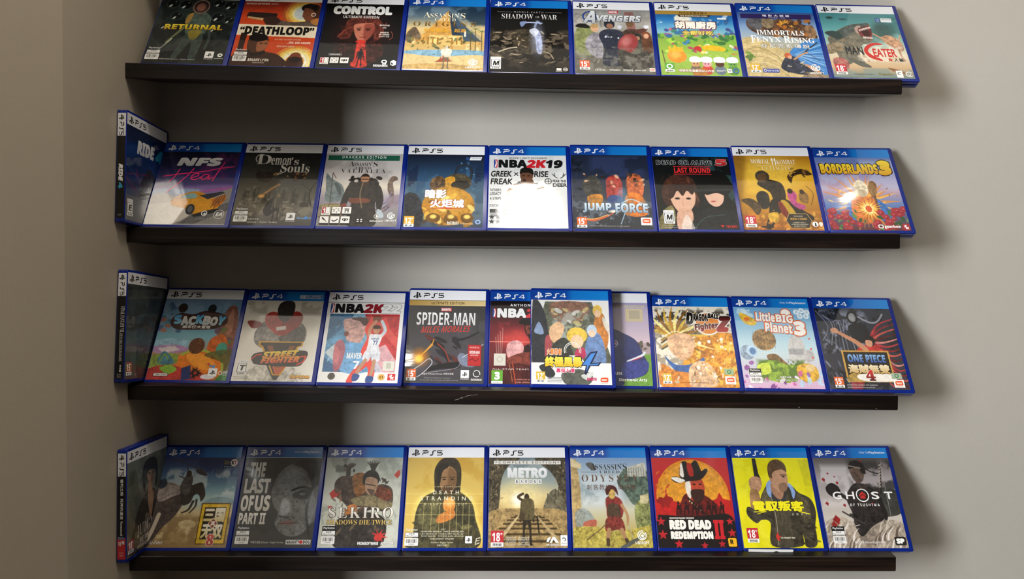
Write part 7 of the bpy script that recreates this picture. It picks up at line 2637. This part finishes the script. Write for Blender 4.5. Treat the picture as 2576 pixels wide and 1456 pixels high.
def spine(root, cv, mean, spec=None):
    """the printed strip on the back of the case, its lettering running down"""
    y0, y1 = 0.0012, CTK - 0.0012
    z0, zm, z1 = 0.006, CH * 0.765, CH - 0.0055
    hd = hl('0f4da0') if cv.kind == 'P4' else hl('f1f1f4')
    body = hl(spec['bg']) if spec else tuple(mean)
    x = -0.0001
    v, f, c = [], [], []

    def q(a, b, zl, zh, col, xx):
        n = len(v)
        v.extend([(xx, a, zl), (xx, b, zl), (xx, b, zh), (xx, a, zh)])
        f.append((n, n + 1, n + 2, n + 3))
        c.extend([col] * 4)
    q(y0, y1, z0, zm, body, x)
    q(y0, y1, zm, z1, hd, x)
    for a, b, zl, zh, col in (spec or {}).get('blocks', ()):
        q(y0 + (y1 - y0) * a, y0 + (y1 - y0) * b, z0 + (z1 - z0) * zl, z0 + (z1 - z0) * zh, hl(col), x - 0.00002)
    sp = link('spine_sheet', colour_mesh('spine_sheet', v, f, c), root)
    if not spec:
        return
    # across = 0..1 from left to right as seen (left is the far side from the cover), down = 0..1 from the top
    tmp = Cover(cv.kind)
    fg = '0c0c10' if cv.kind == 'P5' else 'f4f6fa'
    W = y1 - y0
    H = z1 - z0
    tmp.parts = {}
    tmp.psmark('console_mark', 1.6, 2.0, 5.6, fg, 1.0)
    yy = 10.4
    for ch, wd in (('P', 5.0), ('S', 4.8), (cv.kind[1], 4.6)):
        for st in GL[ch]:
            tmp.stroke('console_mark', [(2.9 + b * 5.2, yy + q * wd) for q, b in st], .75, fg)
        yy += wd + .5
    for s, a0, a1, d0, d1, col, fnt, off in spec['text']:
        # words lie on their side: laid out along the strip, then turned
        w_, h_ = (d1 - d0), (a1 - a0)
        P = tmp.part('spine_title')
        n0 = len(P.v)
        tmp.W('spine_title', s, 0, 0, w_, h_, col, fnt, off)
        for i in range(n0, len(P.v)):
            px, py, pz = P.v[i]
            P.v[i] = (a1 - py, d0 + px, pz)
    for s, a0, a1, d0, d1, col, fnt, off in spec.get('upright', ()):
        tmp.W('spine_code', s, a0, d0, a1, d1, col, fnt, off)
    # strip is 11 units wide and 120 long; seen from outside, left is the far (back) edge
    for nm, P in tmp.parts.items():
        vv = [(x - 0.00003 + p[2], y1 - p[0] / 11 * W, z1 - p[1] / 120 * H) for p in P.v]
        link(nm, colour_mesh(nm, vv, P.f, P.c), sp)


def build_case(fn, label, group, mtx, spec=None):
    cv = CV[fn]()
    root = bpy.data.objects.new('game_case', None)
    root.empty_display_size = 0.02
    COL.objects.link(root)
    root.matrix_world = mtx
    tag(root, label, 'game case', group)
    link('lid', LID, root)
    link('tray', TRAY, root)
    link('hinge', HINGE, root)
    link('catch', CATCH, root)
    me, col = sheet_mesh(cv.im)
    link('cover_sheet', me, root)
    spine(root, cv, col[40:, :8].reshape(-1, 3).mean(0), spec)
    band = None
    for key in sorted(cv.parts, key=lambda k: (k == 'console_mark', k != 'title_band')):
        P = cv.parts[key]
        nm = key.split('#')[0]
        if not P.v:
            continue
        v = [(sx(p[0]), p[2], tz(p[1])) for p in P.v]
        o = link(nm, colour_mesh(nm, v, P.f, P.c), band if nm == 'console_mark' else root)
        if nm == 'title_band':
            band = o
    return root


def with_header(fn):
    """every cover gets its console band first so that words on the band lie above it"""
    src = CV[fn]
    init = Cover.__init__

    def run():
        def ini(self, *a, **k):
            init(self, *a, **k)
            self.header()
        Cover.__init__ = ini
        try:
            return src()
        finally:
            Cover.__init__ = init
    return run


for _k in list(CV):
    CV[_k] = with_header(_k)

B = 'blue game case, '
ROWS = [
    (0.0139, 1.0960, 0.5124, 'game cases leaning on the top shelf', [
        ('c_astronaut', 'game case with a dark cover, suited astronaut and slanted yellow title, leftmost on top shelf', 0),
        ('c_loop', 'game case with an orange-red cover and black title on a cream stripe', 0),
        ('c_redhair', 'game case with a black cover, red-haired face and fat white title', 0),
        ('c_desert', 'game case with a pyramid and desert lagoon on its cover, fourth on top shelf', 0),
        ('c_blackbattle', 'game case with a black and bronze battle cover, M rating, on top shelf', 0),
        ('c_team', 'game case with a smoky grey crowd cover and slanted silver title', 0),
        ('c_party', 'game case with a bright green and blue cartoon meadow, chef hats and gold stripe', 0),
        ('c_archer', 'game case with a blue-winged archer below a rocky giant, purple stripe on top', 0),
        ('c_shark', 'game case with a gaping shark on its cover, rightmost on the top shelf', 0)]),
    (0.0153, 1.0929, 0.5153, 'game cases leaning on the second shelf', [
        ('c_sportscar', 'game case with a yellow sports car and pink script on its cover', 0),
        ('c_knight', 'game case with a lone knight on a misty grey-brown battlefield cover', 0),
        ('c_viking', 'game case with a pale cover, bearded axeman, longship and green stripe', 0),
        ('c_goldmech', 'game case with a golden machine and white Chinese title on a dark blue city', 0),
        ('c_hoops', 'game case with a white scribbled cover and basketball player in black, lit by the lamp', 0),
        ('c_trio', 'game case with three fighters on dark blue and pale steel block letters', -0.030),
        ('c_twofaces', 'game case with a black cover, two women faces and red stamped words', 0),
        ('c_goldfight', 'game case with a gold and orange cover, hooded fighters and a dark hexagon badge', -0.035),
        ('c_roses', 'game case with red roses and a fat yellow title, rightmost on second shelf', 0)]),
    (0.0168, 1.0940, 0.5204, 'game cases leaning on the third shelf', [
        ('c_playland', 'game case with an orange and teal toy world cover and bubbly blue title', 0),
        ('c_boxer', 'game case with a grey muscled fighter in red gloves on a cream cover', 0.010),
        ('c_dunk', 'game case with a white cover, jumping basketball player and blue and red panel', 0.008),
        ('c_redtitle', 'game case with a charcoal cover, gold stripe, tall white title and fiery glow', -0.080),
        ('c_redplayer', 'game case with a dark red basketball cover, half hidden behind the white one', -0.078),
        ('c_soccer', 'game case with a football shirt and green pitch, half hidden at its left', -0.074),
        ('c_goldburst', 'game case with a cover of spiky golden strokes and an orange ball', 0.010),
        ('c_craft', 'game case with a light blue craft cover, knitted ball and green felt', 0.008),
        ('c_redcoat', 'game case with red swirls and a gold framed title panel, rightmost on third shelf', 0.006)]),
    (0.0140, 1.0968, 0.4980, 'game cases leaning on the lowest shelf', [
        ('c_horseman', 'game case with a leaping horseman under blue sky and a yellow title tile', 0),
        ('c_greyface', 'game case with a shadowed grey face and tall white block title', 0),
        ('c_shinobi', 'game case with a crouching topknot swordsman and red maple leaf on pale grey-green', 0),
        ('c_goldhood', 'game case with a hooded man on a golden yellow cover', 0),
        ('c_railway', 'game case with a man walking along railway tracks at sunrise', 0),
        ('c_warrior', 'game case with a crested bronze-age warrior before a hill temple', 0),
        ('c_redhat', 'game case with a red cover, orange sun and man in black hat', 0),
        ('c_yellow', 'game case with a bright yellow cover and man in dark jacket', 0),
        ('c_archer_grey', 'game case with a dark archer over white grass, rightmost on lowest shelf', 0)])]


def leaning(r, x, t, dz=0.0, dy=0.0):
    z = shelf_z(r, x + CW / 2)
    yb = -(CH * math.sin(t) + CTK * math.cos(t)) - 0.0009
    slope = math.atan(SS[r])
    loc = Vector((x, yb + dy, ZO + z - 0.0058 + CTK * math.sin(t) + dz - SS[r] * CW / 2))
    return Matrix.Translation(loc) @ Matrix.Rotation(-slope, 4, 'Y') @ Matrix.Rotation(-t, 4, 'X')


for r, (xl, xr, t0, grp, items) in enumerate(ROWS):
    for i, (fn, lab, dt) in enumerate(items):
        x = xl + (xr - xl) * i / 8
        build_case(fn, lab, grp, leaning(r, x, t0 + dt))

# the white one in front of two others on the third shelf
tS = 0.5204 - 0.076
build_case('c_storm', 'game case with a white cover and yellow Chinese title, leaning in front of two others',
           ROWS[2][3], leaning(2, 0.6228, tS, 0.0035, -0.0150 / math.cos(tS)))

# three cases standing against the left wall, spines to the front
STAND = [
    (1, 'c_rider', 'game case standing edge-on at the left wall, black spine, dark blue cover, second shelf', -0.148, 0.060, 0.0050,
     dict(bg='14110f', text=[('RIDE', 2.6, 8.4, 58, 78, 'f2f2f0', 'i', .05), ('4', 2.6, 8.4, 79, 86.5, '3a9ac0', 'i', .05)],
          upright=[('2106843', 2.4, 8, 115, 117, '8c8a84', 's', 0)])),
    (2, 'c_greycity', 'game case standing edge-on at the left wall, black spine, grey-green cover, third shelf', -0.154, 0.085, 0.0085,
     dict(bg='100f0e', text=[('FINAL FANTASY VII', 4.6, 10, 38, 67, 'e8e6e2', 'f', -.02), ('REMAKE INTERGRADE', 5.4, 8.2, 68.5, 100, 'd4d2ce', 'f', -.02),
                             ('中文版', 5.2, 8.0, 104, 112, 'f0eeea', 's', .02)],
          blocks=[(0.56, 0.60, 0.165, 0.46, 'c8c6c2')],
          upright=[('ELAS', 2.6, 7.6, 114, 115.8, 'b0aea8', 's', 0), ('12345', 2.6, 7.6, 116.6, 118.4, 'b0aea8', 's', 0)])),
    (3, 'c_darkcoat', 'game case standing edge-on at the left wall, black and red spine, lowest shelf', -0.1515, 0.030, 0.0040,
     dict(bg='100e0d', text=[('審判之眼', 3.6, 7.6, 29, 48, 'f2f0ec', 's', .01), ('死神的遺言', 3.6, 7.6, 51, 75, 'f2f0ec', 's', .01),
                             ('Remastered', 3.9, 7.2, 77, 93, 'd8d6d2', 's', .02)],
          blocks=[(0.0, 1.0, 0.0, 0.205, 'c42a2c')],
          upright=[('SEGA', 1.0, 10, 94.5, 97.6, '5a86a8', 'b', .03), ('中文版', 1.4, 5, 99.5, 105, 'f2efe9', 's', .02), ('繁體', 5.8, 9.6, 99, 103, 'f2efe9', 's', .02),
                   ('ELJM', 3, 8, 112, 113.8, 'e8c8c4', 's', 0), ('30347', 3, 8, 114.6, 116.4, 'e8c8c4', 's', 0)]))]
for r, fn, lab, yf, lean, dz, spec in STAND:
    m = Matrix.Translation((CTK + 0.0012, yf, ZO + shelf_z(r, 0.0) + dz)) @ Matrix.Rotation(-lean, 4, 'X') @ Matrix.Rotation(math.radians(90), 4, 'Z')
    build_case(fn, lab, 'game cases standing against the left wall', m, spec)

# torn bit of white paper peeping out under the yellow case
x = ROWS[3][0] + (ROWS[3][1] - ROWS[3][0]) * 7 / 8
bm = bmesh.new()
pp = [(0.006, 0), (0.044, -0.001), (0.05, 0.001), (0.056, -0.0012), (0.076, -0.0006), (0.077, 0.003), (0.074, 0.0034), (0.006, 0.004)]
vs = [bm.verts.new((px, -0.0992, pz)) for px, pz in pp]
f = bm.faces.new(vs)
ex = bmesh.ops.extrude_face_region(bm, geom=[f])
for g in ex['geom']:
    if isinstance(g, bmesh.types.BMVert):
        g.co.y += 0.0004
bmesh.ops.recalc_face_normals(bm, faces=bm.faces)
me = bpy.data.meshes.new('paper_scrap')
bm.to_mesh(me)
bm.free()
M_PAPER, _nt, _b = mat('white_paper')
_b.inputs['Base Color'].default_value = hl('e9e9e6') + (1,)
_b.inputs['Roughness'].default_value = 0.7
me.materials.append(M_PAPER)
o = link('paper_scrap', me)
o.location = (x, 0.0, ZO + shelf_z(3, x) + 0.0026)
tag(o, 'torn white paper strip under the bright yellow case', 'paper')

bpy.data.objects.remove(_to)

# pale scratches on the front of the third shelf
M_SCR, _nt, _b = mat('scratched_varnish')
_b.inputs['Base Color'].default_value = hl('8f8a84') + (1,)
_b.inputs['Roughness'].default_value = 0.6
shelf3 = [q for q in COL.objects if q.name.startswith('wall_shelf')][2]
for pts in ([(0.505, -0.0165), (0.511, -0.0150), (0.514, -0.0128), (0.521, -0.0112), (0.527, -0.0088), (0.533, -0.0082), (0.541, -0.0074)],
            [(0.5135, -0.0132), (0.5175, -0.0128)], [(1.038, -0.0205), (1.0405, -0.0203)], [(1.158, -0.0206), (1.1605, -0.0209)]):
    bm = bmesh.new()
    rows = []
    for i, (px, pz) in enumerate(pts):
        h = 0.00016 + 0.00022 * (i % 3 == 1)
        rows.append([bm.verts.new((px, -SD - 0.00008, ZO + shelf_z(2, px) + pz + s * h)) for s in (-1, 1)])
    for a, b in zip(rows, rows[1:]):
        bm.faces.new((a[0], b[0], b[1], a[1]))
    me = bpy.data.meshes.new('scratch')
    bm.to_mesh(me)
    bm.free()
    me.materials.append(M_SCR)
    link('scratch', me, shelf3)
